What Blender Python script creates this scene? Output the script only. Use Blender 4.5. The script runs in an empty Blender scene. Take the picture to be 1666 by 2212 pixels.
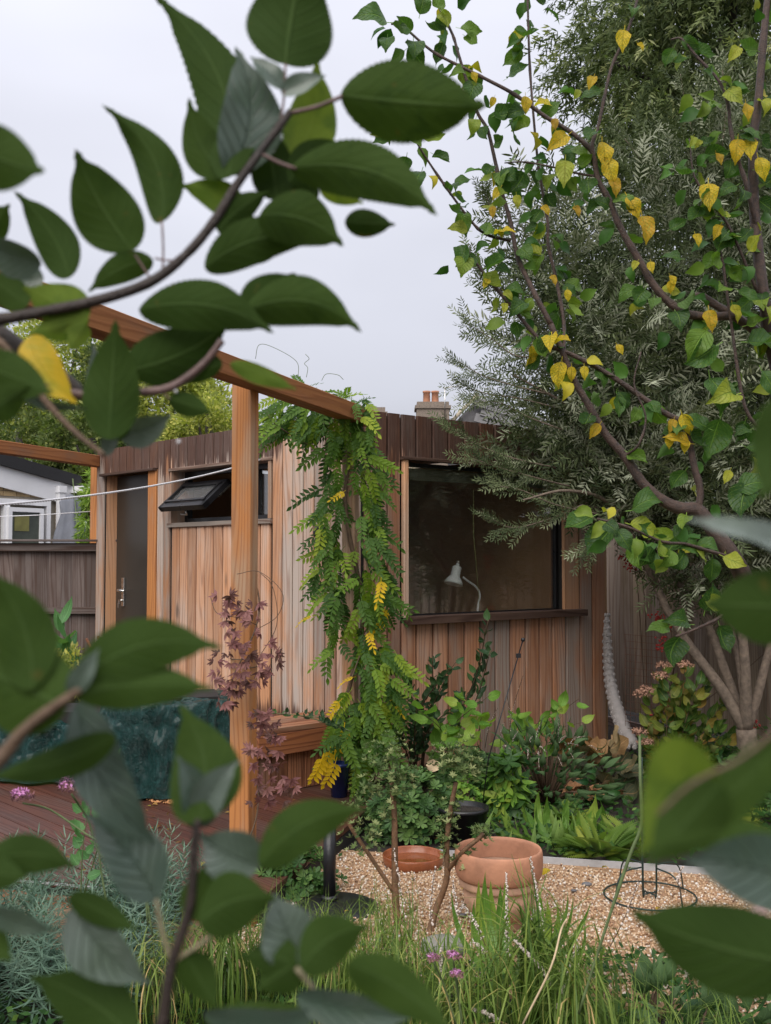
import bpy, math, random
import numpy as np
from mathutils import Vector, Matrix
random.seed(7); RNG = np.random.default_rng(7)
R = math.radians
SC = bpy.context.scene
COL = SC.collection
# ------------------------------------------------------------------ camera
FPX, CU, CV, CAMZ = 2256.0, 833.0, 1106.0, 1.55
PITCH = math.atan(100 / FPX)
cam = bpy.data.cameras.new("camera"); camo = bpy.data.objects.new("camera", cam); COL.objects.link(camo)
camo.location = (0, 0, CAMZ); camo.rotation_euler = (R(90) + PITCH, 0, 0)
cam.sensor_fit = 'VERTICAL'; cam.sensor_height = 24; cam.lens = 24 * FPX / 2212
cam.clip_start = .02; cam.clip_end = 600
cam.dof.use_dof = True; cam.dof.focus_distance = 5.6; cam.dof.aperture_fstop = 6.6
SC.camera = camo
# ------------------------------------------------------------------ world: overcast
W = bpy.data.worlds.new("World"); SC.world = W; W.use_nodes = True
nt = W.node_tree; nt.nodes.clear()
SUN_EL, SUN_AZ = R(48), R(200)      # azimuth clockwise from +Y (behind the camera, left)
def nn(nt, t, **k):
    n = nt.nodes.new(t)
    for a, b in k.items(): setattr(n, a, b)
    return n
sky = nn(nt, 'ShaderNodeTexSky', sky_type='NISHITA', sun_disc=False)
sky.sun_elevation = SUN_EL; sky.sun_rotation = SUN_AZ; sky.dust_density = 4
geo = nn(nt, 'ShaderNodeNewGeometry'); sep = nn(nt, 'ShaderNodeSeparateXYZ')
tc = nn(nt, 'ShaderNodeTexCoord'); nt.links.new(tc.outputs['Generated'], sep.inputs[0])
mp = nn(nt, 'ShaderNodeMapping'); mp.inputs['Scale'].default_value = (1, 1, 2.6)
nt.links.new(tc.outputs['Generated'], mp.inputs[0])
nz = nn(nt, 'ShaderNodeTexNoise'); nz.inputs['Scale'].default_value = 1.6; nz.inputs['Detail'].default_value = 4; nz.inputs['Roughness'].default_value = .5
nt.links.new(mp.outputs[0], nz.inputs['Vector'])
r1 = nn(nt, 'ShaderNodeMapRange'); r1.inputs[1].default_value = .3; r1.inputs[2].default_value = .7; r1.inputs[3].default_value = .88; r1.inputs[4].default_value = 1.1
nt.links.new(nz.outputs[0], r1.inputs[0])
r2 = nn(nt, 'ShaderNodeMapRange'); r2.inputs[1].default_value = 0; r2.inputs[2].default_value = 1; r2.inputs[3].default_value = 2.8; r2.inputs[4].default_value = 8.3
nt.links.new(sep.outputs[2], r2.inputs[0])
mu = nn(nt, 'ShaderNodeMath', operation='MULTIPLY'); nt.links.new(r1.outputs[0], mu.inputs[0]); nt.links.new(r2.outputs[0], mu.inputs[1])
sc_ = nn(nt, 'ShaderNodeVectorMath', operation='SCALE'); sc_.inputs[0].default_value = (.93, .94, 1.045)
nt.links.new(mu.outputs[0], sc_.inputs['Scale'])
mx = nn(nt, 'ShaderNodeMix', data_type='RGBA'); mx.inputs[0].default_value = .92
nt.links.new(sky.outputs[0], mx.inputs[6]); nt.links.new(sc_.outputs[0], mx.inputs[7])
bg = nn(nt, 'ShaderNodeBackground'); bg.inputs[1].default_value = .1
wo = nn(nt, 'ShaderNodeOutputWorld'); nt.links.new(mx.outputs[2], bg.inputs[0]); nt.links.new(bg.outputs[0], wo.inputs[0])
sun = bpy.data.lights.new("sun", 'SUN'); sun.energy = 1.5; sun.angle = R(55); sun.color = (1, .95, .87)
suno = bpy.data.objects.new("sun", sun); COL.objects.link(suno)
suno.rotation_euler = Vector((math.sin(SUN_AZ) * math.cos(SUN_EL), math.cos(SUN_AZ) * math.cos(SUN_EL), math.sin(SUN_EL))).to_track_quat('Z', 'Y').to_euler()
# ------------------------------------------------------------------ render settings
SC.view_settings.view_transform = 'Standard'; SC.view_settings.look = 'None'
SC.view_settings.exposure = 0.9; SC.view_settings.gamma = 1; SC.view_settings.use_curve_mapping = False
SC.cycles.use_denoising = True
SC.cycles.max_bounces = 7; SC.cycles.diffuse_bounces = 3; SC.cycles.glossy_bounces = 3
SC.cycles.transmission_bounces = 4; SC.cycles.transparent_max_bounces = 6
SC.cycles.sample_clamp_indirect = 6
# ------------------------------------------------------------------ picture <-> place helpers
def ray(u, v):
    x = (u - CU) / FPX; y = (CV - v) / FPX
    return Vector((x, math.cos(PITCH) - y * math.sin(PITCH), math.sin(PITCH) + y * math.cos(PITCH)))
def P(u, v, Y):
    d = ray(u, v); return Vector((0, 0, CAMZ)) + d * (Y / d.y)
def G(u, v, z=0.0):
    d = ray(u, v); return Vector((0, 0, CAMZ)) + d * ((z - CAMZ) / d.z)
class Wall:
    """vertical plane: local x runs left to right as seen from the camera side, local -y points outwards"""
    def __init__(s, o, d): s.o = Vector(o[:2]); s.d = Vector(d[:2]).normalized(); s.n = Vector((s.d.y, -s.d.x)); s.rz = math.atan2(s.d.y, s.d.x)
    def s(s, u, out=0.0):
        k = (u - CU) / FPX; c = math.cos(PITCH)   # vertical lines: approx ratio x/y
        o = s.o + s.n * out
        k = k / c
        return (k * o.y - o.x) / (s.d.x - k * s.d.y)
    def pt(s, t, out=0.0, z=0.0):
        p = s.o + s.d * t + s.n * out; return Vector((p.x, p.y, z))
    def z(s, u, v, out=0.0):
        p = s.pt(s.s(u, out), out); d = ray(u, v); return CAMZ + d.z * (p.y / d.y)
# ------------------------------------------------------------------ node helpers
def S(nt, t, ins=None, **k):
    n = nt.nodes.new(t)
    for a, b in k.items(): setattr(n, a, b)
    for a, b in (ins or {}).items():
        if isinstance(b, bpy.types.NodeSocket): nt.links.new(b, n.inputs[a])
        else: n.inputs[a].default_value = b
    return n
def c4(c): return (c[0], c[1], c[2], 1)
def mixc(nt, f, a, b, bt='MIX'):
    n = nt.nodes.new('ShaderNodeMix'); n.data_type = 'RGBA'; n.blend_type = bt
    for i, x in ((0, f), (6, a), (7, b)):
        if isinstance(x, bpy.types.NodeSocket): nt.links.new(x, n.inputs[i])
        else: n.inputs[i].default_value = x if i == 0 else c4(x)
    return n.outputs[2]
def mth(nt, op, a, b=0.0, c=None):
    n = nt.nodes.new('ShaderNodeMath'); n.operation = op
    for i, x in enumerate((a, b) if c is None else (a, b, c)):
        if isinstance(x, bpy.types.NodeSocket): nt.links.new(x, n.inputs[i])
        else: n.inputs[i].default_value = x
    return n.outputs[0]
def mrange(nt, v, a, b, c=0.0, d=1.0, st='LINEAR'):
    n = nt.nodes.new('ShaderNodeMapRange'); n.interpolation_type = st
    nt.links.new(v, n.inputs[0])
    for i, x in zip((1, 2, 3, 4), (a, b, c, d)):
        if isinstance(x, bpy.types.NodeSocket): nt.links.new(x, n.inputs[i])
        else: n.inputs[i].default_value = x
    return n.outputs[0]
def ramp(nt, v, stops):
    n = nt.nodes.new('ShaderNodeValToRGB'); e = n.color_ramp.elements
    while len(e) < len(stops): e.new(.5)
    for i, (p, c) in enumerate(stops): e[i].position = p; e[i].color = c4(c)
    nt.links.new(v, n.inputs[0]); return n.outputs[0]
def newmat(name):
    m = bpy.data.materials.new(name); m.use_nodes = True; nt = m.node_tree; nt.nodes.clear()
    out = nt.nodes.new('ShaderNodeOutputMaterial'); return m, nt, out
def noise(nt, vec, scale, detail=3, rough=.5, dist=0.0):
    ins = {'Scale': scale, 'Detail': detail, 'Roughness': rough, 'Distortion': dist}
    if vec is not None: ins['Vector'] = vec
    return S(nt, 'ShaderNodeTexNoise', ins).outputs[0]
def objvec(nt, scale=(1, 1, 1), rand=True):
    t = S(nt, 'ShaderNodeTexCoord').outputs['Object']
    if rand:
        r = S(nt, 'ShaderNodeObjectInfo').outputs['Random']
        a = S(nt, 'ShaderNodeCombineXYZ', {0: mth(nt, 'MULTIPLY', r, 37.0), 1: mth(nt, 'MULTIPLY', r, 91.0), 2: mth(nt, 'MULTIPLY', r, 53.0)}).outputs[0]
        t = S(nt, 'ShaderNodeVectorMath', {0: t, 1: a}, operation='ADD').outputs[0]
    return S(nt, 'ShaderNodeMapping', {0: t, 3: scale}).outputs[0]
def bumpn(nt, h, strength=.3, dist=.01):
    return S(nt, 'ShaderNodeBump', {'Height': h, 'Strength': strength, 'Distance': dist}).outputs[0]
def simple(name, col, rough=.6, var=.25, scale=8, metal=0.0, bump=.2, bdist=.004, coat=0.0, spec=.5):
    m, nt, out = newmat(name)
    v = objvec(nt); n = noise(nt, v, scale, 5, .6)
    c = mixc(nt, mrange(nt, n, .3, .7), tuple(x * (1 - var) for x in col), tuple(min(1, x * (1 + var)) for x in col))
    b = S(nt, 'ShaderNodeBsdfPrincipled', {'Base Color': c, 'Metallic': metal, 'Roughness': mrange(nt, n, .3, .7, max(.05, rough - .1), min(1, rough + .1)),
        'Normal': bumpn(nt, noise(nt, v, scale * 6, 4), bump, bdist), 'Coat Weight': coat, 'Specular IOR Level': spec})
    nt.links.new(b.outputs[0], out.inputs[0]); return m
def wood(name, orange, pink, grey, dark, rough=.75, along='z', grain=1.0, stain=False, splash=True):
    """sawn timber with growth-ring figure; object properties: tone 0 fresh .. 1 silvered, soak 0..1 how far the wet dark stain reaches"""
    m, nt, out = newmat(name)
    sc = {'z': (1, 1, .07), 'x': (.07, 1, 1), 'y': (1, .07, 1)}[along]
    v = objvec(nt, sc)
    vf = objvec(nt, tuple(x if x < 1 else 1 for x in sc))
    big = noise(nt, v, 5.5, 2, .5)
    sx = S(nt, 'ShaderNodeSeparateXYZ', {0: v})
    ax = {'z': 0, 'x': 2, 'y': 0}[along]
    rings = mth(nt, 'SINE', mth(nt, 'ADD', mth(nt, 'MULTIPLY', sx.outputs[ax], 190.0), mth(nt, 'MULTIPLY', big, 62.0)))
    fine = noise(nt, S(nt, 'ShaderNodeMapping', {0: vf, 3: (1, 1, 1)}).outputs[0], 120, 3, .6)
    g = mth(nt, 'ADD', mth(nt, 'MULTIPLY', mth(nt, 'POWER', mrange(nt, rings, -.6, 1), 1.7), .62), mth(nt, 'MULTIPLY', fine, .4))
    tone = S(nt, 'ShaderNodeAttribute', attribute_type='OBJECT', attribute_name='tone').outputs['Fac']
    patch = noise(nt, objvec(nt, tuple(x if x == 1 else .25 for x in sc)), 7, 3, .6)
    base = mixc(nt, mrange(nt, patch, .35, .65), orange, pink)
    tf = mth(nt, 'ADD', mth(nt, 'MULTIPLY', mth(nt, 'SUBTRACT', patch, .5), 2.2), tone)
    rnd = S(nt, 'ShaderNodeObjectInfo').outputs['Random']
    base = mixc(nt, mrange(nt, tf, .25, .85), base, grey)
    base = mixc(nt, 1.0, base, mixc(nt, rnd, (.66, .64, .62), (1.2, 1.17, 1.14)), 'MULTIPLY')
    base = mixc(nt, mth(nt, 'MULTIPLY', mrange(nt, g, .35, .85), .82 * grain), base, tuple(x * y for x, y in zip(pink, (.42, .30, .25))))
    # knots
    vo = S(nt, 'ShaderNodeTexVoronoi', {'Vector': objvec(nt, tuple(x if x == 1 else .3 for x in sc)), 'Scale': 3.4}).outputs['Distance']
    base = mixc(nt, mrange(nt, vo, .035, .09, .8, 0), base, tuple(x * .22 for x in pink))
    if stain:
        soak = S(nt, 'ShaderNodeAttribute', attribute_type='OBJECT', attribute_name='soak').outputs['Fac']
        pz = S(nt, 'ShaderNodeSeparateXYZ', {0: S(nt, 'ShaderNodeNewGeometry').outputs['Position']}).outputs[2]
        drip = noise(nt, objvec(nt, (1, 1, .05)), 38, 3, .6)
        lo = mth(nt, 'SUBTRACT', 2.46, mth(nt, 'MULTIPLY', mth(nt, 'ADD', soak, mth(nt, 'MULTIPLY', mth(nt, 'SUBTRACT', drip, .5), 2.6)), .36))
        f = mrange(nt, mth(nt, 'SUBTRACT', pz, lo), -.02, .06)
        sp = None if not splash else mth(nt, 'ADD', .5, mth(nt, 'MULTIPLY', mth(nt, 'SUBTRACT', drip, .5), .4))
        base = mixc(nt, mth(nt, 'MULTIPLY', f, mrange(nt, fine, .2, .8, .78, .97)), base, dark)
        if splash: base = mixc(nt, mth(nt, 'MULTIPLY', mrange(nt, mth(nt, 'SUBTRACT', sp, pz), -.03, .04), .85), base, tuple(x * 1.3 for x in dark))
    b = S(nt, 'ShaderNodeBsdfPrincipled', {'Base Color': base, 'Roughness': mrange(nt, g, 0, 1, rough - .1, rough + .1), 'Normal': bumpn(nt, g, .35, .003), 'Specular IOR Level': .35})
    nt.links.new(b.outputs[0], out.inputs[0]); return m
def leafmat(name, stops, under, rough=.42, trans=.25, veins=.35, joined=False, vk=9.0, spots=None, bump=.5, spec=.3, vcol=None, attr=None, mottle=None, midk=1.0):
    """leaf blade: colour from a per-leaf random, veins from the blade's own UV, paler underside, light let through"""
    m, nt, out = newmat(name)
    rnd = S(nt, 'ShaderNodeAttribute', attribute_type='GEOMETRY', attribute_name='rnd').outputs['Fac'] if joined else S(nt, 'ShaderNodeObjectInfo').outputs['Random']
    col = ramp(nt, rnd, stops)
    tco = S(nt, 'ShaderNodeTexCoord')
    n1 = noise(nt, tco.outputs['Object'], 14 if not joined else 40, 3, .6)
    col = mixc(nt, 1.0, col, mixc(nt, n1, (.72, .74, .7), (1.25, 1.22, 1.2)), 'MULTIPLY')
    h = n1
    if veins > 0:
        uv = S(nt, 'ShaderNodeSeparateXYZ', {0: tco.outputs['UV']})
        w = mth(nt, 'ABSOLUTE', mth(nt, 'SUBTRACT', mth(nt, 'MULTIPLY', uv.outputs[1], 2.0), 1.0))
        a = mth(nt, 'FRACT', mth(nt, 'SUBTRACT', mth(nt, 'MULTIPLY', uv.outputs[0], vk), mth(nt, 'MULTIPLY', w, 2.4)))
        side = mrange(nt, mth(nt, 'ABSOLUTE', mth(nt, 'SUBTRACT', a, .5)), .0, .1, .55, 0)
        mid = mrange(nt, w, .025, .07, 1, 0)
        v = mth(nt, 'MAXIMUM', side, mth(nt, 'MULTIPLY', mid, midk))
        col = mixc(nt, mth(nt, 'MULTIPLY', v, veins), col, vcol or tuple(min(1, x * 2.4 + .03) for x in stops[len(stops) // 2][1]))
        h = mth(nt, 'SUBTRACT', mth(nt, 'MULTIPLY', n1, .35), mth(nt, 'MULTIPLY', v, .6))
    if mottle:
        mo = noise(nt, objvec(nt), mottle[1], 4, .6, .6)
        col = mixc(nt, mrange(nt, mo, mottle[2], mottle[3]), col, mottle[0])
    if spots:
        vo = noise(nt, objvec(nt), 60, 2, .5)
        col = mixc(nt, mrange(nt, vo, *(spots[3:] or (.62, .7))), col, spots[:3])
    bf = S(nt, 'ShaderNodeNewGeometry').outputs['Backfacing']
    colu = mixc(nt, .75, col, under)
    if veins > 0: colu = mixc(nt, mth(nt, 'MULTIPLY', v, veins * .8), colu, tuple(min(1, x * 1.7 + .02) for x in under))
    colf = mixc(nt, bf, col, colu)
    b = S(nt, 'ShaderNodeBsdfPrincipled', {'Base Color': colf, 'Roughness': mrange(nt, bf, 0, 1, rough, .75), 'Normal': bumpn(nt, h, bump, .004 if not joined else .002), 'Specular IOR Level': mrange(nt, bf, 0, 1, spec * (.5 if joined else .8), .15)})
    t = S(nt, 'ShaderNodeBsdfTranslucent', {0: mixc(nt, 1.0, col, (1.5, 1.75, .75), 'MULTIPLY')})
    ms = S(nt, 'ShaderNodeMixShader', {0: trans, 1: b.outputs[0], 2: t.outputs[0]})
    nt.links.new(ms.outputs[0], out.inputs[0]); return m
# ------------------------------------------------------------------ object helpers
def tag(o, label=None, cat=None, group=None, kind=None):
    if label: o['label'] = label
    if cat: o['category'] = cat
    if group: o['group'] = group
    if kind: o['kind'] = kind
    return o
def thing(name, label, cat, loc=(0, 0, 0), group=None):
    o = bpy.data.objects.new(name, None); o.location = loc; o.empty_display_size = .1; COL.objects.link(o)
    return tag(o, label, cat, group)
WPOS = {}
def put(name, me, parent=None, loc=(0, 0, 0), rz=0.0, M=None, **pr):
    o = bpy.data.objects.new(name, me); COL.objects.link(o)
    if M is None: M = Matrix.Translation(Vector(loc)) @ Matrix.Rotation(rz, 4, 'Z')
    WPOS[o.name] = M
    if parent is not None:
        o.parent = parent
        pm = WPOS.get(parent.name) or Matrix.Translation(parent.location)
        o.matrix_local = pm.inverted() @ M
    else: o.matrix_local = M
    for k, v in pr.items(): o[k] = v
    return o
class MB:
    def __init__(s): s.v = []; s.f = []; s.sm = []
    def add(s, V, F, sm=False):
        b = len(s.v); s.v += [tuple(x) for x in V]; s.f += [tuple(i + b for i in f) for f in F]; s.sm += [sm] * len(F); return s
    def box(s, c, d, rz=0.0, M=None):
        cx, cy, cz = c; a, b, h = (x / 2 for x in d)
        V = [Vector((x, y, z)) for z in (-h, h) for x, y in ((-a, -b), (a, -b), (a, b), (-a, b))]
        M2 = Matrix.Translation(c) @ Matrix.Rotation(rz, 4, 'Z') if M is None else M @ Matrix.Translation(c)
        return s.add([M2 @ v for v in V], [(3, 2, 1, 0), (4, 5, 6, 7), (0, 1, 5, 4), (1, 2, 6, 5), (2, 3, 7, 6), (3, 0, 4, 7)])
    def prism(s, poly, z0, z1):
        n = len(poly); V = [(x, y, z0) for x, y in poly] + [(x, y, z1) for x, y in poly]
        return s.add(V, [tuple(range(n))[::-1], tuple(range(n, 2 * n))] + [(i, (i + 1) % n, n + (i + 1) % n, n + i) for i in range(n)])
    def tube(s, pts, rad, n=8, cap=True):
        pts = [Vector(p) for p in pts]
        if not hasattr(rad, '__len__'): rad = [rad] * len(pts)
        V = []; up = None
        for i, p in enumerate(pts):
            t = (pts[min(i + 1, len(pts) - 1)] - pts[max(i - 1, 0)])
            t = t.normalized() if t.length > 1e-9 else Vector((0, 0, 1))
            if up is None: up = Vector((0, 0, 1)) if abs(t.z) < .9 else Vector((1, 0, 0))
            a = t.cross(up)
            if a.length < 1e-4: a = t.cross(Vector((.3, .9, .1)))
            a.normalize(); b = a.cross(t).normalized(); up = b
            for k in range(n):
                w = 2 * math.pi * k / n; V.append(p + (a * math.cos(w) + b * math.sin(w)) * rad[i])
        F = [(i * n + k, i * n + (k + 1) % n, (i + 1) * n + (k + 1) % n, (i + 1) * n + k) for i in range(len(pts) - 1) for k in range(n)]
        if cap: F += [tuple(range(n))[::-1], tuple(range((len(pts) - 1) * n, len(pts) * n))]
        return s.add(V, F, True)
    def lathe(s, prof, n=32, c=(0, 0, 0)):
        V = [(c[0] + r * math.cos(2 * math.pi * k / n), c[1] + r * math.sin(2 * math.pi * k / n), c[2] + z) for r, z in prof for k in range(n)]
        F = [(i * n + k, i * n + (k + 1) % n, (i + 1) * n + (k + 1) % n, (i + 1) * n + k) for i in range(len(prof) - 1) for k in range(n)]
        return s.add(V, F, True)
    def sphere(s, c, r, nu=10, nv=6):
        return s.lathe([(max(1e-4, r * math.sin(math.pi * i / nv)), -r * math.cos(math.pi * i / nv)) for i in range(nv + 1)], nu, c)
    def mesh(s, name, mat, smooth=None):
        me = bpy.data.meshes.new(name); me.from_pydata([tuple(v) for v in s.v], [], s.f)
        me.polygons.foreach_set('use_smooth', s.sm if smooth is None else [smooth] * len(s.f))
        me.materials.append(mat); me.update(); return me
def npmesh(name, V, F, mat, smooth=True, uv=None, rnd=None):
    """V (n,3) float, F (m,k) int; uv (n,2) per vertex; rnd (n,) per vertex"""
    me = bpy.data.meshes.new(name); V = np.asarray(V, np.float32); F = np.asarray(F, np.int32); k = F.shape[1]
    me.vertices.add(len(V)); me.vertices.foreach_set('co', V.ravel())
    me.loops.add(F.size); me.loops.foreach_set('vertex_index', F.ravel())
    me.polygons.add(len(F)); me.polygons.foreach_set('loop_start', np.arange(0, F.size, k, dtype=np.int32))
    me.polygons.foreach_set('use_smooth', np.full(len(F), smooth))
    if uv is not None:
        l = me.uv_layers.new(name='UVMap'); l.data.foreach_set('uv', np.asarray(uv, np.float32)[F.ravel()].ravel())
    if rnd is not None:
        a = me.attributes.new('rnd', 'FLOAT', 'POINT'); a.data.foreach_set('value', np.asarray(rnd, np.float32))
    me.materials.append(mat); me.update(calc_edges=True); me.validate(); return me
def board(w, t, h, ch=.003, along='z'):
    """chamfered plank; x width centred, y -t..0, z 0..h"""
    pr = [(-w / 2, 0), (-w / 2, -t + ch), (-w / 2 + ch, -t), (w / 2 - ch, -t), (w / 2, -t + ch), (w / 2, 0)]
    b = MB().prism(pr, 0, h)
    if along == 'x': b.v = [(z - h / 2, y, x) for x, y, z in b.v]; b.f = [f[::-1] for f in b.f]
    return b
# leaves --------------------------------------------------------------
def leafgrid(L=1.0, Wd=.5, nl=8, nw=4, shape='apple', fold=.25, droop=.15, bow=0.0, twist=0.0, serr=0.0, nser=12, wave=0.0, seed=0):
    rs = random.Random(seed); ph = rs.random() * 6
    V = []; UV = []
    for i in range(nl + 1):
        t = i / nl
        if shape == 'apple': w = (math.sin(math.pi * min(1, (t / .93) ** .8)) ** .68) * (1 - .18 * t) * (1 if t < .8 else 1 - .35 * (t - .8) / .13) if 0 < t < .93 else (.16 * (1 - t) / .07 if 0 < t < 1 else 0)
        if shape == 'apple' and .8 < t < 1: w = max(w, .3 * (1 - t) / .2)
        elif shape == 'apple': pass
        elif shape == 'round': w = math.sin(math.pi * t ** .8) ** .5 if 0 < t < 1 else 0
        elif shape == 'lance': w = math.sin(math.pi * t ** .9) ** 1.1 if 0 < t < 1 else 0
        elif shape == 'strap': w = min(1, (1 - t) * 3.5) * min(1, .55 + t * 2)
        elif shape == 'spoon': w = math.sin(math.pi * t ** 1.9) ** .8 + .12 if 0 < t < 1 else .04
        w = max(w, .015)
        hw = Wd / 2 * w
        if serr and 0 < i < nl: hw *= 1 + serr * (1 - (t * nser + 1e-6) % 1.0 - .5) * 2
        ang = twist * (t - .3); 
        for j in range(nw + 1):
            s = -1 + 2 * j / nw
            x = s * hw; z = fold * abs(s) ** 1.3 * hw + wave * L * math.sin(t * 11 + ph + (2 if s > 0 else 0)) * abs(s) * min(1, w * 1.2)
            x, z = x * math.cos(ang) - z * math.sin(ang), x * math.sin(ang) + z * math.cos(ang)
            V.append((x + bow * L * 4 * t * (1 - t), t * L, z + droop * L * (4 * t * (1 - t)))); UV.append((t, (s + 1) / 2))
    F = [(i * (nw + 1) + j, i * (nw + 1) + j + 1, (i + 1) * (nw + 1) + j + 1, (i + 1) * (nw + 1) + j) for i in range(nl) for j in range(nw)]
    return np.array(V), np.array(F), np.array(UV)
def xform(V, M): M = np.array(M); return V @ M[:3, :3].T + M[:3, 3]
def frame(p, d, nrm, s=1.0):
    """matrix with y along d, z near nrm, at p"""
    y = Vector(d).normalized(); z = Vector(nrm); z = z - y * z.dot(y)
    if z.length < 1e-5: z = y.orthogonal()
    z.normalize(); x = y.cross(z)
    return Matrix(((x.x * s, y.x * s, z.x * s, p[0]), (x.y * s, y.y * s, z.y * s, p[1]), (x.z * s, y.z * s, z.z * s, p[2]), (0, 0, 0, 1)))
class Joined:
    def __init__(s): s.V = []; s.F = []; s.U = []; s.Rr = []; s.n = 0
    def add(s, V, F, U, rnd=None):
        s.V.append(V); s.F.append(F + s.n); s.U.append(U); s.Rr.append(np.full(len(V), random.random() if rnd is None else rnd)); s.n += len(V)
    def mesh(s, name, mat, smooth=True): return npmesh(name, np.concatenate(s.V), np.concatenate(s.F), mat, smooth, np.concatenate(s.U), np.concatenate(s.Rr))
def scatter(tpls, pos, dirs, nrm, scale, rnd=None):
    """many instances of a few templates baked into arrays (vectorised)"""
    N = len(pos); pos = np.asarray(pos); y = np.asarray(dirs, float); y /= np.linalg.norm(y, axis=1, keepdims=True) + 1e-9
    z = np.asarray(nrm, float); z = z - y * (z * y).sum(1, keepdims=True); z /= np.linalg.norm(z, axis=1, keepdims=True) + 1e-9
    x = np.cross(y, z); scale = np.broadcast_to(np.asarray(scale, float), (N,)); rnd = RNG.random(N) if rnd is None else rnd
    which = RNG.integers(0, len(tpls), N); J = Joined()
    for k, (V, F, U) in enumerate(tpls):
        idx = np.nonzero(which == k)[0]
        if not len(idx): continue
        v = (V[None, :, 0:1] * x[idx][:, None, :] + V[None, :, 1:2] * y[idx][:, None, :] + V[None, :, 2:3] * z[idx][:, None, :]) * scale[idx][:, None, None] + pos[idx][:, None, :]
        J.V.append(v.reshape(-1, 3)); f = F[None] + (np.arange(len(idx)) * len(V))[:, None, None] + J.n
        J.F.append(f.reshape(-1, F.shape[1])); J.U.append(np.tile(U, (len(idx), 1))); J.Rr.append(np.repeat(rnd[idx], len(V))); J.n += len(idx) * len(V)
    return J
def merge(parts):
    V = []; F = []; U = []; n = 0
    for v, f, u in parts: V.append(v); F.append(f + n); U.append(u); n += len(v)
    return np.concatenate(V), np.concatenate(F), np.concatenate(U)
def rv(n=3): return RNG.normal(size=n)
def bez(pts, n=6):
    """smooth path through points (Catmull-Rom)"""
    p = [Vector(q) for q in pts]; p = [p[0] * 2 - p[1]] + p + [p[-1] * 2 - p[-2]]; out = []
    for i in range(1, len(p) - 2):
        for k in range(n):
            t = k / n; out.append(.5 * ((2 * p[i]) + (p[i + 1] - p[i - 1]) * t + (2 * p[i - 1] - 5 * p[i] + 4 * p[i + 1] - p[i + 2]) * t * t + (3 * p[i] - p[i - 1] - 3 * p[i + 1] + p[i + 2]) * t ** 3))
    out.append(p[-2]); return out
# ================================================================== materials
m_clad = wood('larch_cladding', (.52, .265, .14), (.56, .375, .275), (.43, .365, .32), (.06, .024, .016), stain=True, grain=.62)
m_post = wood('post_timber', (.52, .22, .07), (.46, .20, .08), (.42, .30, .2), (.1, .05, .03), grain=.5)
m_beam = wood('beam_timber', (.42, .17, .055), (.36, .15, .06), (.25, .15, .09), (.1, .05, .03), grain=.5, along='x')
m_jamb = wood('jamb_timber', (.56, .30, .16), (.55, .33, .21), (.5, .36, .27), (.1, .05, .03), grain=.4)
m_darkwood = wood('dark_sill_timber', (.07, .04, .03), (.09, .055, .04), (.12, .09, .075), (.04, .02, .02), along='x')
m_sillwood = wood('grey_sill_timber', (.28, .2, .16), (.3, .22, .18), (.36, .31, .27), (.1, .05, .03), along='x')
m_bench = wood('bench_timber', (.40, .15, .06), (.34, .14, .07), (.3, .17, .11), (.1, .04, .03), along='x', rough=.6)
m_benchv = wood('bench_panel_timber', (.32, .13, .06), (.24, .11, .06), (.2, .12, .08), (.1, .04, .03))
m_deck = wood('deck_timber', (.115, .042, .027), (.08, .034, .026), (.10, .056, .045), (.05, .03, .02), along='y', rough=.42, grain=.55)
m_fenceL = wood('grey_fence_timber', (.13, .095, .085), (.17, .13, .115), (.2, .165, .155), (.05, .03, .03), grain=.8)
m_railL = wood('grey_rail_timber', (.12, .09, .08), (.15, .115, .1), (.2, .165, .155), (.05, .03, .03), along='x')
m_fenceR = wood('olive_fence_timber', (.22, .18, .13), (.26, .21, .16), (.34, .29, .25), (.05, .03, .03), grain=.7)
m_ply = simple('plywood', (.42, .25, .13), .6, .12, 3)
m_dark = simple('dark_backing', (.012, .01, .009), .8)
m_black = simple('black_metal', (.012, .012, .014), .35, .2, 10)
m_door = simple('door_brown', (.043, .036, .029), .38, .12, 2, bump=.05)
m_steel = simple('brushed_steel', (.6, .58, .55), .3, .1, 20, metal=1)
m_white = simple('white_paint', (.78, .78, .8), .45, .05, 3)
m_upvc = simple('white_plastic', (.80, .80, .82), .3, .03, 3)
m_felt = simple('roofing_felt', (.022, .022, .024), .85, .3, 30, bump=.6)
m_mortar = simple('mortar', (.3, .27, .22), .9, .2, 20)
m_brick = simple('yellow_brick', (.33, .235, .12), .85, .38, 9, bump=.6)
m_slate = simple('slate', (.13, .125, .13), .55, .3, 5)
m_render = simple('pale_render', (.42, .36, .27), .9, .2, 3)
m_redbrick = simple('red_brick', (.23, .185, .15), .9, .4, 30)
m_terr = simple('terracotta', (.40, .235, .155), .85, .38, 7, bump=.4)
m_rim = simple('terracotta_rim', (.46, .215, .125), .75, .25, 9, bump=.4)
m_sauc = simple('wet_terracotta', (.27, .085, .035), .25, .25, 9)
m_water = simple('rusty_water', (.20, .06, .02), .05, .2, 5, bump=.02)
m_stone = simple('lichen_stone', (.21, .2, .17), .9, .3, 14, bump=.8, bdist=.01)
m_soil = simple('soil', (.035, .026, .019), .95, .5, 18, bump=1, bdist=.03)
m_bark = simple('plum_bark', (.062, .036, .026), .5, .6, 60, bump=1)
m_barkol = simple('olive_bark', (.19, .145, .11), .9, .4, 30, bump=1, bdist=.01)
m_barkdk = simple('dark_bark', (.04, .032, .026), .8, .4, 25, bump=.8)
m_appl = simple('apple_twig_bark', (.030, .019, .014), .5, .4, 90, bump=.5)
m_pinktw = simple('pinkish_twig', (.13, .075, .065), .45, .3, 90, bump=.3)
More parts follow.
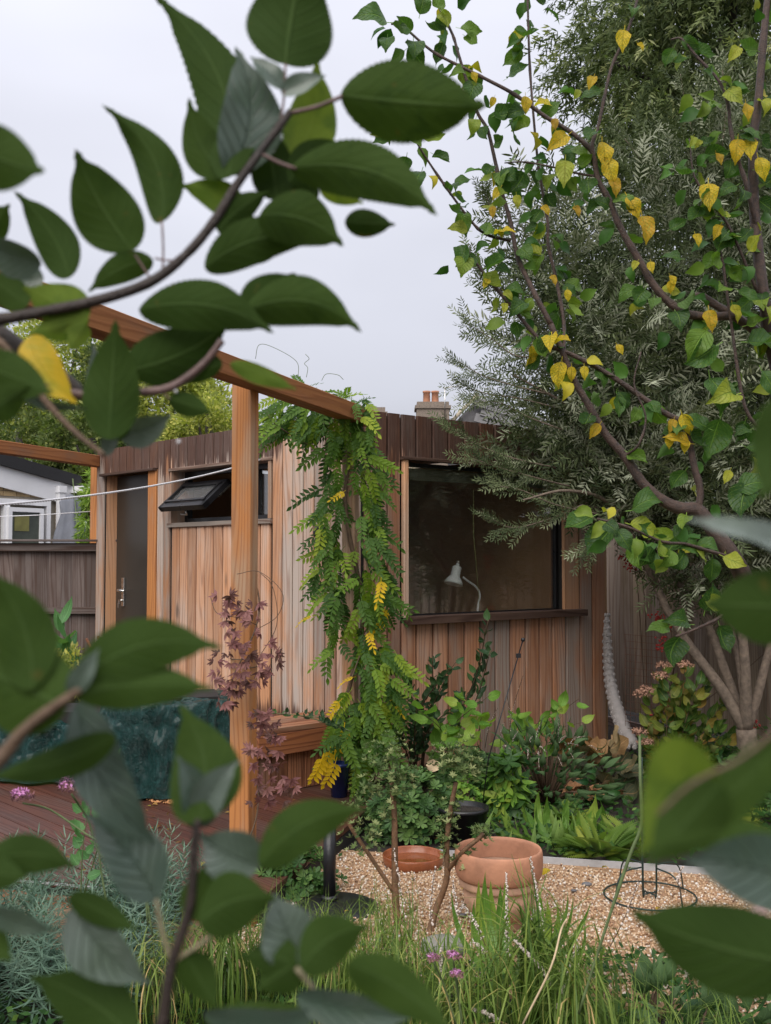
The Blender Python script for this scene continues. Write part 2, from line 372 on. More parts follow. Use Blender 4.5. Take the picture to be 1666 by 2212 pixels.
m_petiole = simple('petiole', (.22, .19, .11), .5, .3, 60)
m_stemgr = simple('green_stem', (.10, .14, .05), .6, .3, 40)
m_stembr = simple('brown_stem', (.12, .075, .045), .7, .3, 40, bump=.6)
m_rope = simple('white_rope', (.75, .75, .78), .8, .1, 60)
m_wire = simple('green_wire', (.012, .03, .026), .4, .2, 40)
m_rust = simple('rusty_iron', (.16, .06, .03), .9, .4, 60)
m_grey = simple('grey_fabric', (.16, .17, .2), .9, .2, 5)
m_monitor = simple('pale_monitor_back', (.62, .65, .62), .4, .05, 3)
m_lamp = simple('lamp_enamel', (.82, .87, .86), .22, .03, 3)
m_pic = simple('picture_print', (.02, .022, .025), .5, .9, 4)
m_blue = simple('blue_glazed_pot', (.02, .035, .14), .15, .3, 6)
m_blind = simple('blind_fabric', (.16, .17, .12), .8, .1, 6)
m_alu = simple('aluminium_edging', (.42, .42, .43), .45, .1, 30)
m_bubble = simple('white_packing', (.40, .37, .36), .6, .12, 25)
# tarpaulin: creased plastic sheet
m_tarp, nt, out = newmat('green_tarpaulin')
v = objvec(nt)
cr = S(nt, 'ShaderNodeTexVoronoi', {'Vector': S(nt, 'ShaderNodeMapping', {0: v, 3: (1.3, 1.3, .8)}).outputs[0], 'Scale': 11.0}, feature='DISTANCE_TO_EDGE').outputs[0]
n2 = noise(nt, v, 16, 6, .65, 1.2)
n3 = noise(nt, S(nt, 'ShaderNodeMapping', {0: v, 3: (1, 1, .35)}).outputs[0], 30, 5, .7, 2.5); h = mth(nt, 'ADD', mth(nt, 'MULTIPLY', mrange(nt, cr, 0, .12), .12), mth(nt, 'ADD', n2, mth(nt, 'MULTIPLY', mth(nt, 'ABSOLUTE', mth(nt, 'SUBTRACT', n3, .5)), 2.0)))
b = S(nt, 'ShaderNodeBsdfPrincipled', {'Base Color': mixc(nt, n2, (.010, .050, .047), (.022, .105, .092)), 'Coat Weight': .3, 'Coat Roughness': .12, 'Roughness': .22, 'Normal': bumpn(nt, h, 1.0, .04)})
nt.links.new(b.outputs[0], out.inputs[0])
# glass: see-through with a sky/garden reflection by angle
def glassmat(name, tint, rough=.01, ds=60, dl=.45, dh=.8, da=.035):
    m, nt, out = newmat(name)
    bfc = S(nt, 'ShaderNodeNewGeometry').outputs['Backfacing']; f = S(nt, 'ShaderNodeFresnel', {0: mrange(nt, bfc, 0, 1, 1.5, 1 / 1.5)}).outputs[0]
    dirt = noise(nt, objvec(nt, (1, 1, 1), False), ds, 4, .7)
    fr = mth(nt, 'ADD', mth(nt, 'MULTIPLY', f, 2.1), .03)
    tr = S(nt, 'ShaderNodeBsdfTransparent', {0: c4(tint)}); gl = S(nt, 'ShaderNodeBsdfGlossy', {'Color': (1, 1, 1, 1), 'Roughness': rough})
    ms = S(nt, 'ShaderNodeMixShader', {0: fr, 1: tr.outputs[0], 2: gl.outputs[0]})
    df = S(nt, 'ShaderNodeBsdfDiffuse', {0: (.5, .5, .5, 1)})
    m2 = S(nt, 'ShaderNodeMixShader', {0: mrange(nt, dirt, dl, dh, 0, da), 1: ms.outputs[0], 2: df.outputs[0]})
    nt.links.new(m2.outputs[0], out.inputs[0]); return m
m_glass = glassmat('window_glass', (.975, .98, .97))
m_glass2 = glassmat('wet_sash_glass', (.75, .78, .78), .05, 140, .47, .56, .3)
# ================================================================== setting: ground
GRAVEL_BACK = (G(1190, 1873), G(1536, 1897))
gb0, gb1 = GRAVEL_BACK; gd = (gb1 - gb0).normalized()
tag(put('ground', MB().box((0, 150, -.05), (500, 400, .1)).mesh('ground', m_soil)), kind='structure')
# uneven bed soil around the planting
n = 90; xs = np.linspace(-4.5, 5.5, n); ys = np.linspace(1.6, 10.5, n); X, Y = np.meshgrid(xs, ys)
Z = .012 + .02 * np.sin(X * 7.3 + 2 * np.sin(Y * 5)) * np.cos(Y * 6.1) + RNG.normal(size=X.shape) * .006
V = np.stack([X, Y, Z - .02], -1).reshape(-1, 3); i = np.arange(n * n).reshape(n, n)
F = np.stack([i[:-1, :-1], i[:-1, 1:], i[1:, 1:], i[1:, :-1]], -1).reshape(-1, 4)
tag(put('bed_soil', npmesh('bed_soil', V, F, m_soil)), kind='structure')
# ================================================================== garden studio
AL, AR = R(43.1), R(51.1)
Yc = 6.82; corner = P(781, 1206, Yc); cx, cy = corner.x, corner.y
wl = Wall((cx, cy), (math.sin(AL), -math.cos(AL)))       # provisional, s<0 to the left
LL = -wl.s(213)
WL = Wall(wl.pt(-LL), wl.d); WR = Wall((cx, cy), (math.sin(AR), math.cos(AR)))
LR = WR.s(1303)
ROOF = (WL.z(650, 905) + WR.z(1000, 912)) / 2
Z0L, Z0R = .125, .10
studio = thing('garden_studio', 'timber clad garden studio with an open small window, a dark door and one large window', 'garden building', (cx, cy, 0))
def clad(wall, s0, s1, z0, z1, mat=m_clad, out=0.0, t=.02, name='cladding_board', tone=None, soak=None, par=None):
    w = s1 - s0 - .013
    me = board(w, t, z1 - z0, .007).mesh('cladding_board', mat)
    return put(name, me, par or studio, wall.pt((s0 + s1) / 2, out, z0), wall.rz, tone=random.uniform(.1, .9) if tone is None else tone, soak=random.uniform(.1, .9) if soak is None else soak)
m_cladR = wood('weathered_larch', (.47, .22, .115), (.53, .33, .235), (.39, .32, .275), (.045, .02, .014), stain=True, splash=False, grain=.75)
def run(wall, s0, s1, w, *a, **k):
    n = max(1, round((s1 - s0) / w)); L = []
    for i in range(n): L.append(clad(wall, s0 + (s1 - s0) * i / n, s0 + (s1 - s0) * (i + 1) / n, *a, **k))
    return L
sl = lambda u: WL.s(u); sr = lambda u: WR.s(u)
# left wall (door + small window)
zdoor = WL.z(325, 1016); zw1 = WL.z(482, 1003); zw0 = WL.z(482, 1127)
clad(WL, 0, sl(229), Z0L, ROOF, tone=.75, soak=.35, out=.004)
d0, d1 = sl(229), sl(324); d2 = sl(343); w0, w1 = sl(371), sl(592)
clad(WL, d1, d2, Z0L, zdoor, mat=m_post, out=.004, t=.024, name='door_post', tone=.1)
run(WL, d0, d2, .125, zdoor + .012, ROOF, soak=1.0, tone=.5)
run(WL, d2, w0, .085, Z0L, ROOF, tone=.55, soak=.6)
run(WL, w0, w1, .122, zw1 + .012, ROOF, tone=.8, soak=.72)
run(WL, w0 + .03, w1 - .02, .118, Z0L, zw0 - .03, tone=.12, soak=.2)
for i, b in enumerate(run(WL, w1, LL, .125, Z0L, ROOF)): b['tone'] = (.35, .8, .7, .55, .62, .5, .6, .75)[i % 8]; b['soak'] = (.45, .2, .1, .35, .1, .3, .2, .4)[i % 8]
# right wall
zt = WR.z(863, 990); zs = WR.z(870, 1340)
rb = [sr(u) for u in (784, 806, 834, 863)]
for i in range(3): clad(WR, rb[i], rb[i + 1], Z0R, ROOF, mat=m_cladR, tone=(.35, .3, .45)[i], soak=(1.1, 1.4, .9)[i])
xs_ = [863, 896, 931, 965, 999, 1033, 1065, 1097, 1130, 1160, 1188, 1217, 1247]
for i in range(12):
    a, b2 = sr(xs_[i]), sr(xs_[i + 1])
    clad(WR, a, b2, Z0R, zs - .02, mat=m_cladR, tone=(.35, .1, .1, .2, .15, .75, .8, .15, .2, .3, .2, .75)[i], soak=.1)
    clad(WR, a, b2, zt + .01, ROOF, mat=m_cladR, tone=.5, soak=1.1)
clad(WR, sr(1247), sr(1274), Z0R, ROOF, mat=m_cladR, tone=.55, soak=.5); clad(WR, sr(1274), LR, Z0R, ROOF, mat=m_cladR, tone=.15, soak=.4)
g1 = sr(1212)
clad(WR, g1, sr(1247), zs + .02, zt, tone=.1, soak=.05, mat=m_jamb, name='window_side_board')
clad(WR, sr(863), sr(877), zs + .02, zt, tone=.7, soak=.05, mat=m_jamb, name='window_side_board', out=.012, t=.032)
# cores behind the boards (with the openings left free), roof and rear
def core(wall, s0, s1, z0, z1, t=.06): 
    me = MB().box((0, .033, (z1 - z0) / 2), (s1 - s0, t, z1 - z0)).mesh('wall_core', m_dark); put('wall_core', me, studio, wall.pt((s0 + s1) / 2, 0, z0), wall.rz)
for a in ((0, d0, .1, ROOF - .02), (d0, d2, zdoor + .01, ROOF - .02), (d1, w0, .1, zdoor), (w0, w1, .1, zw0 - .03), (w0, w1, zw1 + .012, ROOF - .02), (w1, LL, .1, ROOF - .02)): core(WL, *a)
for a in ((0, sr(863), .1, ROOF - .02), (sr(863), sr(1247), .1, zs - .02), (sr(863), sr(1247), zt + .01, ROOF - .02), (sr(1247), LR, .1, ROOF - .02), (g1 + .01, sr(1247), zs, zt)): core(WR, *a)
pL, pR = WL.pt(0), WR.pt(LR); pC = WL.pt(LL); pB = pL + pR - pC
def ins(p, k=.07):
    c = (pL + pR) / 2; q = p - c; return c + q * (1 - k / q.length)
quad = [ins(p) for p in (pL, pC, pR, pB)]
put('roof', MB().prism([(p.x - cx, p.y - cy) for p in quad], ROOF - .07, ROOF - .012).mesh('roof', m_felt), studio, (cx, cy, 0))
put('floor', MB().prism([(p.x - cx, p.y - cy) for p in quad], .14, .2).mesh('floor', m_ply), studio, (cx, cy, 0))
for a, b2, nm in ((pL, pB, 'rear_wall'), (pB, pR, 'end_wall')):
    d = b2 - a; put(nm, MB().box((0, 0, 1.25), (d.length, .08, 2.3)).mesh(nm, m_ply), studio, (a + b2) / 2, math.atan2(d.y, d.x))
# lintels, sills
def bar(wall, s0, s1, z, h, dep, out, mat, name, par=None, z1=None, **k):
    me = board(h, dep, s1 - s0, .002, 'x').mesh(name, mat)
    return put(name, me, par or studio, wall.pt((s0 + s1) / 2, out, z), wall.rz, **k)
bar(WL, d0 - .02, d2 - .002, zdoor, .022, .04, .02, m_darkwood, 'door_lintel')
# door recess: reveal, door leaf, handle set
rev = .15
put('door_reveal', board(rev - .01, .02, zdoor - Z0L).mesh('door_reveal', m_jamb), studio, WL.pt(d0 + .001, -rev / 2, Z0L), WL.rz - R(90), tone=.15)
dw = d1 - d0
door = put('door', board(dw, .045, zdoor - .15, .004).mesh('door', m_door), studio, WL.pt((d0 + d1) / 2, -rev - .002, .14), WL.rz)
hs = WL.s(268, -rev + .045)
hx = lambda s_, out, z: WL.pt(s_, out - rev + .045, z)
zh = WL.z(268, 1275, -rev + .05)
hp = put('handle_plate', board(.045, .012, .25).mesh('handle_plate', m_steel), door, hx(hs + .01, .0, zh - .14), WL.rz)
k = MB(); k.tube([hx(hs + .01, .0, zh), hx(hs + .01, .06, zh), hx(hs + .03, .065, zh), hx(hs + .13, .062, zh - .004)], [.011, .011, .011, .009], 10)
put('door_handle', k.mesh('door_handle', m_steel), hp)
k = MB().tube([hx(hs + .01, 0, zh - .09), hx(hs + .01, .03, zh - .09)], .012, 10).box(hx(hs + .01, .045, zh - .1), (.022, .004, .04), WL.rz).box(hx(hs + .006, .05, zh - .135), (.018, .004, .04), WL.rz)
put('key_set', k.mesh('key_set', m_steel), hp)
# small window
sw = put('small_window', MB().box((0, 0, .01), (w1 - w0 - .02, .05, .02)).mesh('small_window_base', m_black), studio, WL.pt((w0 + w1) / 2, -.15, zw0 - .01), WL.rz)
for nm, a, b2, z0, z1, mt in (('reveal_board', w0 - .0, w0 + .02, zw0 - .01, zw1, m_sillwood), ('reveal_board', w1 - .05, w1 - .012, zw0 + .01, zw1, m_jamb)):
    put(nm, board(b2 - a, .17, z1 - z0).mesh(nm, mt if mt is m_jamb else m_clad), studio, WL.pt((a + b2) / 2, -.15, z0), WL.rz, tone=.6, soak=.3)
bar(WL, w0 - .01, w1 + .01, zw0 - .012, .035, .2, -.16, m_sillwood, 'window_sill', tone=.9)
bar(WL, w0 - .01, w1 + .01, zw1 + .0, .024, .19, -.16, m_sillwood, 'window_head', tone=.3)
o_ = -.13; fi = w0 + .03; fe = w1 - .055; mull = sl(522)
def fbar(s0, s1, z0, z1, o=o_, dep=.05, par=None, mt=m_black, nm='frame_bar'):
    put(nm, MB().box((0, 0, 0), (s1 - s0, dep, z1 - z0)).mesh(nm, mt), par or sw, WL.pt((s0 + s1) / 2, o, (z0 + z1) / 2), WL.rz)
fbar(fi, fe, zw1 - .05, zw1 - .015); fbar(fi, fi + .04, zw0 + .015, zw1 - .05); fbar(fe - .03, fe, zw0 + .045, zw1 - .05); fbar(mull, mull + .05, zw0 + .045, zw1 - .05); fbar(fi + .04, fe, zw0 + .015, zw0 + .045)
fbar(mull + .05, fe - .03, zw0 + .05, zw1 - .05, o=o_ - .01, dep=.006, mt=m_glass, nm='pane')
# open sash, hinged along its top, pushed outwards at the foot
sA, sB = WL.s(400, o_ + .02), WL.s(497, o_ + .02)
zTop = WL.z(400, 1048, o_ + .02)
ptl = WL.pt(sA, o_ + .02, zTop)
best = None
for oo in np.linspace(.1, .6, 101):
    for hh in np.linspace(.02, .45, 87):
        q = ptl + Vector((WL.n.x * oo, WL.n.y * oo, -hh)); dq = Vector((q.x, q.y * math.cos(PITCH) + (q.z - CAMZ) * math.sin(PITCH), -q.y * math.sin(PITCH) + (q.z - CAMZ) * math.cos(PITCH)))
        e = abs(CU + FPX * dq.x / dq.y - 345) + abs(CV - FPX * dq.z / dq.y - 1101)
        if best is None or e < best[0]: best = (e, oo, hh)
_, oo, hh = best; SL = math.hypot(oo, hh); wS = sB - sA
Ms = Matrix.Translation(WL.pt((sA + sB) / 2, o_ + .02, zTop)) @ Matrix.Rotation(WL.rz, 4, 'Z') @ Matrix.Rotation(-math.atan2(oo, hh), 4, 'X')
sash = put('open_sash', MB().box((0, 0, -.02), (wS, .045, .04)).box((0, 0, -SL + .028), (wS, .045, .056)).box((-wS / 2 + .022, 0, -SL / 2), (.044, .045, SL)).box((wS / 2 - .022, 0, -SL / 2), (.044, .045, SL)).mesh('open_sash', m_black), sw, M=Ms)
def loc(M, p): return M @ Matrix.Translation(p)
put('pane', MB().box((0, 0, 0), (wS - .08, .012, SL - .09)).mesh('pane', m_glass2), sash, M=loc(Ms, (0, -.004, -SL / 2 + .008)))
put('glazing_bead', MB().box((0, 0, -.05), (wS - .07, .012, .02)).box((0, 0, -SL + .066), (wS - .07, .012, .02)).box((-wS / 2 + .05, 0, -SL / 2), (.014, .012, SL - .1)).box((wS / 2 - .05, 0, -SL / 2), (.014, .012, SL - .1)).mesh('glazing_bead', m_black), sash, M=loc(Ms, (0, -.03, 0)))
put('friction_stay', MB().box((wS / 2 + .012, .02, -SL * .3), (.006, .012, SL * .45)).mesh('friction_stay', m_steel), sash, M=Ms)
put('window_latch', MB().tube([(0, .02, -SL + .03), (0, .05, -SL + .02), (-.05, .055, -SL + .03), (-.1, .05, -SL + .03)], .008, 8).mesh('window_latch', m_steel), sash, M=loc(Ms, (-.02, .03, 0)))
# large window
g0 = sr(877)
lw = put('large_window', MB().box((0, 0, .012), (g1 - g0, .05, .024)).mesh('large_window_base', m_black), studio, WR.pt((g0 + g1) / 2, -.06, zs + .01), WR.rz)
def rbar(s0, s1, z0, z1, o, dep, mt, nm, par=None): return put(nm, MB().box((0, 0, 0), (s1 - s0, dep, z1 - z0)).mesh(nm, mt), par or lw, WR.pt((s0 + s1) / 2, o, (z0 + z1) / 2), WR.rz)
rbar(g0, g0 + .02, zs + .03, zt - .02, -.06, .05, m_black, 'frame_bar'); rbar(g1 - .025, g1, zs + .03, zt - .02, -.06, .05, m_black, 'frame_bar'); rbar(g0 + .02, g1 - .025, zt - .045, zt - .02, -.06, .05, m_black, 'frame_bar')
rbar(g0 + .02, g1 - .025, zs + .035, zt - .045, -.055, .01, m_glass, 'pane')
rbar(g0 + .01, g1 - .01, zt - .13, zt - .05, -.12, .03, m_blind, 'rolled_blind')
ws = bar(WR, sr(868), sr(1245), zs + .0, .05, .16, -.05, m_darkwood, 'window_sill')
bar(WR, sr(861), sr(1225), zt + .0, .022, .06, .0, m_darkwood, 'window_head')
# interior lining
rbar(sr(860), g1 + .1, .2, zs, -.075, .015, m_ply, 'inner_lining', studio)
put('inner_partition', MB().box((0, 0, 0), (.02, 1.6, 2.1)).mesh('inner_partition', m_ply), studio, WR.pt(g1 + .03, -.9, 1.25), WR.rz)
put('ceiling_lining', MB().prism([(p.x - cx, p.y - cy) for p in [ins(p, .16) for p in (pL, pC, pR, pB)]], ROOF - .1, ROOF - .09).mesh('ceiling_lining', m_ply), studio, (cx, cy, 0))
# desk, desk lamp, monitor and picture inside
desk = thing('desk', 'plywood desk standing inside the studio behind the large window', 'desk', WR.pt((g0 + g1) / 2, -.5, .2))
put('desk_top', MB().box((0, 0, .82), (g1 - g0 - .04, .6, .03)).mesh('desk_top', m_ply), desk, desk.location, WR.rz)
for a, c in ((-1, -1), (1, -1), (-1, 1), (1, 1)): put('leg', MB().box((0, 0, .403), (.05, .05, .8)).mesh('leg', m_ply), desk, WR.pt((g0 + g1) / 2 + a * .8, -.5 + c * .24, .2), WR.rz)
deskz = 1.035
def onR(u, v, o): s_ = WR.s(u, o); return WR.pt(s_, o, WR.z(u, v, o))
lo = -.35
base = onR(1030, 1330, lo); base.z = deskz
lamp = thing('desk_lamp', 'pale grey angled desk lamp seen through the large window', 'desk lamp', base)
put('lamp_base', MB().lathe([(.001, 0), (.085, 0), (.085, .012), (.07, .022), (.02, .026), (.001, .026)], 24).mesh('lamp_base', m_lamp), lamp, base)
pts = bez([base + Vector((0, 0, .02)), onR(1032, 1310, lo), onR(1036, 1285, lo), onR(1028, 1268, lo), onR(1010, 1255, lo), onR(1000, 1247, lo)], 5)
put('lamp_arm', MB().tube(pts, .0085, 10).mesh('lamp_arm', m_lamp), lamp)
a, b2 = onR(988, 1222, lo), onR(979, 1262, lo); ax = (b2 - a); L_ = ax.length; Mh = frame(a, ax, (0, 1, 0)) @ Matrix.Rotation(R(-90), 4, 'X')
hd = MB().lathe([(.006, -.02), (.012, -.018), (.014, .0), (.026, .004), (.034, .012), (.036, L_ * .55), (.05, L_ * .68), (.066, L_ * .85), (.072, L_), (.069, L_), (.06, L_ * .84), (.03, L_ * .6), (.001, L_ * .5)], 28)
hd.v = [tuple(Mh @ Vector((p[0], p[1], p[2]))) for p in hd.v]
put('lamp_shade', hd.mesh('lamp_shade', m_lamp), lamp)
put('lamp_cap', MB().sphere(a - ax.normalized() * .03, .012).mesh('lamp_cap', m_steel), lamp)
mo = onR(885, 1290, -.2); 
tag(put('monitor', MB().box((0, 0, .26), (.42, .03, .40)).box((0, .02, .06), (.06, .03, .12)).box((0, .02, .012), (.2, .16, .024)).mesh('monitor', m_monitor), None, WR.pt(g0 - .12, -.3, deskz), WR.rz), 'pale back of a monitor at the left edge of the large window', 'monitor')
s_ = WR.s(900, -1.5); pic = thing('framed_picture', 'dark framed picture on the inner wall behind the large window', 'picture', WR.pt(s_, -2.2, 1.35))
put('picture_frame', MB().box((0, 0, .35), (.75, .03, .72)).mesh('picture_frame', m_grey), pic, pic.location, WR.rz); put('print', MB().box((0, -.02, .35), (.66, .012, .62)).mesh('print', m_pic), pic, pic.location, WR.rz)
cord0, cord1 = onR(1023, 1152, -.15), onR(1037, 1328, -.15)
tag(put('blind_cord', MB().tube([cord0 + Vector((0, 0, .32)), cord0, cord1], .0022, 5).mesh('blind_cord', simple('cord_green', (.4, .45, .16), .6))), 'thin yellow green blind cord hanging inside the large window', 'cord')
# ================================================================== deck and bench
ZD = .12
DA = R(19.35)
fr0, fr1 = G(39, 1894, ZD), G(247, 1914, ZD); fd = (fr1 - fr0).normalized()
poly = [Vector((-3.6, 2)), Vector((3, 2)), Vector((3, 9)), Vector((-3.6, 9))]
def clip(poly, p, nrm):
    out = []; 
    for i, a in enumerate(poly):
        b = poly[(i + 1) % len(poly)]; da, db = (a - p).dot(nrm), (b - p).dot(nrm)
        if da >= 0: out.append(a)
        if da * db < 0: out.append(a + (b - a) * (da / (da - db)))
    return out
poly = clip(poly, Vector(fr0[:2]), Vector((-fd.y, fd.x)))
re0, re1 = G(636, 1880, ZD), G(704, 1800, ZD); rd = (re1 - re0); rd = Vector(rd[:2]).normalized(); rd = Vector((math.sin(R(15)), math.cos(R(15))))
poly = clip(poly, Vector(re0[:2]), Vector((-rd.y, rd.x)))
poly = clip(poly, Vector((WL.o + WL.n * .01)), WL.n)
poly = clip(poly, Vector((WR.o + WR.n * -.3)), WR.n) if False else poly
deck = put('deck', MB().prism([(p.x, p.y) for p in poly], .0, ZD - .034).mesh('deck_frame', m_dark)); tag(deck, kind='structure')
bd = Vector((WL.d.x, WL.d.y)); bn = Vector((-bd.y, bd.x)); k0 = min((p.dot(bn)) for p in poly); k1 = max((p.dot(bn)) for p in poly); bw = .145; k = k0
th = math.atan2(bd.y, bd.x) - R(90)
while k < k1:
    q = clip(clip(poly, bn * (k + .003), bn), bn * (k + bw - .003), -bn)
    if len(q) >= 3:
        c = sum(q, Vector((0, 0))) / len(q); loc2 = [Matrix.Rotation(-th, 2) @ (p - c) for p in q]
        put('deck_board', MB().prism([(p.x, p.y) for p in loc2], 0, .028).mesh('deck_board', m_deck), deck, (c.x, c.y, ZD - .03 + random.uniform(-.001, .001)), th, tone=random.uniform(0, .6))
    k += bw
e0, e1 = fr0 - fd * 2, fr0 + fd * 2.9
for (a, b2) in ((e0, Vector((*(fr0 + fd * ((re0 - fr0).dot(fd)))[:2], ZD))),):
    d = b2 - a; put('deck_fascia', board(.11, .02, d.length, .003, 'x').mesh('deck_fascia', m_bench), deck, ((a + b2) / 2).xy.to_3d() + Vector((0, 0, .003)), math.atan2(d.y, d.x), tone=.1)
    put('edge_trim', MB().box((0, -.024, .113), (d.length, .006, .01)).mesh('edge_trim', m_alu), deck, ((a + b2) / 2).xy.to_3d(), math.atan2(d.y, d.x))
# bench against the left wall
WB = Wall(WL.pt(LL - .03, .80), -WL.n); zb = .52; bl = .78; bdp = .42
bench = thing('bench', 'low red brown timber bench box against the studio wall behind the posts', 'bench', WB.pt(bl / 2, -bdp / 2, ZD))
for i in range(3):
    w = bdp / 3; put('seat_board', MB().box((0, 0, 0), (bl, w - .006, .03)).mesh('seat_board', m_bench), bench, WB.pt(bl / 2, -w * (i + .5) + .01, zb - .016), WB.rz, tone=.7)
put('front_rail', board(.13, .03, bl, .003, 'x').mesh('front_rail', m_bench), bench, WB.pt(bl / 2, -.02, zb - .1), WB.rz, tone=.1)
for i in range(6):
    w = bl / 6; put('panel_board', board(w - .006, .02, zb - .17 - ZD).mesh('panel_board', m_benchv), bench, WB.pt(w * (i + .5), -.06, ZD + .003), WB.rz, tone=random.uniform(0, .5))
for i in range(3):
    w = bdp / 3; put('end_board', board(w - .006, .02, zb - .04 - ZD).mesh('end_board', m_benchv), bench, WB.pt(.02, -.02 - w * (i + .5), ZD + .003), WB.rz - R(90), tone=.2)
# ================================================================== pergola
Y1, Y2 = 5.15, 6.5
ZB = CAMZ + (1206 - 823) / FPX * Y1
p1 = P(528, 1206, Y1); p2 = P(757, 1206, Y2); pd = (p2 - p1); pd.z = 0; pd.normalize(); prz = math.atan2(pd.x, pd.y)
perg = thing('pergola', 'orange brown timber pergola of square posts and long sloping beams over the deck', 'pergola', (p1.x, p1.y, ZD))
def post(p, z0, w, d, mat=m_post, tone=.3, nm='post'): return put(nm, MB().prism([(-w / 2, -d / 2 + .004), (-w / 2 + .004, -d / 2), (w / 2 - .004, -d / 2), (w / 2, -d / 2 + .004), (w / 2, d / 2), (-w / 2, d / 2)], 0, ZB - .002 - z0).mesh('post', mat), perg, (p.x, p.y, z0), -prz, tone=tone)
post(p1, ZD, .105, .085, tone=.35); post(p2, ZD, .085, .075, mat=m_jamb, tone=.6)
Y3 = P(0, 0, 1)[1]
tt = (ZB - CAMZ); d3 = ray(206, 1000); Y3 = tt / d3.z * d3.y; p3 = P(206, 1206, Y3)
post(p3, ZD - .1, .075, .075, tone=.15)
def beam(a, b2, w=.095, h=.1):
    d = b2 - a; put('beam', board(h, w, d.length, .004, 'x').mesh('beam', m_beam), perg, ((a + b2) / 2).xy.to_3d() + Vector((0, 0, ZB)) + Vector((math.sin(-prz + R(90)) * 0, 0, 0)), math.atan2(d.y, d.x), tone=.2)
sd = Vector((pd.y, -pd.x, 0)) * -.047
beam(p1 - pd * 4.0 - sd, p2 + pd * .05 - sd); beam(p3 - pd * 5.5 - sd, p3 + pd * .05 - sd)
# clothes lines
hk = WL.pt(WL.s(566, .01), .02, WL.z(566, 992, .02))
ra = P(-60, 1094, 4.4)
rp = [hk.lerp(ra, t) - Vector((0, 0, .05 * 4 * t * (1 - t))) for t in np.linspace(0, 1, 26)]
rope = tag(put('washing_line', MB().tube(rp, .0045, 6).mesh('washing_line', m_rope)), 'white twisted rope line from the small window to the left', 'rope')
mbt = MB()
for i in range(150):
    t = i / 150; q = hk.lerp(ra, t) - Vector((0, 0, .05 * 4 * t * (1 - t))); mbt.sphere(q + Vector((0, 0, -.002)), .0058, 5, 3)
put('rope_twist', mbt.mesh('rope_twist', m_rope), rope)['kind'] = 'stuff'
put('line_hook', MB().tube([hk + Vector((-.03, -.01, -.005)), hk, hk + Vector((.04, .0, .01)), hk + Vector((.05, 0, .03)), hk + Vector((.03, 0, .04))], .012, 8).mesh('line_hook', m_black), rope)
for (v0, v1, rad, lb) in ((1115, 1103, .004, 'thin white cord stretched above the fence on the left'), (1252, 1250, .0015, 'uppermost faint wire stretched across the dark fence'), (1318, 1318, .0015, 'middle faint wire stretched across the dark fence'), (1389, 1391, .0015, 'lowest faint wire stretched across the dark fence')):
    a, b2 = P(-60, v0 + 3, Y3 - .1 if rad > .002 else 11), P(222, v1, Y3 if rad > .002 else 11)
    tag(put('line_wire', MB().tube([a, a.lerp(b2, .5) - Vector((0, 0, .01)), b2], rad, 6).mesh('line_wire', m_rope)), lb, 'wire')
# ================================================================== left fence
fz = 1.72
Yf = (fz - CAMZ) / ray(100, 1166).z * ray(100, 1166).y
WF = Wall((-6.5, Yf - .3), (1, .05))
fence = thing('wooden_fence', 'dark grey weathered board fence in front of the brick house on the left', 'fence', WF.pt(3, 0, 0))
s = 0
while s < 5.2:
    w = .105; put('fence_board', board(w + .012, .014, fz - .06 - .05).mesh('fence_board', m_fenceL), fence, WF.pt(s + w / 2, random.uniform(0, .004), .05), WF.rz + R(4), tone=random.uniform(.1, .9)); s += w
for z in (.42, 1.08, fz - .07): put('fence_rail', board(.075 if z > 1.5 else .06, .045, 5.3, .004, 'x').mesh('fence_rail', m_railL), fence, WF.pt(2.6, .025, z), WF.rz, tone=.5)
put('fence_cap', board(.02, .08, 5.3, .003, 'x').mesh('fence_cap', m_railL), fence, WF.pt(2.6, .035, fz - .01), WF.rz, tone=.9)
# ================================================================== neighbour's brick house
YH = 15.5; hc = P(122 + 22, 1206, YH); WH = Wall((hc.x - 4 * math.cos(R(77)) * 0 - 4.0 * math.sin(R(14)), hc.y - 4.0 * math.cos(R(14))), (math.sin(R(14)), math.cos(R(14))))
# gentler turn so that the window reads square-on
ang = R(56); WH = Wall((hc.x - 4.0 * math.sin(R(90) - ang), hc.y - 4.0 * math.cos(R(90) - ang)), (math.cos(ang), math.sin(ang)))
he = 4.0
zgut = WH.z(125, 1045)
house = thing('brick_house', 'yellow brick single storey house with white fascia and window beyond the fence', 'house', (hc.x, hc.y, 0))
put('wall', MB().box((0, .1, 1.3), (he, .2, 2.6)).mesh('wall', m_mortar), house, WH.pt(he / 2, 0, 0), WH.rz)
put('side_wall', MB().box((0, 0, 1.2), (.2, 4, 2.4)).mesh('side_wall', m_mortar), house, WH.pt(he - .11, -2.1, 0), WH.rz)
hw0, hw1 = WH.s(-40), WH.s(103); hz1, hz0 = WH.z(60, 1080), 1.0
def top(sx): return WH.z(0, 1042) + (sx - WH.s(0)) / (WH.s(140) - WH.s(0)) * (WH.z(140, 1082) - WH.z(0, 1042))
row = 0; z = 1.3
while z < 3.2:
    s = he - (0 if row % 2 else .11); first = True
    while s > WH.s(-60):
        L_ = .215 if not (first and row % 2 == 0) else .1025
        first = False; a0, a1 = s - L_, s; s -= L_ + .01
        if a0 < 0: break
        if a0 < hw1 + .0 and a1 > hw0 and z < hz1 + .0: continue
        if z + .065 > top((a0 + a1) / 2) + .05: continue
        if z > 2.75: continue
        put('brick', MB().box((0, 0, 0), (L_, .02, .065)).mesh('brick', m_brick), house, WH.pt((a0 + a1) / 2, .009 + random.uniform(-.003, .003), z + .033), WH.rz)
    z += .075; row += 1
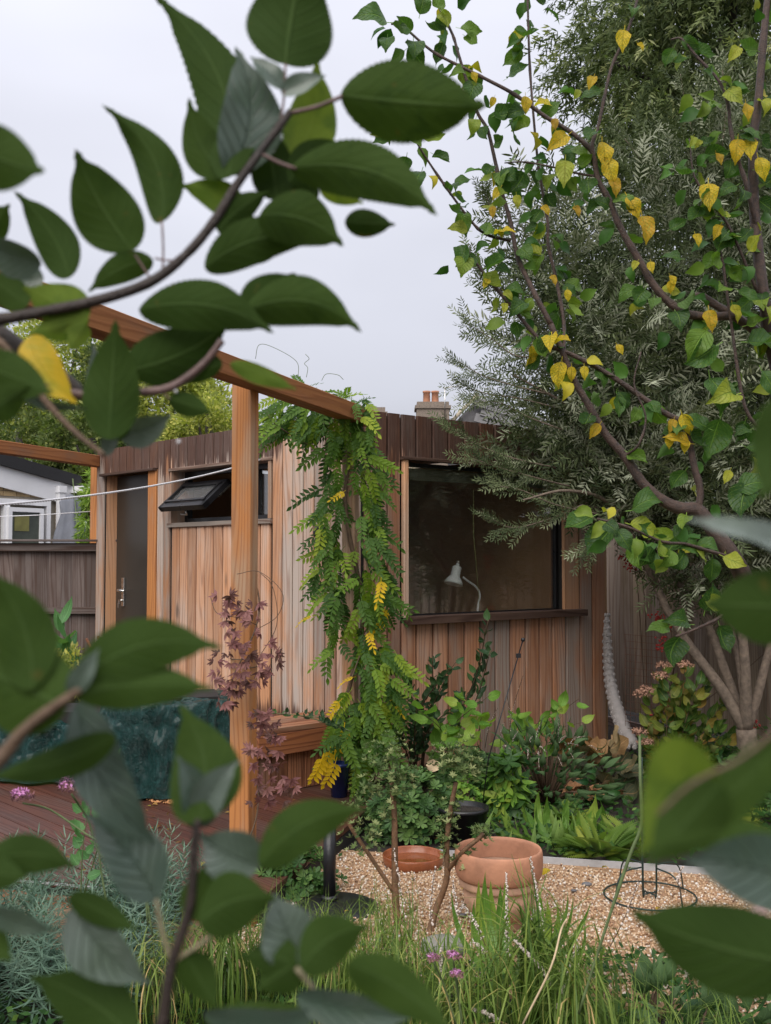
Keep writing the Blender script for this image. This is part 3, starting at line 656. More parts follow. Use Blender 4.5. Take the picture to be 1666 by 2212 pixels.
hwin = put('window', MB().box((0, 0, (hz1 - hz0) - .04), (hw1 - hw0, .09, .08)).box(((hw1 - hw0) / 2 - .035, 0, (hz1 - hz0) / 2 - .04), (.07, .09, hz1 - hz0 - .08)).box((-(hw1 - hw0) / 2 + .035, 0, (hz1 - hz0) / 2 - .04), (.07, .09, hz1 - hz0 - .08)).box((-.19, 0, (hz1 - hz0) / 2 - .04), (.09, .09, hz1 - hz0 - .08)).mesh('window', m_upvc), house, WH.pt((hw0 + hw1) / 2, .03, hz0), WH.rz)
su0, su1 = WH.s(15, .08), WH.s(91, .08); sz1 = hz1 - .12
put('sash', MB().box((0, 0, sz1 - hz0 - .03), (su1 - su0, .05, .06)).box(((su1 - su0) / 2 - .03, 0, (sz1 - hz0) / 2 - .03), (.06, .05, sz1 - hz0 - .06)).box((-(su1 - su0) / 2 + .03, 0, (sz1 - hz0) / 2 - .03), (.06, .05, sz1 - hz0 - .06)).mesh('sash', m_upvc), hwin, WH.pt((su0 + su1) / 2, .1, hz0), WH.rz)
put('pane', MB().box((0, 0, (sz1 - hz0) / 2), (su1 - su0 - .1, .01, sz1 - hz0 - .08)).mesh('pane', simple('dark_room_glass', (.05, .06, .045), .08, .5, 3)), hwin, WH.pt((su0 + su1) / 2, .09, hz0), WH.rz)
put('roller_blind', MB().box((0, 0, 0), (su1 - su0 - .35, .01, .22)).mesh('roller_blind', simple('olive_blind', (.20, .19, .06), .8)), hwin, WH.pt((su0 + su1) / 2 - .06, .1, sz1 - .22), WH.rz)
put('trickle_vent', MB().box((0, 0, 0), (.3, .03, .03)).mesh('trickle_vent', m_white), hwin, WH.pt((su0 + su1) / 2, .095, sz1 + .06), WH.rz)
# verge: white board and dark felt edge falling to the right
def sloped(name, sA, zA, sB_, zB_, h, dep, out, mat):
    V = [WH.pt(sA, out, zA), WH.pt(sB_, out, zB_), WH.pt(sB_, out, zB_ - h), WH.pt(sA, out, zA - h)]; V2 = [p - Vector((*(WH.n * dep), 0)) for p in V]
    b = MB().add(V + V2, [(3, 2, 1, 0), (4, 5, 6, 7), (0, 1, 5, 4), (1, 2, 6, 5), (2, 3, 7, 6), (3, 0, 4, 7)])
    o0 = V[0]; b.v = [tuple(Vector(p) - o0) for p in b.v]; put(name, b.mesh(name, mat), house, o0)
sA_, sB_ = 0, he; zA_, zB_ = None, None
zL, zR = WH.z(0, 1000, .05), WH.z(150, 1042, .05); s0_, s15 = WH.s(0, .05), WH.s(150, .05)
sl_ = (zR - zL) / (s15 - s0_); zz = lambda s_: zL + (s_ - s0_) * sl_
sloped('fascia_board', 0, zz(0) + .02, he + .02, zz(he) - .0, .34, .04, .06, m_white)
sloped('felt_edge', 0, zz(0) + .14, he + .16, zz(he + .16) + .13, .17, 3.0, .12, m_felt)
dp = WH.s(131, .1)
ga = WH.pt(dp, .1, WH.z(131, 1057, .1))
put('downpipe', MB().box((0, 0, -1.2), (.1, .08, 2.3)).box((0, 0, .0), (.13, .11, .1)).mesh('downpipe', m_upvc), house, ga, WH.rz)
put('gutter', MB().box((.0, -.15, .02), (.11, .8, .1)).mesh('gutter', m_upvc), house, WH.pt(he + .09, .15, ga.z - .01), WH.rz + R(20))
pp = P(152, 1165, 14.2)
par = thing('folded_parasol', 'closed grey parasol standing beside the white downpipe', 'parasol', (pp.x, pp.y, 0))
def cone(zs_, rs_, fl, n=24):
    V = []; 
    for z, r in zip(zs_, rs_):
        for k in range(n): w = 2 * math.pi * k / n; rr = r * (1 + fl * math.cos(w * 6)); V.append((rr * math.cos(w), rr * math.sin(w), z))
    return MB().add(V, [(i * n + k, i * n + (k + 1) % n, (i + 1) * n + (k + 1) % n, (i + 1) * n + k) for i in range(len(zs_) - 1) for k in range(n)], True)
put('canopy', cone([.7, 1.3, 1.9, 2.15, 2.32, 2.42], [.28, .26, .18, .11, .13, .015], .22).mesh('canopy', m_grey), par, par.location)
put('pole', MB().tube([(0, 0, 0), (0, 0, 1)], .025).mesh('pole', m_steel), par, par.location)
# ================================================================== house with chimney beyond the studio
YK = 34
c0 = P(935, 1206, YK); zroof = P(935, 905, YK).z
fh = thing('far_house', 'distant slate roofed house with a brick chimney behind the studio roof', 'house', (c0.x, c0.y, 0))
ridge = P(1033, 857, YK); eave = P(985, 905, YK); right = P(1330, 945, YK)
put('wall', MB().box((2.4, 4, zroof / 2 - .6), (6.5, 7, zroof - 1.2)).mesh('wall', m_render), fh, fh.location)
rz0 = P(970, 905, YK).z - 1.3; ax_, az_ = ridge.x - c0.x, ridge.z
V = [(-.2, .4, rz0 + .2), (ax_, .4, az_), (ax_, 7, az_), (-.2, 7, rz0 + .2), (7.0, .4, rz0 - 2.0), (7.0, 7, rz0 - 2.0), (-.2, .4, rz0 - .1), (7.0, .4, rz0 - 2.4)]
put('roof', MB().add(V, [(0, 3, 2, 1), (1, 2, 5, 4), (0, 1, 4, 7, 6)]).mesh('roof', m_slate), fh, fh.location)
# slate courses on the visible slope
A_, B_ = Vector((ax_, .38, az_)), Vector((7.0, .38, rz0 - 2.0))
gable = MB().add([Vector((-.2, .3, rz0 - .1)), A_ + Vector((0, -.05, .12)), B_ + Vector((0, -.05, .12)), Vector((7, .3, rz0 - 2.4))], [(0, 1, 2, 3)])
for i in range(13):
    for j in range(11):
        x0 = ax_ + .12 + i * .46 + (j % 2) * .2; z0_ = az_ - .15 - (x0 - ax_) * .32 - j * .26
        if z0_ < rz0 - 2.2: continue
        put('slate', MB().box((0, 0, 0), (.44, .03, .3)).mesh('slate', m_slate), fh, M=Matrix.Translation((c0.x + x0, c0.y + .16 + .0 * j, z0_)) @ Matrix.Rotation(R(-16), 4, 'X') @ Matrix.Rotation(R(17.5), 4, 'Y'))
put('verge', MB().tube([Vector((-.5, .1, rz0 + .05)), A_ + Vector((0, -.25, .1))], .07, 6).mesh('verge', m_render), fh, fh.location)
ch = MB(); zc0 = P(935, 910, YK).z
cw = 70 / FPX * YK
put('chimney', MB().box((0, 0, zc0 / 2 + .0), (cw * .9, .8, zc0)).box((0, 0, zc0 + .18), (cw, .9, .36)).box((0, 0, zc0 + .41), (cw * 1.1, 1.0, .1)).box((0, 0, zc0 + .52), (cw * .98, .9, .12)).mesh('chimney', m_redbrick), fh, (c0.x, c0.y, 0))
for dx in (-.14, .14): put('chimney_pot', MB().lathe([(.12, 0), (.11, .35), (.13, .36), (.13, .42), (.09, .42)], 14).mesh('chimney_pot', m_rim), fh, (c0.x + dx - .05, c0.y, zc0 + .57))
an = P(961, 905, YK - .5)
put('aerial', MB().tube([an, P(961, 836, YK - .5)], .02, 6).tube([P(958, 838, YK - .5), P(996, 834, YK - .5)], .018, 6).mesh('aerial', m_steel), fh)
rc = P(815, 892, 40)
tag(put('chimney_stack', MB().box((0, 0, rc.z / 2), (.8, .8, rc.z)).box((0, 0, rc.z + .08), (.62, .6, .2)).mesh('chimney_stack', m_redbrick), None, (rc.x, rc.y, 0)), 'tiny far brick chimney top just above the studio corner', 'chimney')
# ================================================================== right fence
fa, fb = G(1303, 1560), G(1700, 1655)
WR2 = Wall(fa.xy - (fb - fa).xy.normalized() * 3.0, (fb - fa).xy)
fenceR = thing('wooden_fence', 'brown grey vertical board fence behind the olive tree on the right', 'fence', WR2.pt(3, 0, 0))
s = 0; i = 0
while s < 8.5:
    w = .09; put('fence_board', board(w + .012, .016, 1.78).mesh('fence_board', m_fenceR), fenceR, WR2.pt(s + w / 2, random.uniform(0, .006), .16), WR2.rz + R(6), tone=random.choice((.1, .2, .3, .5, 1.0)) if i % 6 else 1.3); s += w; i += 1
put('gravel_board', board(.15, .03, 8.5, .003, 'x').mesh('gravel_board', m_railL), fenceR, WR2.pt(4.25, .02, .0), WR2.rz, tone=.3)
# ================================================================== leaf materials
DKG = [(0, (.018, .05, .012)), (.5, (.03, .075, .018)), (1, (.05, .11, .025))]
m_lplum = leafmat('plum_leaf', [(0, (.025, .065, .018)), (.6, (.055, .125, .028)), (.8, (.12, .21, .03)), (1, (.34, .36, .04))], (.13, .21, .07), bump=1.2, mottle=((.14, .2, .03), 24, .56, .7), rough=.38, trans=.3, vk=7)
m_lplumy = leafmat('yellow_plum_leaf', [(0, (.42, .20, .03)), (.25, (.60, .38, .02)), (.7, (.66, .48, .03)), (.85, (.42, .42, .05)), (1, (.28, .34, .05))], (.5, .38, .06), rough=.5, trans=.35, vk=7, veins=.3, mottle=((.26, .30, .04), 26, .50, .62), bump=1.2, spots=(.20, .09, .02), vcol=(.45, .38, .06))
m_lwist = leafmat('wisteria_leaf', [(0, (.03, .08, .015)), (.5, (.075, .155, .02)), (.85, (.16, .26, .02)), (1, (.28, .34, .03))], (.14, .24, .07), rough=.45, trans=.3, veins=.15, vk=6)
m_lwisty = leafmat('yellow_wisteria_leaf', [(0, (.55, .38, .02)), (1, (.75, .5, .02))], (.5, .4, .05), rough=.5, trans=.35, veins=.1)
m_lpurp = leafmat('purple_leaf', [(0, (.07, .035, .025)), (.5, (.17, .065, .065)), (1, (.33, .16, .15))], (.16, .08, .09), rough=.4, trans=.15, veins=.25)
m_lolive = leafmat('olive_leaf', [(0, (.032, .048, .022)), (.5, (.075, .10, .045)), (.85, (.15, .18, .09)), (1, (.30, .33, .22))], (.33, .35, .25), rough=.45, trans=.12, veins=0, joined=True, bump=.2)
m_lwill = leafmat('tall_tree_leaf', [(0, (.035, .055, .02)), (.5, (.10, .135, .05)), (.8, (.2, .24, .10)), (1, (.38, .4, .2))], (.12, .16, .07), rough=.5, trans=.25, veins=0, joined=True, bump=.2)
m_lbg1 = leafmat('far_tree_leaf', [(0, (.2, .24, .05)), (.6, (.4, .42, .1)), (1, (.68, .6, .18))], (.22, .25, .1), rough=.6, trans=.3, veins=0, joined=True)
m_lbg2 = leafmat('far_dark_leaf', [(0, (.045, .075, .025)), (.6, (.13, .17, .05)), (1, (.3, .32, .1))], (.12, .15, .06), rough=.6, trans=.25, veins=0, joined=True)
m_lbam = leafmat('bamboo_leaf', [(0, (.10, .19, .03)), (.6, (.2, .32, .05)), (1, (.35, .45, .1))], (.25, .33, .1), rough=.5, trans=.3, veins=0, joined=True)
m_lrose = leafmat('rose_leaf', [(0, (.02, .05, .022)), (.7, (.045, .09, .035)), (1, (.07, .15, .04))], (.10, .15, .09), rough=.35, trans=.15, veins=.2)
m_llime = leafmat('lime_leaf', [(0, (.11, .24, .04)), (.6, (.17, .32, .05)), (1, (.28, .36, .06))], (.2, .32, .1), rough=.45, trans=.35, veins=.25, vk=6)
m_lpier = leafmat('shrub_leaf', [(0, (.03, .075, .022)), (.6, (.06, .13, .035)), (1, (.13, .22, .06))], (.12, .2, .1), rough=.32, trans=.12, veins=.25)
m_ltopi = leafmat('clipped_shrub_leaf', [(0, (.05, .09, .03)), (.6, (.13, .18, .06)), (1, (.33, .36, .17))], (.18, .24, .14), rough=.35, trans=.15, veins=.1, joined=True)
m_lpers = leafmat('dark_pointed_leaf', [(0, (.012, .045, .014)), (.6, (.03, .085, .025)), (1, (.07, .16, .04))], (.1, .16, .07), rough=.3, trans=.15, veins=.4, vk=9)
m_lfern = leafmat('fern_pinna', [(0, (.06, .12, .02)), (.6, (.12, .2, .03)), (1, (.3, .33, .05))], (.22, .3, .1), rough=.5, trans=.3, veins=0)
m_lhart = leafmat('strap_fern_leaf', [(0, (.08, .17, .03)), (.6, (.15, .27, .05)), (1, (.26, .34, .06))], (.2, .3, .09), rough=.3, trans=.25, veins=.25, vk=14)
m_lhyd = leafmat('hydrangea_leaf', [(0, (.035, .09, .02)), (.5, (.09, .16, .03)), (.8, (.22, .22, .04)), (1, (.3, .17, .05))], (.2, .22, .07), rough=.4, trans=.2, veins=.35, vk=7)
m_loak = leafmat('bronze_leaf', [(0, (.08, .10, .06)), (.5, (.12, .12, .07)), (.8, (.25, .14, .06)), (1, (.45, .22, .10))], (.3, .24, .14), rough=.5, trans=.15, veins=.4, vk=5)
m_lgrass = leafmat('grass_blade', [(0, (.045, .09, .018)), (.5, (.13, .2, .04)), (.85, (.25, .31, .08)), (.95, (.38, .36, .12)), (1, (.5, .36, .16))], (.16, .24, .08), rough=.3, trans=.25, veins=0, joined=True)
m_leuph = leafmat('bluegreen_needle', [(0, (.05, .10, .07)), (.6, (.11, .18, .13)), (1, (.20, .29, .22))], (.15, .22, .17), rough=.45, trans=.15, veins=0, joined=True)
m_lgrd = leafmat('ground_cover_leaf', [(0, (.015, .045, .012)), (.6, (.04, .10, .025)), (1, (.12, .2, .04))], (.1, .16, .06), rough=.4, trans=.15, veins=0, joined=True)
m_lapp = leafmat('apple_leaf', [(0, (.020, .036, .008)), (.5, (.034, .056, .011)), (1, (.054, .085, .017))], (.03, .062, .008), spots=(.12, .07, .02, .70, .73), rough=.36, trans=.22, spec=.4, veins=.17, vk=8, vcol=(.085, .11, .045), bump=.45, midk=3.0, mottle=((.018, .036, .008), 55, .5, .75))
m_lappy = leafmat('yellow_apple_leaf', [(0, (.55, .36, .02)), (1, (.62, .42, .03))], (.6, .4, .03), rough=.4, trans=.3, veins=.1, vcol=(.5, .4, .1), mottle=((.3, .3, .03), 30, .5, .7), spots=(.1, .06, .02))
m_lappv = leafmat('mottled_apple_leaf', [(0, (.10, .16, .025)), (1, (.2, .25, .03))], (.13, .19, .03), rough=.4, trans=.3, mottle=((.07, .12, .02), 40, .45, .6), veins=.12, vcol=(.3, .3, .1))
m_lapg = leafmat('painted_sheen_apple_leaf', [(0, (.05, .085, .06)), (.5, (.095, .135, .105)), (1, (.17, .21, .185))], (.04, .08, .02), rough=.32, trans=.08, veins=.07, vk=8, spec=.8, vcol=(.07, .12, .08), bump=.8, mottle=((.065, .095, .06), 60, .45, .8))  # sky sheen on upper sides is partly put into the pale grey colour
m_pink = simple('pink_petal', (.50, .20, .42), .6, .3, 80); m_mauve = simple('faded_floret', (.24, .11, .12), .8, .4, 80)
m_hydf = simple('faded_hydrangea_floret', (.33, .18, .12), .7, .4, 30)
m_wbead = simple('white_bud', (.68, .58, .52), .6, .25, 90)
m_petw = simple('white_petal', (.85, .85, .8), .5, .03, 30); m_yel = simple('yellow_centre', (.6, .5, .05), .7, .2, 50)
m_berry = simple('red_berry', (.38, .03, .025), .3, .4, 60)
m_dryleaf = simple('dry_leaf', (.55, .42, .26), .8, .2, 30)
VIEW = lambda p: (Vector((0, 0, CAMZ)) - Vector(p)).normalized()
def lmesh(name, mat, parts):
    V, F, U = merge(parts) if isinstance(parts, list) else parts
    return npmesh(name, V, F, mat, True, U)
# ================================================================== far trees
def clumps(n, c, r, lo=.35, hi=1.0):
    out = []
    while len(out) < n:
        d = rv(); d /= np.linalg.norm(d); k = random.uniform(lo, hi) ** .6
        out.append((np.array(c) + d * np.array(r) * k, d))
    return out
quad1 = (np.array([(-.32, 0, 0), (.32, 0, 0), (.22, .8, .12), (-.22, .8, .12), (0, 1.1, .05)]), np.array([(0, 1, 2, 3), (3, 2, 4, 4)]), np.array([(0, 0), (0, 1), (.8, 1), (.8, 0), (1, .5)]))
card = (np.array([(0, 0, 0), (.26, .4, .06), (0, 1, -.02), (-.26, .4, .06)]), np.array([(0, 1, 2, 3)]), np.array([(0, .5), (.4, 1), (1, .5), (.4, 0)]))
slim = (np.array([(0, 0, 0), (.085, .45, .02), (0, 1, -.03), (-.085, .45, .02)]), np.array([(0, 1, 2, 3)]), np.array([(0, .5), (.4, 1), (1, .5), (.4, 0)]))
def crown(name, root, c, r, nclump, per, size, mat, cr=.28, tpl=card, down=0.0, lo=.35):
    ps = []; ds = []
    for q, d in clumps(nclump, c, r, lo):
        k = RNG.normal(size=(per, 3)); k /= np.linalg.norm(k, axis=1, keepdims=True); rad = RNG.random((per, 1)) ** .45
        ps.append(q + k * rad * cr * min(r) * RNG.uniform(.6, 1.35)); ds.append(k * .7 + d * .5 + RNG.normal(size=(per, 3)) * .5 - np.array((0, 0, down)))
    ps = np.concatenate(ps); ds = np.concatenate(ds); N = len(ps)
    J = scatter([tpl], ps, ds, RNG.normal(size=(N, 3)) + (0, 0, .8), RNG.uniform(.6, 1.3, N) * size, np.clip(RNG.normal(.45, .25, N), 0, 1))
    o = put(name, J.mesh(name, mat), root); o['kind'] = 'stuff'; return o
def fartree(name, label, c, r, mat, nclump, per, size, group=None, tpl=card):
    t = thing(name, label, 'tree', (c[0], c[1], 0), group)
    b = MB().tube([(c[0], c[1], 0), (c[0] + .1, c[1], c[2] * .6), (c[0], c[1], c[2] + r[2] * .4)], [.3, .2, .06], 8)
    for i in range(7):
        w = i * .9; b.tube([(c[0], c[1], c[2] * .5 + i * .2), (c[0] + r[0] * .6 * math.cos(w), c[1] + r[1] * .6 * math.sin(w), c[2] + r[2] * random.uniform(-.2, .6))], [.1, .02], 6)
    put('trunk', b.mesh('trunk', m_barkdk), t); crown('crown', t, c, r, nclump, per, size, mat, tpl=tpl)
GT = 'trees beyond the left fence'
a = P(395, 900, 24); fartree('garden_tree', 'rounded yellow green tree left of the front pergola post', tuple(a), (1.15, 1.1, 1.45), m_lbg1, 150, 95, .12, GT)
a = P(110, 855, 27); fartree('garden_tree', 'broad dull green tree at the far left behind the apple branch', tuple(a), (2.4, 1.8, 2.1), m_lbg1, 170, 80, .14, GT)
a = P(235, 880, 25); fartree('garden_tree', 'dark green tree between the broad tree and the yellow green tree', tuple(a), (1.15, 1.1, 1.5), m_lbg2, 130, 80, .12, GT)
a = P(40, 970, 22); fartree('garden_tree', 'dark evergreen directly above the brick house roof', tuple(a), (2.6, 1.3, 1.0), m_lbg2, 110, 80, .12, GT)
a = P(200, 1000, 20); fartree('garden_tree', 'dark evergreen beside the post on the far side of the fence', tuple(a), (1.2, .9, 1.2), m_lbg2, 90, 80, .11, GT)
a = P(450, 925, 22); fartree('garden_tree', 'low mid green tree peeping over the studio roof', tuple(a), (.9, .8, .75), m_lbg1, 60, 80, .1, GT)
a = P(184, 1098, 12.5); t = thing('bamboo', 'bright green bamboo between the grey parasol and the orange post', 'bamboo', (a.x, a.y, 0))
b = MB(); 
for i in range(14): x, y = a.x + random.uniform(-.08, .3), a.y + random.uniform(-.2, .3); b.tube([(x, y, 0), (x + .05, y, 1.4), (x + random.uniform(-.1, .1), y, 2.5)], [.012, .01, .004], 5)
put('stem', b.mesh('stem', m_stemgr), t)['kind'] = 'stuff'; crown('foliage', t, (a.x + .12, a.y, 1.95), (.2, .3, .72), 60, 45, .1, m_lbam, tpl=slim, down=.7)
# spiky palm-like head above the house roof
a = P(118, 985, 20); t = thing('cabbage_palm', 'spiky dark palm head rising behind the roof of the brick house', 'palm', (a.x, a.y, 0))
put('trunk', MB().tube([(a.x, a.y, 0), (a.x, a.y, a.z - .1)], [.14, .1], 8).mesh('trunk', m_barkdk), t)
N = 90; ds = RNG.normal(size=(N, 3)); ds[:, 2] = RNG.uniform(-.4, 1, N)
lf = leafgrid(1, .06, 5, 2, 'strap', .2, -.0); lf[0][:, 2] -= .35 * lf[0][:, 1] ** 2
put('frond', scatter([lf], np.tile(np.array(a), (N, 1)), ds, np.tile((0, 0, 1.), (N, 1)), RNG.uniform(.5, .8, N)).mesh('frond', m_lbg2), t)['kind'] = 'stuff'
# ================================================================== tall tree top right
a = P(1560, 120, 12.5); t = thing('tall_tree', 'tall leafy tree with fine hanging foliage filling the top right', 'tree', (a.x + .3, a.y, 0))
b = MB().tube([(a.x + .3, a.y, 0), (a.x + .1, a.y, 3), (a.x, a.y, 5.2), (a.x, a.y, 8)], [.28, .2, .14, .05], 10)
for i in range(16):
    w = i * 2.4; z = 3.4 + i * .25; b.tube(bez([(a.x + .1, a.y, z), (a.x + .8 * math.cos(w), a.y + .7 * math.sin(w), z + .6), (a.x + 1.7 * math.cos(w), a.y + 1.3 * math.sin(w), z + .9)], 4), [.07 - .006 * k for k in range(9)], 6)
put('trunk', b.mesh('trunk', m_barkdk), t)
def hangsprig(seed):
    r_ = random.Random(seed); out = []
    for i in range(15):
        y = r_.uniform(0, 1); v, f, u = slim; out.append((xform(v * np.array((1.25, 1, 1)), frame((r_.uniform(-.12, .12), y, -y * y * .2 + r_.uniform(-.1, .1)), (r_.uniform(-1, 1), .55, r_.uniform(-.9, .2)), (r_.uniform(-1, 1), .2, 1), r_.uniform(.26, .42))), f, u))
    return merge(out)
sprg = [hangsprig(i) for i in range(4)]
ps = []; ds = []
for q, d in clumps(420, (a.x + .15, a.y, a.z + .15), (2.05, 1.7, 2.55), .2):
    m_ = 20; k = RNG.normal(size=(m_, 3)); k /= np.linalg.norm(k, axis=1, keepdims=True)
    ps.append(q + k * (RNG.random((m_, 1)) ** .5) * .36); ds.append(k * .6 + d * .4 + (0, 0, -.75))
ps = np.concatenate(ps); ds = np.concatenate(ds); N = len(ps)
put('foliage', scatter(sprg, ps, ds, RNG.normal(size=(N, 3)) * .6 + (0, -.6, .6), RNG.uniform(.2, .36, N), np.clip(RNG.normal(.5, .25, N), 0, 1)).mesh('foliage', m_lwill), t)['kind'] = 'stuff'
# ================================================================== olive
ob = G(1622, 1705); t = thing('olive_tree', 'grey green olive tree with pale forked trunk leaning over the studio corner', 'tree', tuple(ob))
b = MB(); fork = P(1612, 1575, ob.y); b.tube(bez([ob - Vector((0, 0, .05)), P(1618, 1650, ob.y), fork], 5), [.075] * 3 + [.072] * 3 + [.068] * 5, 12)
limbs = []
for pts, r0 in ((((1612, 1580, 0), (1560, 1490, .0), (1480, 1380, .05), (1420, 1270, .1), (1400, 1150, .0), (1370, 900, -.1)), .045), (((1612, 1580, 0), (1570, 1460, .1), (1520, 1330, .2), (1440, 1200, .4), (1420, 950, .5), (1400, 700, .5)), .04),
    (((1612, 1580, 0), (1610, 1450, -.1), (1600, 1300, -.1), (1590, 1000, 0), (1560, 600, .1)), .045), (((1612, 1580, 0), (1650, 1450, 0), (1690, 1250, .1), (1700, 900, .2)), .04), (((1612, 1560, 0), (1595, 1430, .2), (1560, 1250, .4), (1500, 900, .5)), .03),
    (((1420, 1270, .1), (1330, 1100, -.2), (1230, 1060, -.45), (1130, 1080, -.6)), .02), (((1400, 1000, .1), (1270, 900, -.2), (1110, 810, -.3)), .02)):
    q = bez([P(u, v, ob.y + dy) for u, v, dy in pts], 5); limbs.append(q); n_ = len(q); b.tube(q, [r0 * (1 - .8 * i / n_) for i in range(n_)], 8)
put('trunk', b.mesh('trunk', m_barkol), t)
ol = leafgrid(1, .2, 3, 2, 'lance', .25, -.06)
def sprig(L, n_, ll, seed):
    r_ = random.Random(seed); out = []; cur = r_.uniform(-.15, .15)
    for i in range(n_):
        y = L * (i + .6) / n_; x = cur * y * y
        for s_ in (-1, 1):
            a_ = r_.uniform(.45, .8); ro = r_.uniform(-.7, .7)
            out.append((xform(ol[0], frame((x, y, 0), (s_ * math.cos(a_) * math.cos(ro), math.sin(a_), math.cos(a_) * math.sin(ro)), (0, -.3, 1), ll * r_.uniform(.7, 1.1))), ol[1], ol[2]))
    out.append((xform(ol[0], frame((cur * L * L, L, 0), (cur, 1, 0), (0, 0, 1), ll * .8)), ol[1], ol[2])); return merge(out)
spr = [sprig(.24, 9, .064, i) for i in range(4)]
ps = []; ds = []
oc = np.array(P(1440, 760, 7.35))
zones = [((1380, 900), 7.3, (.85, .8, .75), 88), ((1500, 560), 7.4, (1.15, .8, .95), 120), ((1620, 420), 7.5, (.9, .7, .7), 60), ((1270, 740), 7.1, (.56, .6, .72), 64), ((1190, 560), 7.3, (.42, .4, .5), 26), ((1320, 975), 7.0, (.36, .4, .26), 30), ((1500, 1050), 7.1, (.68, .6, .36), 56), ((1620, 1000), 7.3, (.7, .6, .6), 50), ((1640, 720), 7.3, (.8, .7, .8), 50), ((1560, 1220), 7.25, (.55, .4, .2), 30)]
for (u, v), Y, r_, n_ in zones:
    for q, d in clumps(int(n_ * 1.35), P(u, v, Y), r_, .15):
        m_ = 9; k = RNG.normal(size=(m_, 3)); k /= np.linalg.norm(k, axis=1, keepdims=True)
        ps.append(q + k * .09); ds.append(k * .8 + d * .5 + (0, 0, .25))
ps = np.concatenate(ps); ds = np.concatenate(ds); N = len(ps)
fo = put('foliage', scatter(spr, ps, ds, RNG.normal(size=(N, 3)) + (0, -.7, .3), RNG.uniform(.8, 1.25, N), np.clip(RNG.normal(.45, .22, N), 0, 1)).mesh('foliage', m_lolive), t); fo['kind'] = 'stuff'
# outlying sprays against the sky and across the window
def spray(path, Y, m_=9, seed=0):
    q = bez([P(u, v, Y + (i * -.04)) for i, (u, v) in enumerate(path)], 5); r_ = random.Random(seed)
    put('twig', MB().tube(q, [.006 * (1 - .7 * i / len(q)) for i in range(len(q))], 5).mesh('twig', m_barkol), t)
    J = Joined()
    for i in range(2, len(q)):
        d = (q[i] - q[i - 1]).normalized()
        for _ in range(2):
            dd = d + Vector((r_.uniform(-1, 1), r_.uniform(-1, 1), r_.uniform(-1, 1))) * .6
            V, F, U = spr[r_.randrange(4)]; J.add(xform(V, frame(q[i], dd, (r_.uniform(-.5, .5), -.7, r_.uniform(0, 1)), r_.uniform(.45, .75))), F, U, min(1, max(0, r_.gauss(.55, .25))))
    put('sprig', J.mesh('sprig', m_lolive), t)['kind'] = 'stuff'
for i, pth in enumerate([[(1200, 760), (1120, 770), (1060, 730), (1012, 700)], [(1180, 850), (1100, 830), (1040, 810), (990, 780)], [(1200, 880), (1120, 860), (1050, 850), (1000, 832)], [(1220, 930), (1140, 900), (1080, 870), (1030, 870)],
    [(1200, 1010), (1110, 990), (1030, 960), (975, 925)], [(1230, 1050), (1150, 1030), (1080, 1010), (1020, 990)], [(1260, 1090), (1190, 1120), (1110, 1140), (1060, 1120)], [(1290, 1110), (1200, 1090), (1130, 1060), (1080, 1050)],
    [(1360, 1080), (1320, 1120), (1290, 1160), (1265, 1190)], [(1120, 500), (1080, 490), (1060, 450), (1050, 420)], [(1120, 640), (1070, 620), (1040, 600), (1020, 560)], [(1500, 300), (1480, 220), (1470, 160)], [(1560, 320), (1570, 220), (1560, 150)], [(1430, 420), (1380, 340), (1350, 300)]]):
    spray(pth, 6.75 if i < 9 else 7.2, seed=i)
# ================================================================== gravel
nst = 46000; o = MB().sphere((0, 0, 0), 1, 4, 2)
octV = np.array([(1, 0, 0), (0, 1, 0), (-1, 0, 0), (0, -1, 0), (0, 0, 1), (0, 0, -1)], float); octF = np.array([(0, 1, 4), (1, 2, 4), (2, 3, 4), (3, 0, 4), (1, 0, 5), (2, 1, 5), (3, 2, 5), (0, 3, 5)])
m_grav, nt, out = newmat('gravel_stone')
rr = S(nt, 'ShaderNodeAttribute', attribute_name='rnd').outputs['Fac']
cc = ramp(nt, rr, [(0, (.16, .08, .045)), (.1, (.36, .20, .11)), (.3, (.54, .34, .19)), (.6, (.62, .45, .29)), (.85, (.68, .58, .46)), (1, (.75, .73, .70))])
bb = S(nt, 'ShaderNodeBsdfPrincipled', {'Base Color': cc, 'Roughness': .42}); nt.links.new(bb.outputs[0], out.inputs[0])
gdir = np.array(gd[:2]); gn = np.array((gdir[1], -gdir[0]))     # towards the camera
if gn[1] > 0: gn = -gn
A = RNG.random(nst) * 4.4 - 1.75; B = RNG.random(nst) ** .8 * 1.55 + .02
pp_ = np.array(gb0[:2])[None] + gdir[None] * A[:, None] + gn[None] * B[:, None]
keep = pp_[:, 0] > -.55 + (pp_[:, 1] - 4.6) * .25
pp_ = pp_[keep]; N = len(pp_)
sz = RNG.uniform(.0045, .0095, N)
pos = np.c_[pp_, .012 + RNG.random(N) * .012]
nr = octV[None] * RNG.uniform(.6, 1.25, (N, 6, 1)); d = RNG.normal(size=(N, 3)); d /= np.linalg.norm(d, axis=1, keepdims=True); e = np.cross(d, RNG.normal(size=(N, 3))); e /= np.linalg.norm(e, axis=1, keepdims=True); f_ = np.cross(d, e)
v = (nr[:, :, 0:1] * d[:, None] + nr[:, :, 1:2] * e[:, None] + nr[:, :, 2:3] * f_[:, None] * .75) * sz[:, None, None] + pos[:, None]
me = npmesh('gravel', v.reshape(-1, 3), (octF[None] + (np.arange(N) * 6)[:, None, None]).reshape(-1, 3), m_grav, True, None, np.repeat(RNG.random(N), 6))
tag(put('gravel', me), kind='stuff')
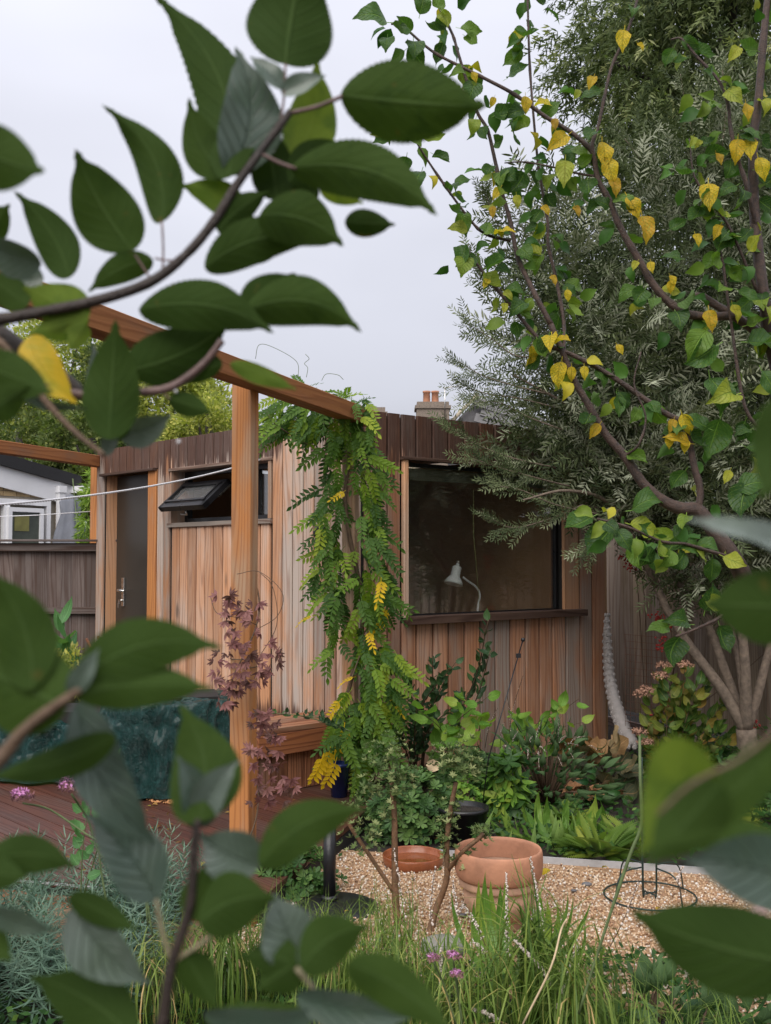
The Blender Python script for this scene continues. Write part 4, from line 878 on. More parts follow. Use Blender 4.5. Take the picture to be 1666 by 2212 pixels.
cs = [gb0 - gd * 2.2, gb0 + gd * 3.2, gb0 + gd * 3.2 + Vector((*gn, 0)) * 1.62, gb0 - gd * 2.2 + Vector((*gn, 0)) * 1.62]
tag(put('gravel_bed', MB().prism([(p.x, p.y) for p in cs], 0.0, .016).mesh('gravel_bed', simple('gravel_sand', (.33, .2, .11), .9, .4, 40))), kind='structure')
gm = (gb0 + gb1) / 2
tag(put('metal_edging', MB().box((0, 0, .025), (4.0, .006, .05)).mesh('metal_edging', m_alu), None, gb0 + gd * 1.2, math.atan2(gd.y, gd.x)), 'thin grey metal edging strip behind the gravel', 'edging')
# ================================================================== terracotta pot, saucer, post base, obelisk, stone
pc = G(1078, 2008); pY = pc.y
rimz = None
Rr = 94 / FPX * pY; hz = (P(1078, 1846, pY)).z
pot = thing('terracotta_pot', 'large terracotta pot with thick rolled rim on the gravel', 'plant pot', (pc.x, pc.y, .015))
put('rim', MB().lathe([(Rr * .88, hz - .07), (Rr * .90, hz - .03), (Rr * .905, hz + .0), (Rr * .925, hz + .012), (Rr * .955, hz + .014), (Rr * .98, hz + .007), (Rr * .995, hz - .008), (Rr, hz - .03), (Rr * .998, hz - .055), (Rr * .985, hz - .078), (Rr * .955, hz - .096), (Rr * .92, hz - .104), (Rr * .86, hz - .103)], 64).mesh('rim', m_rim), pot, pot.location)
put('body', MB().lathe([(.001, 0), (Rr * .52, 0), (Rr * .55, .012), (Rr * .70, hz * .45), (Rr * .703, hz * .452), (Rr * .715, hz * .455), (Rr * .715, hz * .475), (Rr * .705, hz * .478), (Rr * .845, hz - .142), (Rr * .85, hz - .14), (Rr * .895, hz - .136), (Rr * .90, hz - .13), (Rr * .90, hz - .112), (Rr * .89, hz - .108), (Rr * .86, hz - .07), (Rr * .84, hz - .09), (Rr * .845, hz - .1), (Rr * .80, hz - .115), (Rr * .83, hz - .12), (Rr * .79, hz - .16), (Rr * .815, hz - .165), (Rr * .78, hz - .2), (Rr * .73, hz - .25), (.001, hz - .25)], 64).mesh('body', m_terr), pot, pot.location)
put('compost', MB().lathe([(.001, hz - .205), (Rr * .76, hz - .21), (Rr * .74, hz - .24)], 30).mesh('compost', m_soil), pot, pot.location)
N = 500; w = RNG.random(N) * 6.28; r_ = np.sqrt(RNG.random(N)) * Rr * .72
J = scatter([card], np.c_[r_ * np.cos(w) + pc.x, r_ * np.sin(w) + pc.y, np.full(N, hz - .195)], RNG.normal(size=(N, 3)) * (1, 1, .5) + (0, 0, .5), RNG.normal(size=(N, 3)) + (0, 0, 1), RNG.uniform(.008, .02, N))
tag(put('moss', J.mesh('moss', m_lgrd)), kind='stuff')
sc0 = G(893, 1861, .03); Rs = 66 / FPX * sc0.y
sau = thing('terracotta_saucer', 'shallow terracotta saucer of rusty water beside the pot', 'saucer', (sc0.x, sc0.y, .015))
put('dish', MB().lathe([(.001, 0), (Rs * .93, 0), (Rs * .96, .01), (Rs, .05), (Rs * .975, .054), (Rs * .95, .048), (Rs * .93, .012), (.001, .01)], 48).mesh('dish', m_sauc), sau, sau.location)
put('water', MB().lathe([(.001, .02), (Rs * .935, .02)], 48).mesh('water', m_water), sau, sau.location)
ub = G(712, 1945, .03)
st = thing('black_post_base', 'short black metal post on a dark round foot beside the deck', 'parasol base', (ub.x, ub.y, .015))
hb = P(710, 1800, ub.y).z
put('tube', MB().lathe([(.001, 0), (.028, 0), (.028, hb), (.02, hb), (.02, hb - .02), (.001, hb - .03)], 24).lathe([(.028, .0), (.04, .0), (.038, .014), (.028, .02)], 24).mesh('tube', m_black), st, (ub.x, ub.y, .035))
put('foot', MB().lathe([(.001, 0), (.2, 0), (.2, .012), (.16, .028), (.001, .03)], 36).mesh('foot', m_black), st, (ub.x + .03, ub.y - .05, .005))
oc_ = G(1404, 1938, .02); Ro = 96 / FPX * oc_.y
obl = thing('wire_plant_support', 'dark green wire plant support with a round foot ring on the gravel', 'plant support', (oc_.x, oc_.y, .02))
ci = lambda r, z, n_=40: [Vector((r * math.cos(2 * math.pi * i / n_), r * math.sin(2 * math.pi * i / n_), z)) for i in range(n_ + 1)]
put('foot_ring', MB().tube(ci(Ro, .008), .0042, 6, False).mesh('foot_ring', m_wire), obl, obl.location)
for i in range(4):
    w = .5 + i * math.pi / 2; c_, s_ = math.cos(w), math.sin(w)
    put('leg', MB().tube(bez([(Ro * c_, Ro * s_, .008), (Ro * .9 * c_, Ro * .9 * s_, .1), (Ro * .68 * c_, Ro * .68 * s_, .135), (.05 * c_, .05 * s_, .14)], 5), .0036, 6).mesh('leg', m_wire), obl, obl.location)
    put('upright', MB().tube(bez([(0, 0, .02), (.03 * c_, .03 * s_, .02), (.042 * c_, .042 * s_, .06), (.042 * c_, .042 * s_, .62)], 4), .0036, 6).mesh('upright', m_wire), obl, obl.location)
ms_ = G(958, 2135, .0); sr_ = 50 / FPX * 3.9; sx_ = P(958, 2040, 3.95)
stn = thing('staddle_stone', 'low grey mushroom shaped stone half hidden by grasses', 'stone', (sx_.x, sx_.y, 0))
put('cap', MB().lathe([(.001, sx_.z - .045), (sr_ * .8, sx_.z - .05), (sr_, sx_.z - .02), (sr_ * .95, sx_.z + .008), (sr_ * .7, sx_.z + .018), (.001, sx_.z + .02)], 30).mesh('cap', m_stone), stn, stn.location)
put('stem', MB().lathe([(sr_ * .8, 0), (sr_ * .62, .1), (sr_ * .5, sx_.z - .05)], 20).mesh('stem', m_stone), stn, stn.location)
# small dark stones on the gravel
for (u, v, r_) in ((1268, 1922, .02), (1240, 1936, .012), (1000, 1990, .014)):
    p = G(u, v); s_ = MB().sphere((0, 0, 0), r_, 8, 5); s_.v = [(x * 1.3, y, z * .5) for x, y, z in s_.v]
    tag(put('dark_pebble', s_.mesh('dark_pebble', m_slate), None, (p.x, p.y, .026)), {1268: 'flat dark pebble on the gravel right of the pot', 1240: 'tiny dark pebble just left of the flat dark pebble', 1000: 'small dark pebble left of the terracotta pot foot'}[u], 'pebble')
# small black pots behind, blue pot on deck
for (u, v, r_, h_, mt, lb) in ((1000, 1822, 56, .2, m_black, 'black plastic pot behind the terracotta pot'), (733, 1720, 24, .2, m_blue, 'small blue glazed pot under the wisteria')):
    z0 = ZD if u < 800 else 0; g = G(u, v, z0); rr_ = r_ / FPX * g.y
    q = thing('plant_pot', lb, 'plant pot', (g.x, g.y, z0)); put('pot_body', MB().lathe([(.001, 0), (rr_ * .72, 0), (rr_ * .95, h_ * .9), (rr_, h_ * .9), (rr_, h_), (rr_ * .92, h_), (rr_ * .9, h_ * .85), (.001, h_ * .85)], 32).mesh('pot_body', mt), q, q.location)
    put('compost', MB().lathe([(.001, h_ * .87), (rr_ * .9, h_ * .87)], 24).mesh('compost', m_soil), q, q.location)
# ================================================================== plants built leaf by leaf
def lo(root, me, p, d, n, s, name='leaf'): return put(name, me, root, M=frame(p, d, n, s))
def hang(p, r_, k=.6): return Vector((r_.uniform(-1, 1), r_.uniform(-1, .5), -r_.uniform(.2, 1.4) * k))
# ---- wisteria on the rear post
def compound(nl, Lr, ll, mat, seed, droop=.5):
    r_ = random.Random(seed); out = []; tpl = leafgrid(1, .42, 5, 2, 'lance', .3, -.1, seed=seed)
    cur = r_.uniform(-.3, .3)
    def pt(t): return Vector((cur * t * t * Lr, t * Lr, -droop * t * t * Lr))
    for i in range(nl):
        t = .22 + .74 * i / nl; p = pt(t); d0 = (pt(t + .02) - p).normalized()
        for s_ in (-1, 1):
            d = Vector((s_ * 1.0, .75, 0)) + d0 * .2; d.z -= r_.uniform(.1, .5)
            out.append((xform(tpl[0], frame(p, d, (0, .2, 1), ll * (1 - .3 * t) * r_.uniform(.85, 1.1))), tpl[1], tpl[2]))
    out.append((xform(tpl[0], frame(pt(.96), pt(1) - pt(.9), (0, 0, 1), ll * .8)), tpl[1], tpl[2]))
    w = .002; rc = [pt(t) for t in np.linspace(0, 1, 7)]; V = []; 
    for p in rc: V += [(p.x - w, p.y, p.z - .001), (p.x + w, p.y, p.z - .001)]
    out.append((np.array(V), np.array([(2 * i, 2 * i + 1, 2 * i + 3, 2 * i + 2) for i in range(6)]), np.tile((.5, .9), (14, 1))))
    return lmesh('compound_leaf', mat, out)
wg = [compound(6, .22, .068, m_lwist, i, random.uniform(.3, .7)) for i in range(6)]; wy = [compound(5, .17, .06, m_lwisty, 20 + i, .5) for i in range(2)]
wis = thing('wisteria', 'green and yellowing wisteria climbing the rear post and hanging off the pergola beam', 'climber', (p2.x + .05, p2.y, 0))
b = MB(); b.tube(bez([(p2.x + .1, p2.y - .05, 0), (p2.x - .02, p2.y - .08, .6), (p2.x + .08, p2.y - .06, 1.2), (p2.x - .03, p2.y - .07, 1.9), (p2.x + .05, p2.y, 2.5)], 6), .014, 7)
b.tube(bez([P(575, 885, 6.4), P(600, 920, 6.35), P(700, 985, 6.35), P(718, 1040, 6.4), P(750, 1080, 6.45)], 6), .004, 5)
b.tube(bez([P(770, 1400, 6.4), P(800, 1350, 6.3), P(740, 1520, 6.2)], 6), .004, 5)
put('stem', b.mesh('stem', m_stembr), wis)
r_ = random.Random(3); cnt = 0
# rows: v, u range, probability yellow
rows = [(868, 600, 800), (885, 590, 805), (900, 585, 800), (915, 590, 810), (930, 592, 640), (935, 660, 812), (955, 690, 815), (975, 700, 812), (1000, 705, 812), (1025, 700, 815), (1050, 690, 820), (1075, 700, 825), (1095, 690, 825), (1120, 680, 822), (1145, 680, 820),
    (1170, 690, 830), (1195, 695, 832), (1215, 690, 838), (1240, 665, 838), (1262, 690, 842), (1285, 700, 845), (1300, 705, 850), (1320, 705, 845), (1345, 700, 800), (1375, 705, 810), (1400, 705, 850), (1420, 705, 860), (1450, 770, 862), (1475, 770, 862), (1500, 735, 860), (1525, 730, 855), (1550, 725, 850), (1575, 715, 845), (1600, 715, 840), (1625, 740, 820), (1650, 750, 800), (1680, 755, 790)]
for v, u0, u1 in rows:
    u0 += 8; u1 -= 6; n_ = max(2, round((u1 - u0) / 17))
    for i in range(n_):
        if cnt > 275: break
        u = u0 + (u1 - u0) * (i + r_.random()) / n_
        if v > 960 and v < 1500 and 735 < u < 775 and r_.random() < .88: continue
        Y = 6.32 - r_.uniform(0, .2) - (.12 if v > 1400 else 0) + (.15 if u < 650 else 0)
        p = P(u, v - 16, Y); side = (u - 757) / 60
        d = Vector((side * .5 + r_.uniform(-.7, .7), r_.uniform(-.8, .1), r_.uniform(-1.3, -.1)))
        yel = r_.random() < (.035 if v < 1450 else .07)
        me = r_.choice(wy if yel else wg)
        lo(wis, me, p, d, (r_.uniform(-.4, .4), -1, r_.uniform(.2, 1.1)), r_.uniform(.6, .95)); cnt += 1
for u, v in ((715, 1640), (745, 1590), (700, 1655), (728, 1665)): lo(wis, wy[0], P(u, v - 30, 6.1), (r_.uniform(-.3, .2), -.1, -1), (0, -1, .3), 1.1)
for u, v in ((660, 1330), (750, 1462)): lo(wis, wy[1], P(u + 20, v, 6.2), (-1, 0, -.02), (0, -.4, 1), .6)
# deeper leaves, inner shade put into their darker colour, beyond the 300 in front, one mass
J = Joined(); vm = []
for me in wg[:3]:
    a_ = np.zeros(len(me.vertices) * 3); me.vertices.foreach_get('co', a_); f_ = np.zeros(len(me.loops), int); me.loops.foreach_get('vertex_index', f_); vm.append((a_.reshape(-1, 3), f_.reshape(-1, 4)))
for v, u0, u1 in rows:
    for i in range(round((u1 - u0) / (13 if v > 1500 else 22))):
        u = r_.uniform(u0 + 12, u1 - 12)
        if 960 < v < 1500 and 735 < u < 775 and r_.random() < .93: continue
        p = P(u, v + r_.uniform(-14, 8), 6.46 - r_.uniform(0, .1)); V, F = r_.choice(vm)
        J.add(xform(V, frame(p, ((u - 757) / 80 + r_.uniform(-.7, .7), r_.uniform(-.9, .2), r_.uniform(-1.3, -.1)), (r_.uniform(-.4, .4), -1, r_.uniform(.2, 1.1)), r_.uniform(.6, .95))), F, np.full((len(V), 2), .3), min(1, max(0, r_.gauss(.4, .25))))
put('foliage', J.mesh('foliage', leafmat('shade_toned_wisteria_leaf', [(0, (.025, .065, .012)), (.6, (.06, .13, .02)), (1, (.2, .28, .03))], (.12, .2, .05), joined=True, veins=0)), wis)['kind'] = 'stuff'
# stray tendrils above the beam
b = MB()
for pth in ([(645, 815), (640, 780), (590, 750), (560, 745), (552, 775)], [(662, 815), (665, 795), (658, 785), (668, 775), (660, 765)], [(695, 822), (705, 808), (730, 810), (742, 820)]): b.tube(bez([P(u, v, 6.0) for u, v in pth], 6), .0016, 5)
put('tendril', b.mesh('tendril', m_stemgr), wis)
for i in range(26):
    u = r_.uniform(640, 800); v = 840 + (u - 640) * .2 + r_.uniform(-8, 18)
    if cnt < 299: lo(wis, r_.choice(wg), P(u, v, 6.3), (r_.uniform(-1, 1), r_.uniform(-1, .3), r_.uniform(-.2, .9)), (0, -.5, 1), r_.uniform(.5, .8)); cnt += 1
for (u, v, Y, lb) in ((745, 1138, 6.42, 'upper'), (742, 1262, 6.42, 'lower')):
    pass
bl = MB().sphere((0, 0, 0), .045, 14, 8); pl = P(692, 1150, 6.3)
tag(put('garden_lantern', bl.mesh('garden_lantern', m_black), None, pl), 'round black lantern half hidden in the wisteria leaves', 'lantern')
# ---- purple climber on the front post
def palm5(seed, mat, k=5):
    r_ = random.Random(seed); tpl = leafgrid(1, .3, 6, 2, 'lance', .3, -.12, seed=seed); out = []
    for i in range(k):
        w = (i - (k - 1) / 2) * .7 + r_.uniform(-.15, .15); out.append((xform(tpl[0], frame((0, .1, 0), (math.sin(w), math.cos(w) + .1, -r_.uniform(.1, .7)), (0, 0, 1), r_.uniform(.8, 1.05))), tpl[1], tpl[2]))
    return lmesh('leaf', mat, out)
pg = [palm5(i, m_lpurp) for i in range(4)]
pur = thing('purple_climber', 'purple leaved climber twining up the front pergola post', 'climber', (p1.x, p1.y - .08, ZD))
b = MB(); hx_ = []
for i in range(60):
    t = i / 59; w = t * 9; hx_.append((p1.x + .075 * math.sin(w), p1.y - .075 * math.cos(w), ZD + t * 1.35))
b.tube(hx_, .004, 6); b.tube(bez([P(512, 1240, 5.0), P(560, 1235, 5.05), P(610, 1280, 5.0), P(600, 1330, 5.0), P(555, 1360, 5.0)], 6), .0018, 5)
b.tube(bez([P(560, 1235, 5), P(590, 1270, 5), P(598, 1350, 5), P(560, 1420, 5)], 6), .0018, 5)
b.tube(bez([P(555, 1350, 5.05), P(520, 1335, 4.95), P(470, 1325, 4.95), P(455, 1290, 5)], 6), .002, 5)
for z in (1.02, 1.06): b.tube([(p1.x + .065 * math.cos(w), p1.y + .065 * math.sin(w), z) for w in np.linspace(0, 6.3, 20)], .003, 5)
put('stem', b.mesh('stem', m_stembr), pur)
prow = [(1285, 470, 500, 4), (1300, 475, 560, 10), (1320, 480, 580, 9), (1340, 480, 575, 7), (1365, 485, 580, 7), (1390, 475, 595, 9), (1410, 470, 600, 12), (1430, 460, 600, 13), (1450, 455, 590, 14), (1470, 460, 575, 13), (1490, 465, 540, 8), (1515, 470, 510, 5), (1540, 545, 590, 6), (1560, 540, 600, 10), (1590, 545, 610, 11), (1620, 540, 610, 11), (1650, 535, 620, 10), (1680, 530, 630, 9), (1700, 530, 640, 7), (1730, 530, 620, 6)]
for v, u0, u1, n_ in prow:
    n_ = round(n_ * .85)
    for i in range(n_):
        u = r_.uniform(u0, u1); Y = 4.98 - r_.uniform(0, .12)
        lo(pur, r_.choice(pg), P(u, v, Y), (r_.uniform(-1, 1), r_.uniform(-.8, .2), r_.uniform(-1, .5)), (r_.uniform(-.4, .4), -.8, r_.uniform(.2, 1)), r_.uniform(.034, .056))
# ---- tarpaulin over a barbecue on the deck
tl = G(230, 1728, ZD); tw = .74; td = .55; th_ = .56
tcx, tcy = P(368, 1206, 6.55).x, 6.55
n = 44; 
from mathutils import noise as MN
def tarpmesh(tw, td, hh, flare=.07, seed=0, n=44):
    rs = np.random.default_rng(seed); ctl = [(0, hh), (.5, hh + .01), (.93, hh), (1.0, hh - .02), (1.015, hh - .08), (1.03, hh * .75), (1.05, hh * .5), (1.08, hh * .25), (1.1, .06), (1.17, .012)]
    prof = []
    for (r0, z0), (r1, z1) in zip(ctl, ctl[1:]):
        for k_ in range(6): prof.append((r0 + (r1 - r0) * k_ / 6, z0 + (z1 - z0) * k_ / 6))
    prof.append(ctl[-1]); m_ = 260; V = []; ph = rs.random(6) * 6
    for r0, z in prof:
        for j in range(m_):
            w = 2 * math.pi * j / m_; c_, s_ = math.cos(w), math.sin(w); q = 1 / (abs(c_) ** 7 + abs(s_) ** 7) ** (1 / 7)
            fold = 1 + flare * (1 - z / hh) * (math.sin(w * 9 + ph[0]) + .6 * math.sin(w * 17 + ph[1]))
            x, y = c_ * q * r0 * tw / 2 * fold, s_ * q * r0 * td / 2 * fold
            cr_ = sum(a_ * (1 - abs(MN.noise(Vector((x * f_ + seed, y * f_, z * f_ * .55)))) * 3) for a_, f_ in ((.022, 5), (.018, 11), (.010, 24)))
            k_ = min(1, r0 * 2) * min(1, z * 12 + .2); V.append((x + c_ * cr_ * k_, y + s_ * cr_ * k_, z + cr_ * .5 * (r0 < 1)))
    return MB().add(V, [(i * m_ + k, i * m_ + (k + 1) % m_, (i + 1) * m_ + (k + 1) % m_, (i + 1) * m_ + k) for i in range(len(prof) - 1) for k in range(m_)], True)
tb = tarpmesh(tw, td, th_, seed=1); tb.v = [tuple(Matrix.Rotation(R(-12), 3) @ Vector(p)) if False else p for p in tb.v]
trp = thing('covered_barbecue', 'boxy garden item wrapped in a creased dark green tarpaulin on the deck', 'cover', (tcx, tcy, ZD))
put('tarpaulin', tb.mesh('tarpaulin', m_tarp), trp, (tcx, tcy, ZD + .004), R(14))
put('frame', MB().box((0, 0, .3), (tw * .8, td * .7, .55)).mesh('frame', m_dark), trp, (tcx, tcy, ZD + .01), R(14))
p = P(150, 1206, 7.0); tb2 = tarpmesh(.9, .6, .36, .1, 5)
trp2 = thing('covered_garden_table', 'low heap under a dark tarpaulin behind the left apple leaves', 'cover', (p.x, p.y, ZD))
put('tarpaulin', tb2.mesh('tarpaulin', m_tarp), trp2, (p.x, p.y, ZD + .004), R(-10))
put('frame', MB().box((0, 0, .22), (.6, .4, .42)).mesh('frame', m_dark), trp2, (p.x, p.y, ZD + .01), R(-10))
N = 900; g = G(405, 1725, ZD); w = RNG.random(N) * 6.28; q_ = RNG.random(N) ** .7
J = scatter([(octV, octF, np.zeros((6, 2)))], np.c_[g.x + q_ * .24 * np.cos(w), g.y + q_ * .16 * np.sin(w), np.full(N, ZD + .006)], RNG.normal(size=(N, 3)), RNG.normal(size=(N, 3)), RNG.uniform(.004, .008, N))
tag(put('sawdust', J.mesh('sawdust', simple('wood_chip', (.5, .24, .1), .9, .3, 50))), kind='stuff')
# ---- generic leafy plant
def plant(name, label, cat, base, tips, leafs, mat_stem, lname='leaf', n_per=8, size=(.05, .07), sr=.004, start=.3, spread=.9, seed=0, group=None, up=.2, petiole=.02, cap=290, face=-.7):
    """stems from base to tips, leaves along each stem"""
    rr = random.Random(seed); t = thing(name, label, cat, tuple(base), group); b = MB(); c = 0
    for tip in tips:
        tip = Vector(tip[:3]); mid = base.lerp(tip, .5) + Vector((rr.uniform(-.1, .1), rr.uniform(-.1, .1), .06)) * (tip - base).length
        b0 = base + Vector((rr.uniform(-.04, .04), rr.uniform(-.04, .04), 0)); q = bez([b0, mid, tip], 6)
        b.tube(q, [sr * (1 - .6 * i / len(q)) for i in range(len(q))], 5)
        for i in range(n_per):
            if c >= cap: break
            s_ = start + (1 - start) * (i + rr.random() * .6) / n_per; k = min(len(q) - 2, int(s_ * (len(q) - 1))); p = q[k].lerp(q[k + 1], s_ * (len(q) - 1) - k)
            d = Vector((rr.uniform(-1, 1), rr.uniform(-1, .6), rr.uniform(-.5, .9) + up)) * spread + (q[k + 1] - q[k]).normalized() * .5; d.normalize()
            p2_ = p + d * petiole
            lo(t, rr.choice(leafs), p2_, d, (rr.uniform(-.5, .5), face, rr.uniform(.3, 1.2)), rr.uniform(*size), lname); c += 1
    sm = put('stem', b.mesh('stem', mat_stem), t)
    return t
T = lambda pts, Y, dy=0.0: [P(u, v, Y + random.uniform(-dy, dy)) for u, v in pts]
def lset(mat, Wd, shape, k=3, nl=6, nw=2, fold=.3, droop=.12, wave=0, serr=0): return [lmesh('leaf', mat, leafgrid(1, Wd, nl, nw, shape, fold, -droop * (.5 + .5 * i), bow=.05 * (i - 1), wave=wave, serr=serr, seed=i)) for i in range(k)]
L_rose = lset(m_lrose, .6, 'apple', 3, 6, 4); L_lime = lset(m_llime, .62, 'apple', 3, 8, 4, .2, .15, .03); L_hyd = lset(m_lhyd, .6, 'apple', 4, 8, 4, .25, .12, .03)
L_pers = lset(m_lpers, .3, 'lance', 3, 8, 4, .3, .25); L_oak = lset(m_loak, .85, 'round', 3, 10, 4, .2, .15, .05, .25); L_hart = lset(m_lhart, .17, 'strap', 3, 12, 4, .3, .35, .05)
def rosette(k, mat, Wd, shape, seed, up=.5):
    r_ = random.Random(seed); out = []; tpl = leafgrid(1, Wd, 5, 2, shape, .25, -.1)
    for i in range(k):
        w = i * 2.4; e = up * (.3 + i / k); out.append((xform(tpl[0], frame((0, 0, 0), (math.cos(w), math.sin(w), e), (0, 0, 1), r_.uniform(.8, 1.05))), tpl[1], tpl[2]))
    V, F, U = merge(out); V = V[:, [0, 2, 1]] * np.array((1, 1, -1)); return npmesh('leaf', V, F, mat, True, U)
Rz_p = [rosette(9, m_lpier, .36, 'spoon', i) for i in range(4)]
# climbing rose left of the window wall
plant('rose_bush', 'climbing rose with dark blue green leaves in front of the plank wall', 'rose', G(900, 1700), T([(1055, 1340), (985, 1430), (935, 1420), (880, 1480), (960, 1470), (900, 1530), (1010, 1500), (930, 1540), (860, 1560), (1060, 1405)], 6.35, .12), L_rose, m_stembr, n_per=28, size=(.055, .08), sr=.006, start=.3, seed=2, petiole=.012)
plant('rose_shoot', 'thin pale rose shoot trailing over the bench front', 'rose', P(760, 1580, 5.95), T([(585, 1540), (640, 1545), (690, 1560)], 5.9), L_rose, m_stemgr, n_per=16, size=(.03, .045), seed=3, start=.1, petiole=.01)
# lime leaved shrubs
plant('lime_leaved_sapling', 'young sapling with lobed lime green leaves below the window', 'shrub', G(935, 1690), T([(1060, 1500), (1000, 1490), (900, 1530), (1010, 1600), (950, 1600), (1040, 1550)], 6.15, .1), L_lime, m_stembr, n_per=8, size=(.10, .15), seed=4, sr=.004, start=.4)
plant('trailing_vine', 'light green heart leaved vine reaching up at the right of the plank wall', 'vine', G(1120, 1660), T([(1250, 1510), (1260, 1560), (1215, 1530), (1150, 1570), (1170, 1640), (1090, 1600), (1100, 1540)], 6.6, .08), L_lime, m_stembr, n_per=8, size=(.085, .125), seed=5, sr=.003, start=.3)
for i, (u, v) in enumerate([(935, 1665), (975, 1650)]):
    pass
tr = thing('pale_dry_leaf', 'pale beige dead leaf hanging by the studio base', 'leaf', P(930, 1640, 6.1)); lo(tr, lset(m_dryleaf, .9, 'round', 1, 8, 4, .2, .1, .08, .3)[0], P(936, 1640, 6.1), (-.1, 0, -1), (0, -1, .1), .075, 'blade')
# evergreen rosette shrub between posts and pot
def mound(name, label, cat, c, r, n_, meshes, size, seed, lname='leaf', stemr=.01, mat_s=None, up=.5, group=None, flat=.1):
    rr = random.Random(seed); t = thing(name, label, cat, (c[0], c[1], 0), group); b = MB()
    for i in range(n_):
        w = rr.uniform(0, 6.28); e = rr.uniform(flat, 1.45) if rr.random() < .8 else rr.uniform(-.3, .3); k = rr.uniform(.65, 1)
        d = Vector((math.cos(w) * math.cos(e), math.sin(w) * math.cos(e), math.sin(e)))
        if d.y > .45: d.y = -d.y
        p = Vector(c) + Vector((d.x * r[0], d.y * r[1], d.z * r[2])) * k; dd = d + Vector((rr.uniform(-.4, .4), rr.uniform(-.4, .2), up))
        lo(t, rr.choice(meshes), p, dd, rr.choice(((1, 0, .2), (0, 1, .2), (-1, .3, 0))), rr.uniform(*size), lname)
        if i % 4 == 0: b.tube([(c[0] + d.x * .02, c[1] + d.y * .02, .0), Vector(c) * .3 + p * .7, p], [stemr, stemr * .6, .002], 5)
    put('stem', b.mesh('stem', mat_s or m_stembr), t); return t
g = G(890, 1835); mound('evergreen_shrub', 'glossy evergreen shrub with leaf rosettes behind the saucer', 'shrub', (g.x, g.y + .22, .12), (.27, .2, .26), 200, Rz_p, (.04, .06), 6)
g = G(1010, 1750); mound('evergreen_shrub', 'darker leafy evergreen behind the black plastic pot', 'shrub', (g.x, g.y, .15), (.25, .2, .25), 90, Rz_p, (.05, .07), 7)
g = G(640, 1930); mound('evergreen_shrub', 'low rosette leaved shrub at the front corner of the deck', 'shrub', (g.x - .02, g.y - .02, .03), (.24, .16, .2), 110, Rz_p, (.04, .06), 8)
Rz_y = [rosette(8, m_llime, .5, 'round', i) for i in range(3)]
g = G(1005, 1800); mound('yellow_sedum', 'small yellow green succulent above the rim of the pot', 'succulent', (g.x, g.y + .05, .17), (.11, .1, .14), 45, Rz_y, (.02, .032), 9)
g = G(1095, 1760); mound('broad_leaved_plant', 'bright green pointed leaved plant right behind the pot', 'plant', (g.x, g.y, .1), (.14, .14, .28), 40, [rosette(6, m_llime, .34, 'lance', i) for i in range(2)] + [rosette(6, m_lpier, .4, 'lance', 5)], (.08, .13), 10)
# dark pointed leaves with bud spikes under the window
g = G(1185, 1745); pr = mound('knotweed_clump', 'dark pointed leaved clump with pinkish white flower spikes under the window', 'plant', (g.x, g.y + .1, .05), (.48, .32, .42), 230, L_pers, (.09, .15), 11, up=-.1)
def spike(root, base_, tip, n_=60, r0=.006, bead=.0035, start=.45, seed=0, name='flower_spike', mat=None, cut=0):
    rr = random.Random(seed); q = bez([base_, base_.lerp(tip, .5) + Vector((rr.uniform(-.02, .02), 0, .02)), tip], 8); st_ = put('stalk', MB().tube(q, .0018, 5).mesh('stalk', m_stembr), root)
    b = MB()
    for i in range(n_):
        s_ = start + (1 - start) * i / n_; k = min(len(q) - 2, int(s_ * (len(q) - 1))); p = q[k].lerp(q[k + 1], s_ * (len(q) - 1) - k); tp = 1 - .6 * (i / n_)
        b.sphere(p + Vector((rr.uniform(-1, 1), rr.uniform(-1, 1), rr.uniform(-.6, .6))) * r0 * tp, bead * rr.uniform(.6, 1.2) * (tp * .5 + .5), 5, 3)
    put(name, b.mesh(name, mat or m_wbead), st_)
for i, (u, v) in enumerate([(940, 1560), (1130, 1460), (1095, 1500), (1170, 1560), (1075, 1530), (1150, 1590), (1205, 1545), (1225, 1590), (1250, 1610), (1180, 1625), (1120, 1580), (1105, 1620), (1290, 1620), (1265, 1590), (1240, 1640), (1140, 1640), (1090, 1560), (1165, 1660), (1215, 1655)]):
    if i == 0: continue
    tip = P(u, v, 6.3); spike(pr, Vector((tip.x + random.uniform(-.05, .05), g.y + .1, .35)), tip, 26, .004, .003, .3, i)
# hart's tongue fern + shield fern, each frond a part
g = G(1190, 1830); hf = thing('strap_leaved_fern', 'bright strap leaved fern left of the feathery fern', 'fern', (g.x, g.y, 0)); r_ = random.Random(12)
for i in range(46):
    w = r_.uniform(0, 6.28); lo(hf, r_.choice(L_hart), (g.x + .07 * math.cos(w) + r_.uniform(-.12, .12), g.y + .04 * math.sin(w) + .05, .02), (math.cos(w) * .9, math.sin(w) * .7 - .25, r_.uniform(.5, 1.5)), (-math.cos(w), -math.sin(w) - .4, 1), r_.uniform(.16, .28), 'frond')
def fern(seed, mat, npin=20, asp=.27):
    r_ = random.Random(seed); out = []; cur = r_.uniform(-.15, .15); pt = lambda t: Vector((cur * t * t, t, -.5 * t * t))
    for i in range(npin):
        t = .1 + .88 * i / npin; ln = asp * math.sin(math.pi * min(1, (t * .85 + .14))) ** .9
        for s_ in (-1, 1):
            p = pt(t); d = Vector((s_, .5, -.3)); V, F, U = leafgrid(1, .21, 6, 2, 'lance', .3, -.1, serr=.35, nser=3, seed=i)
            out.append((xform(V, frame(p, d, (0, .15, 1), ln)), F, U))
    return lmesh('frond', mat, out)
FN = [fern(i, m_lfern) for i in range(3)]
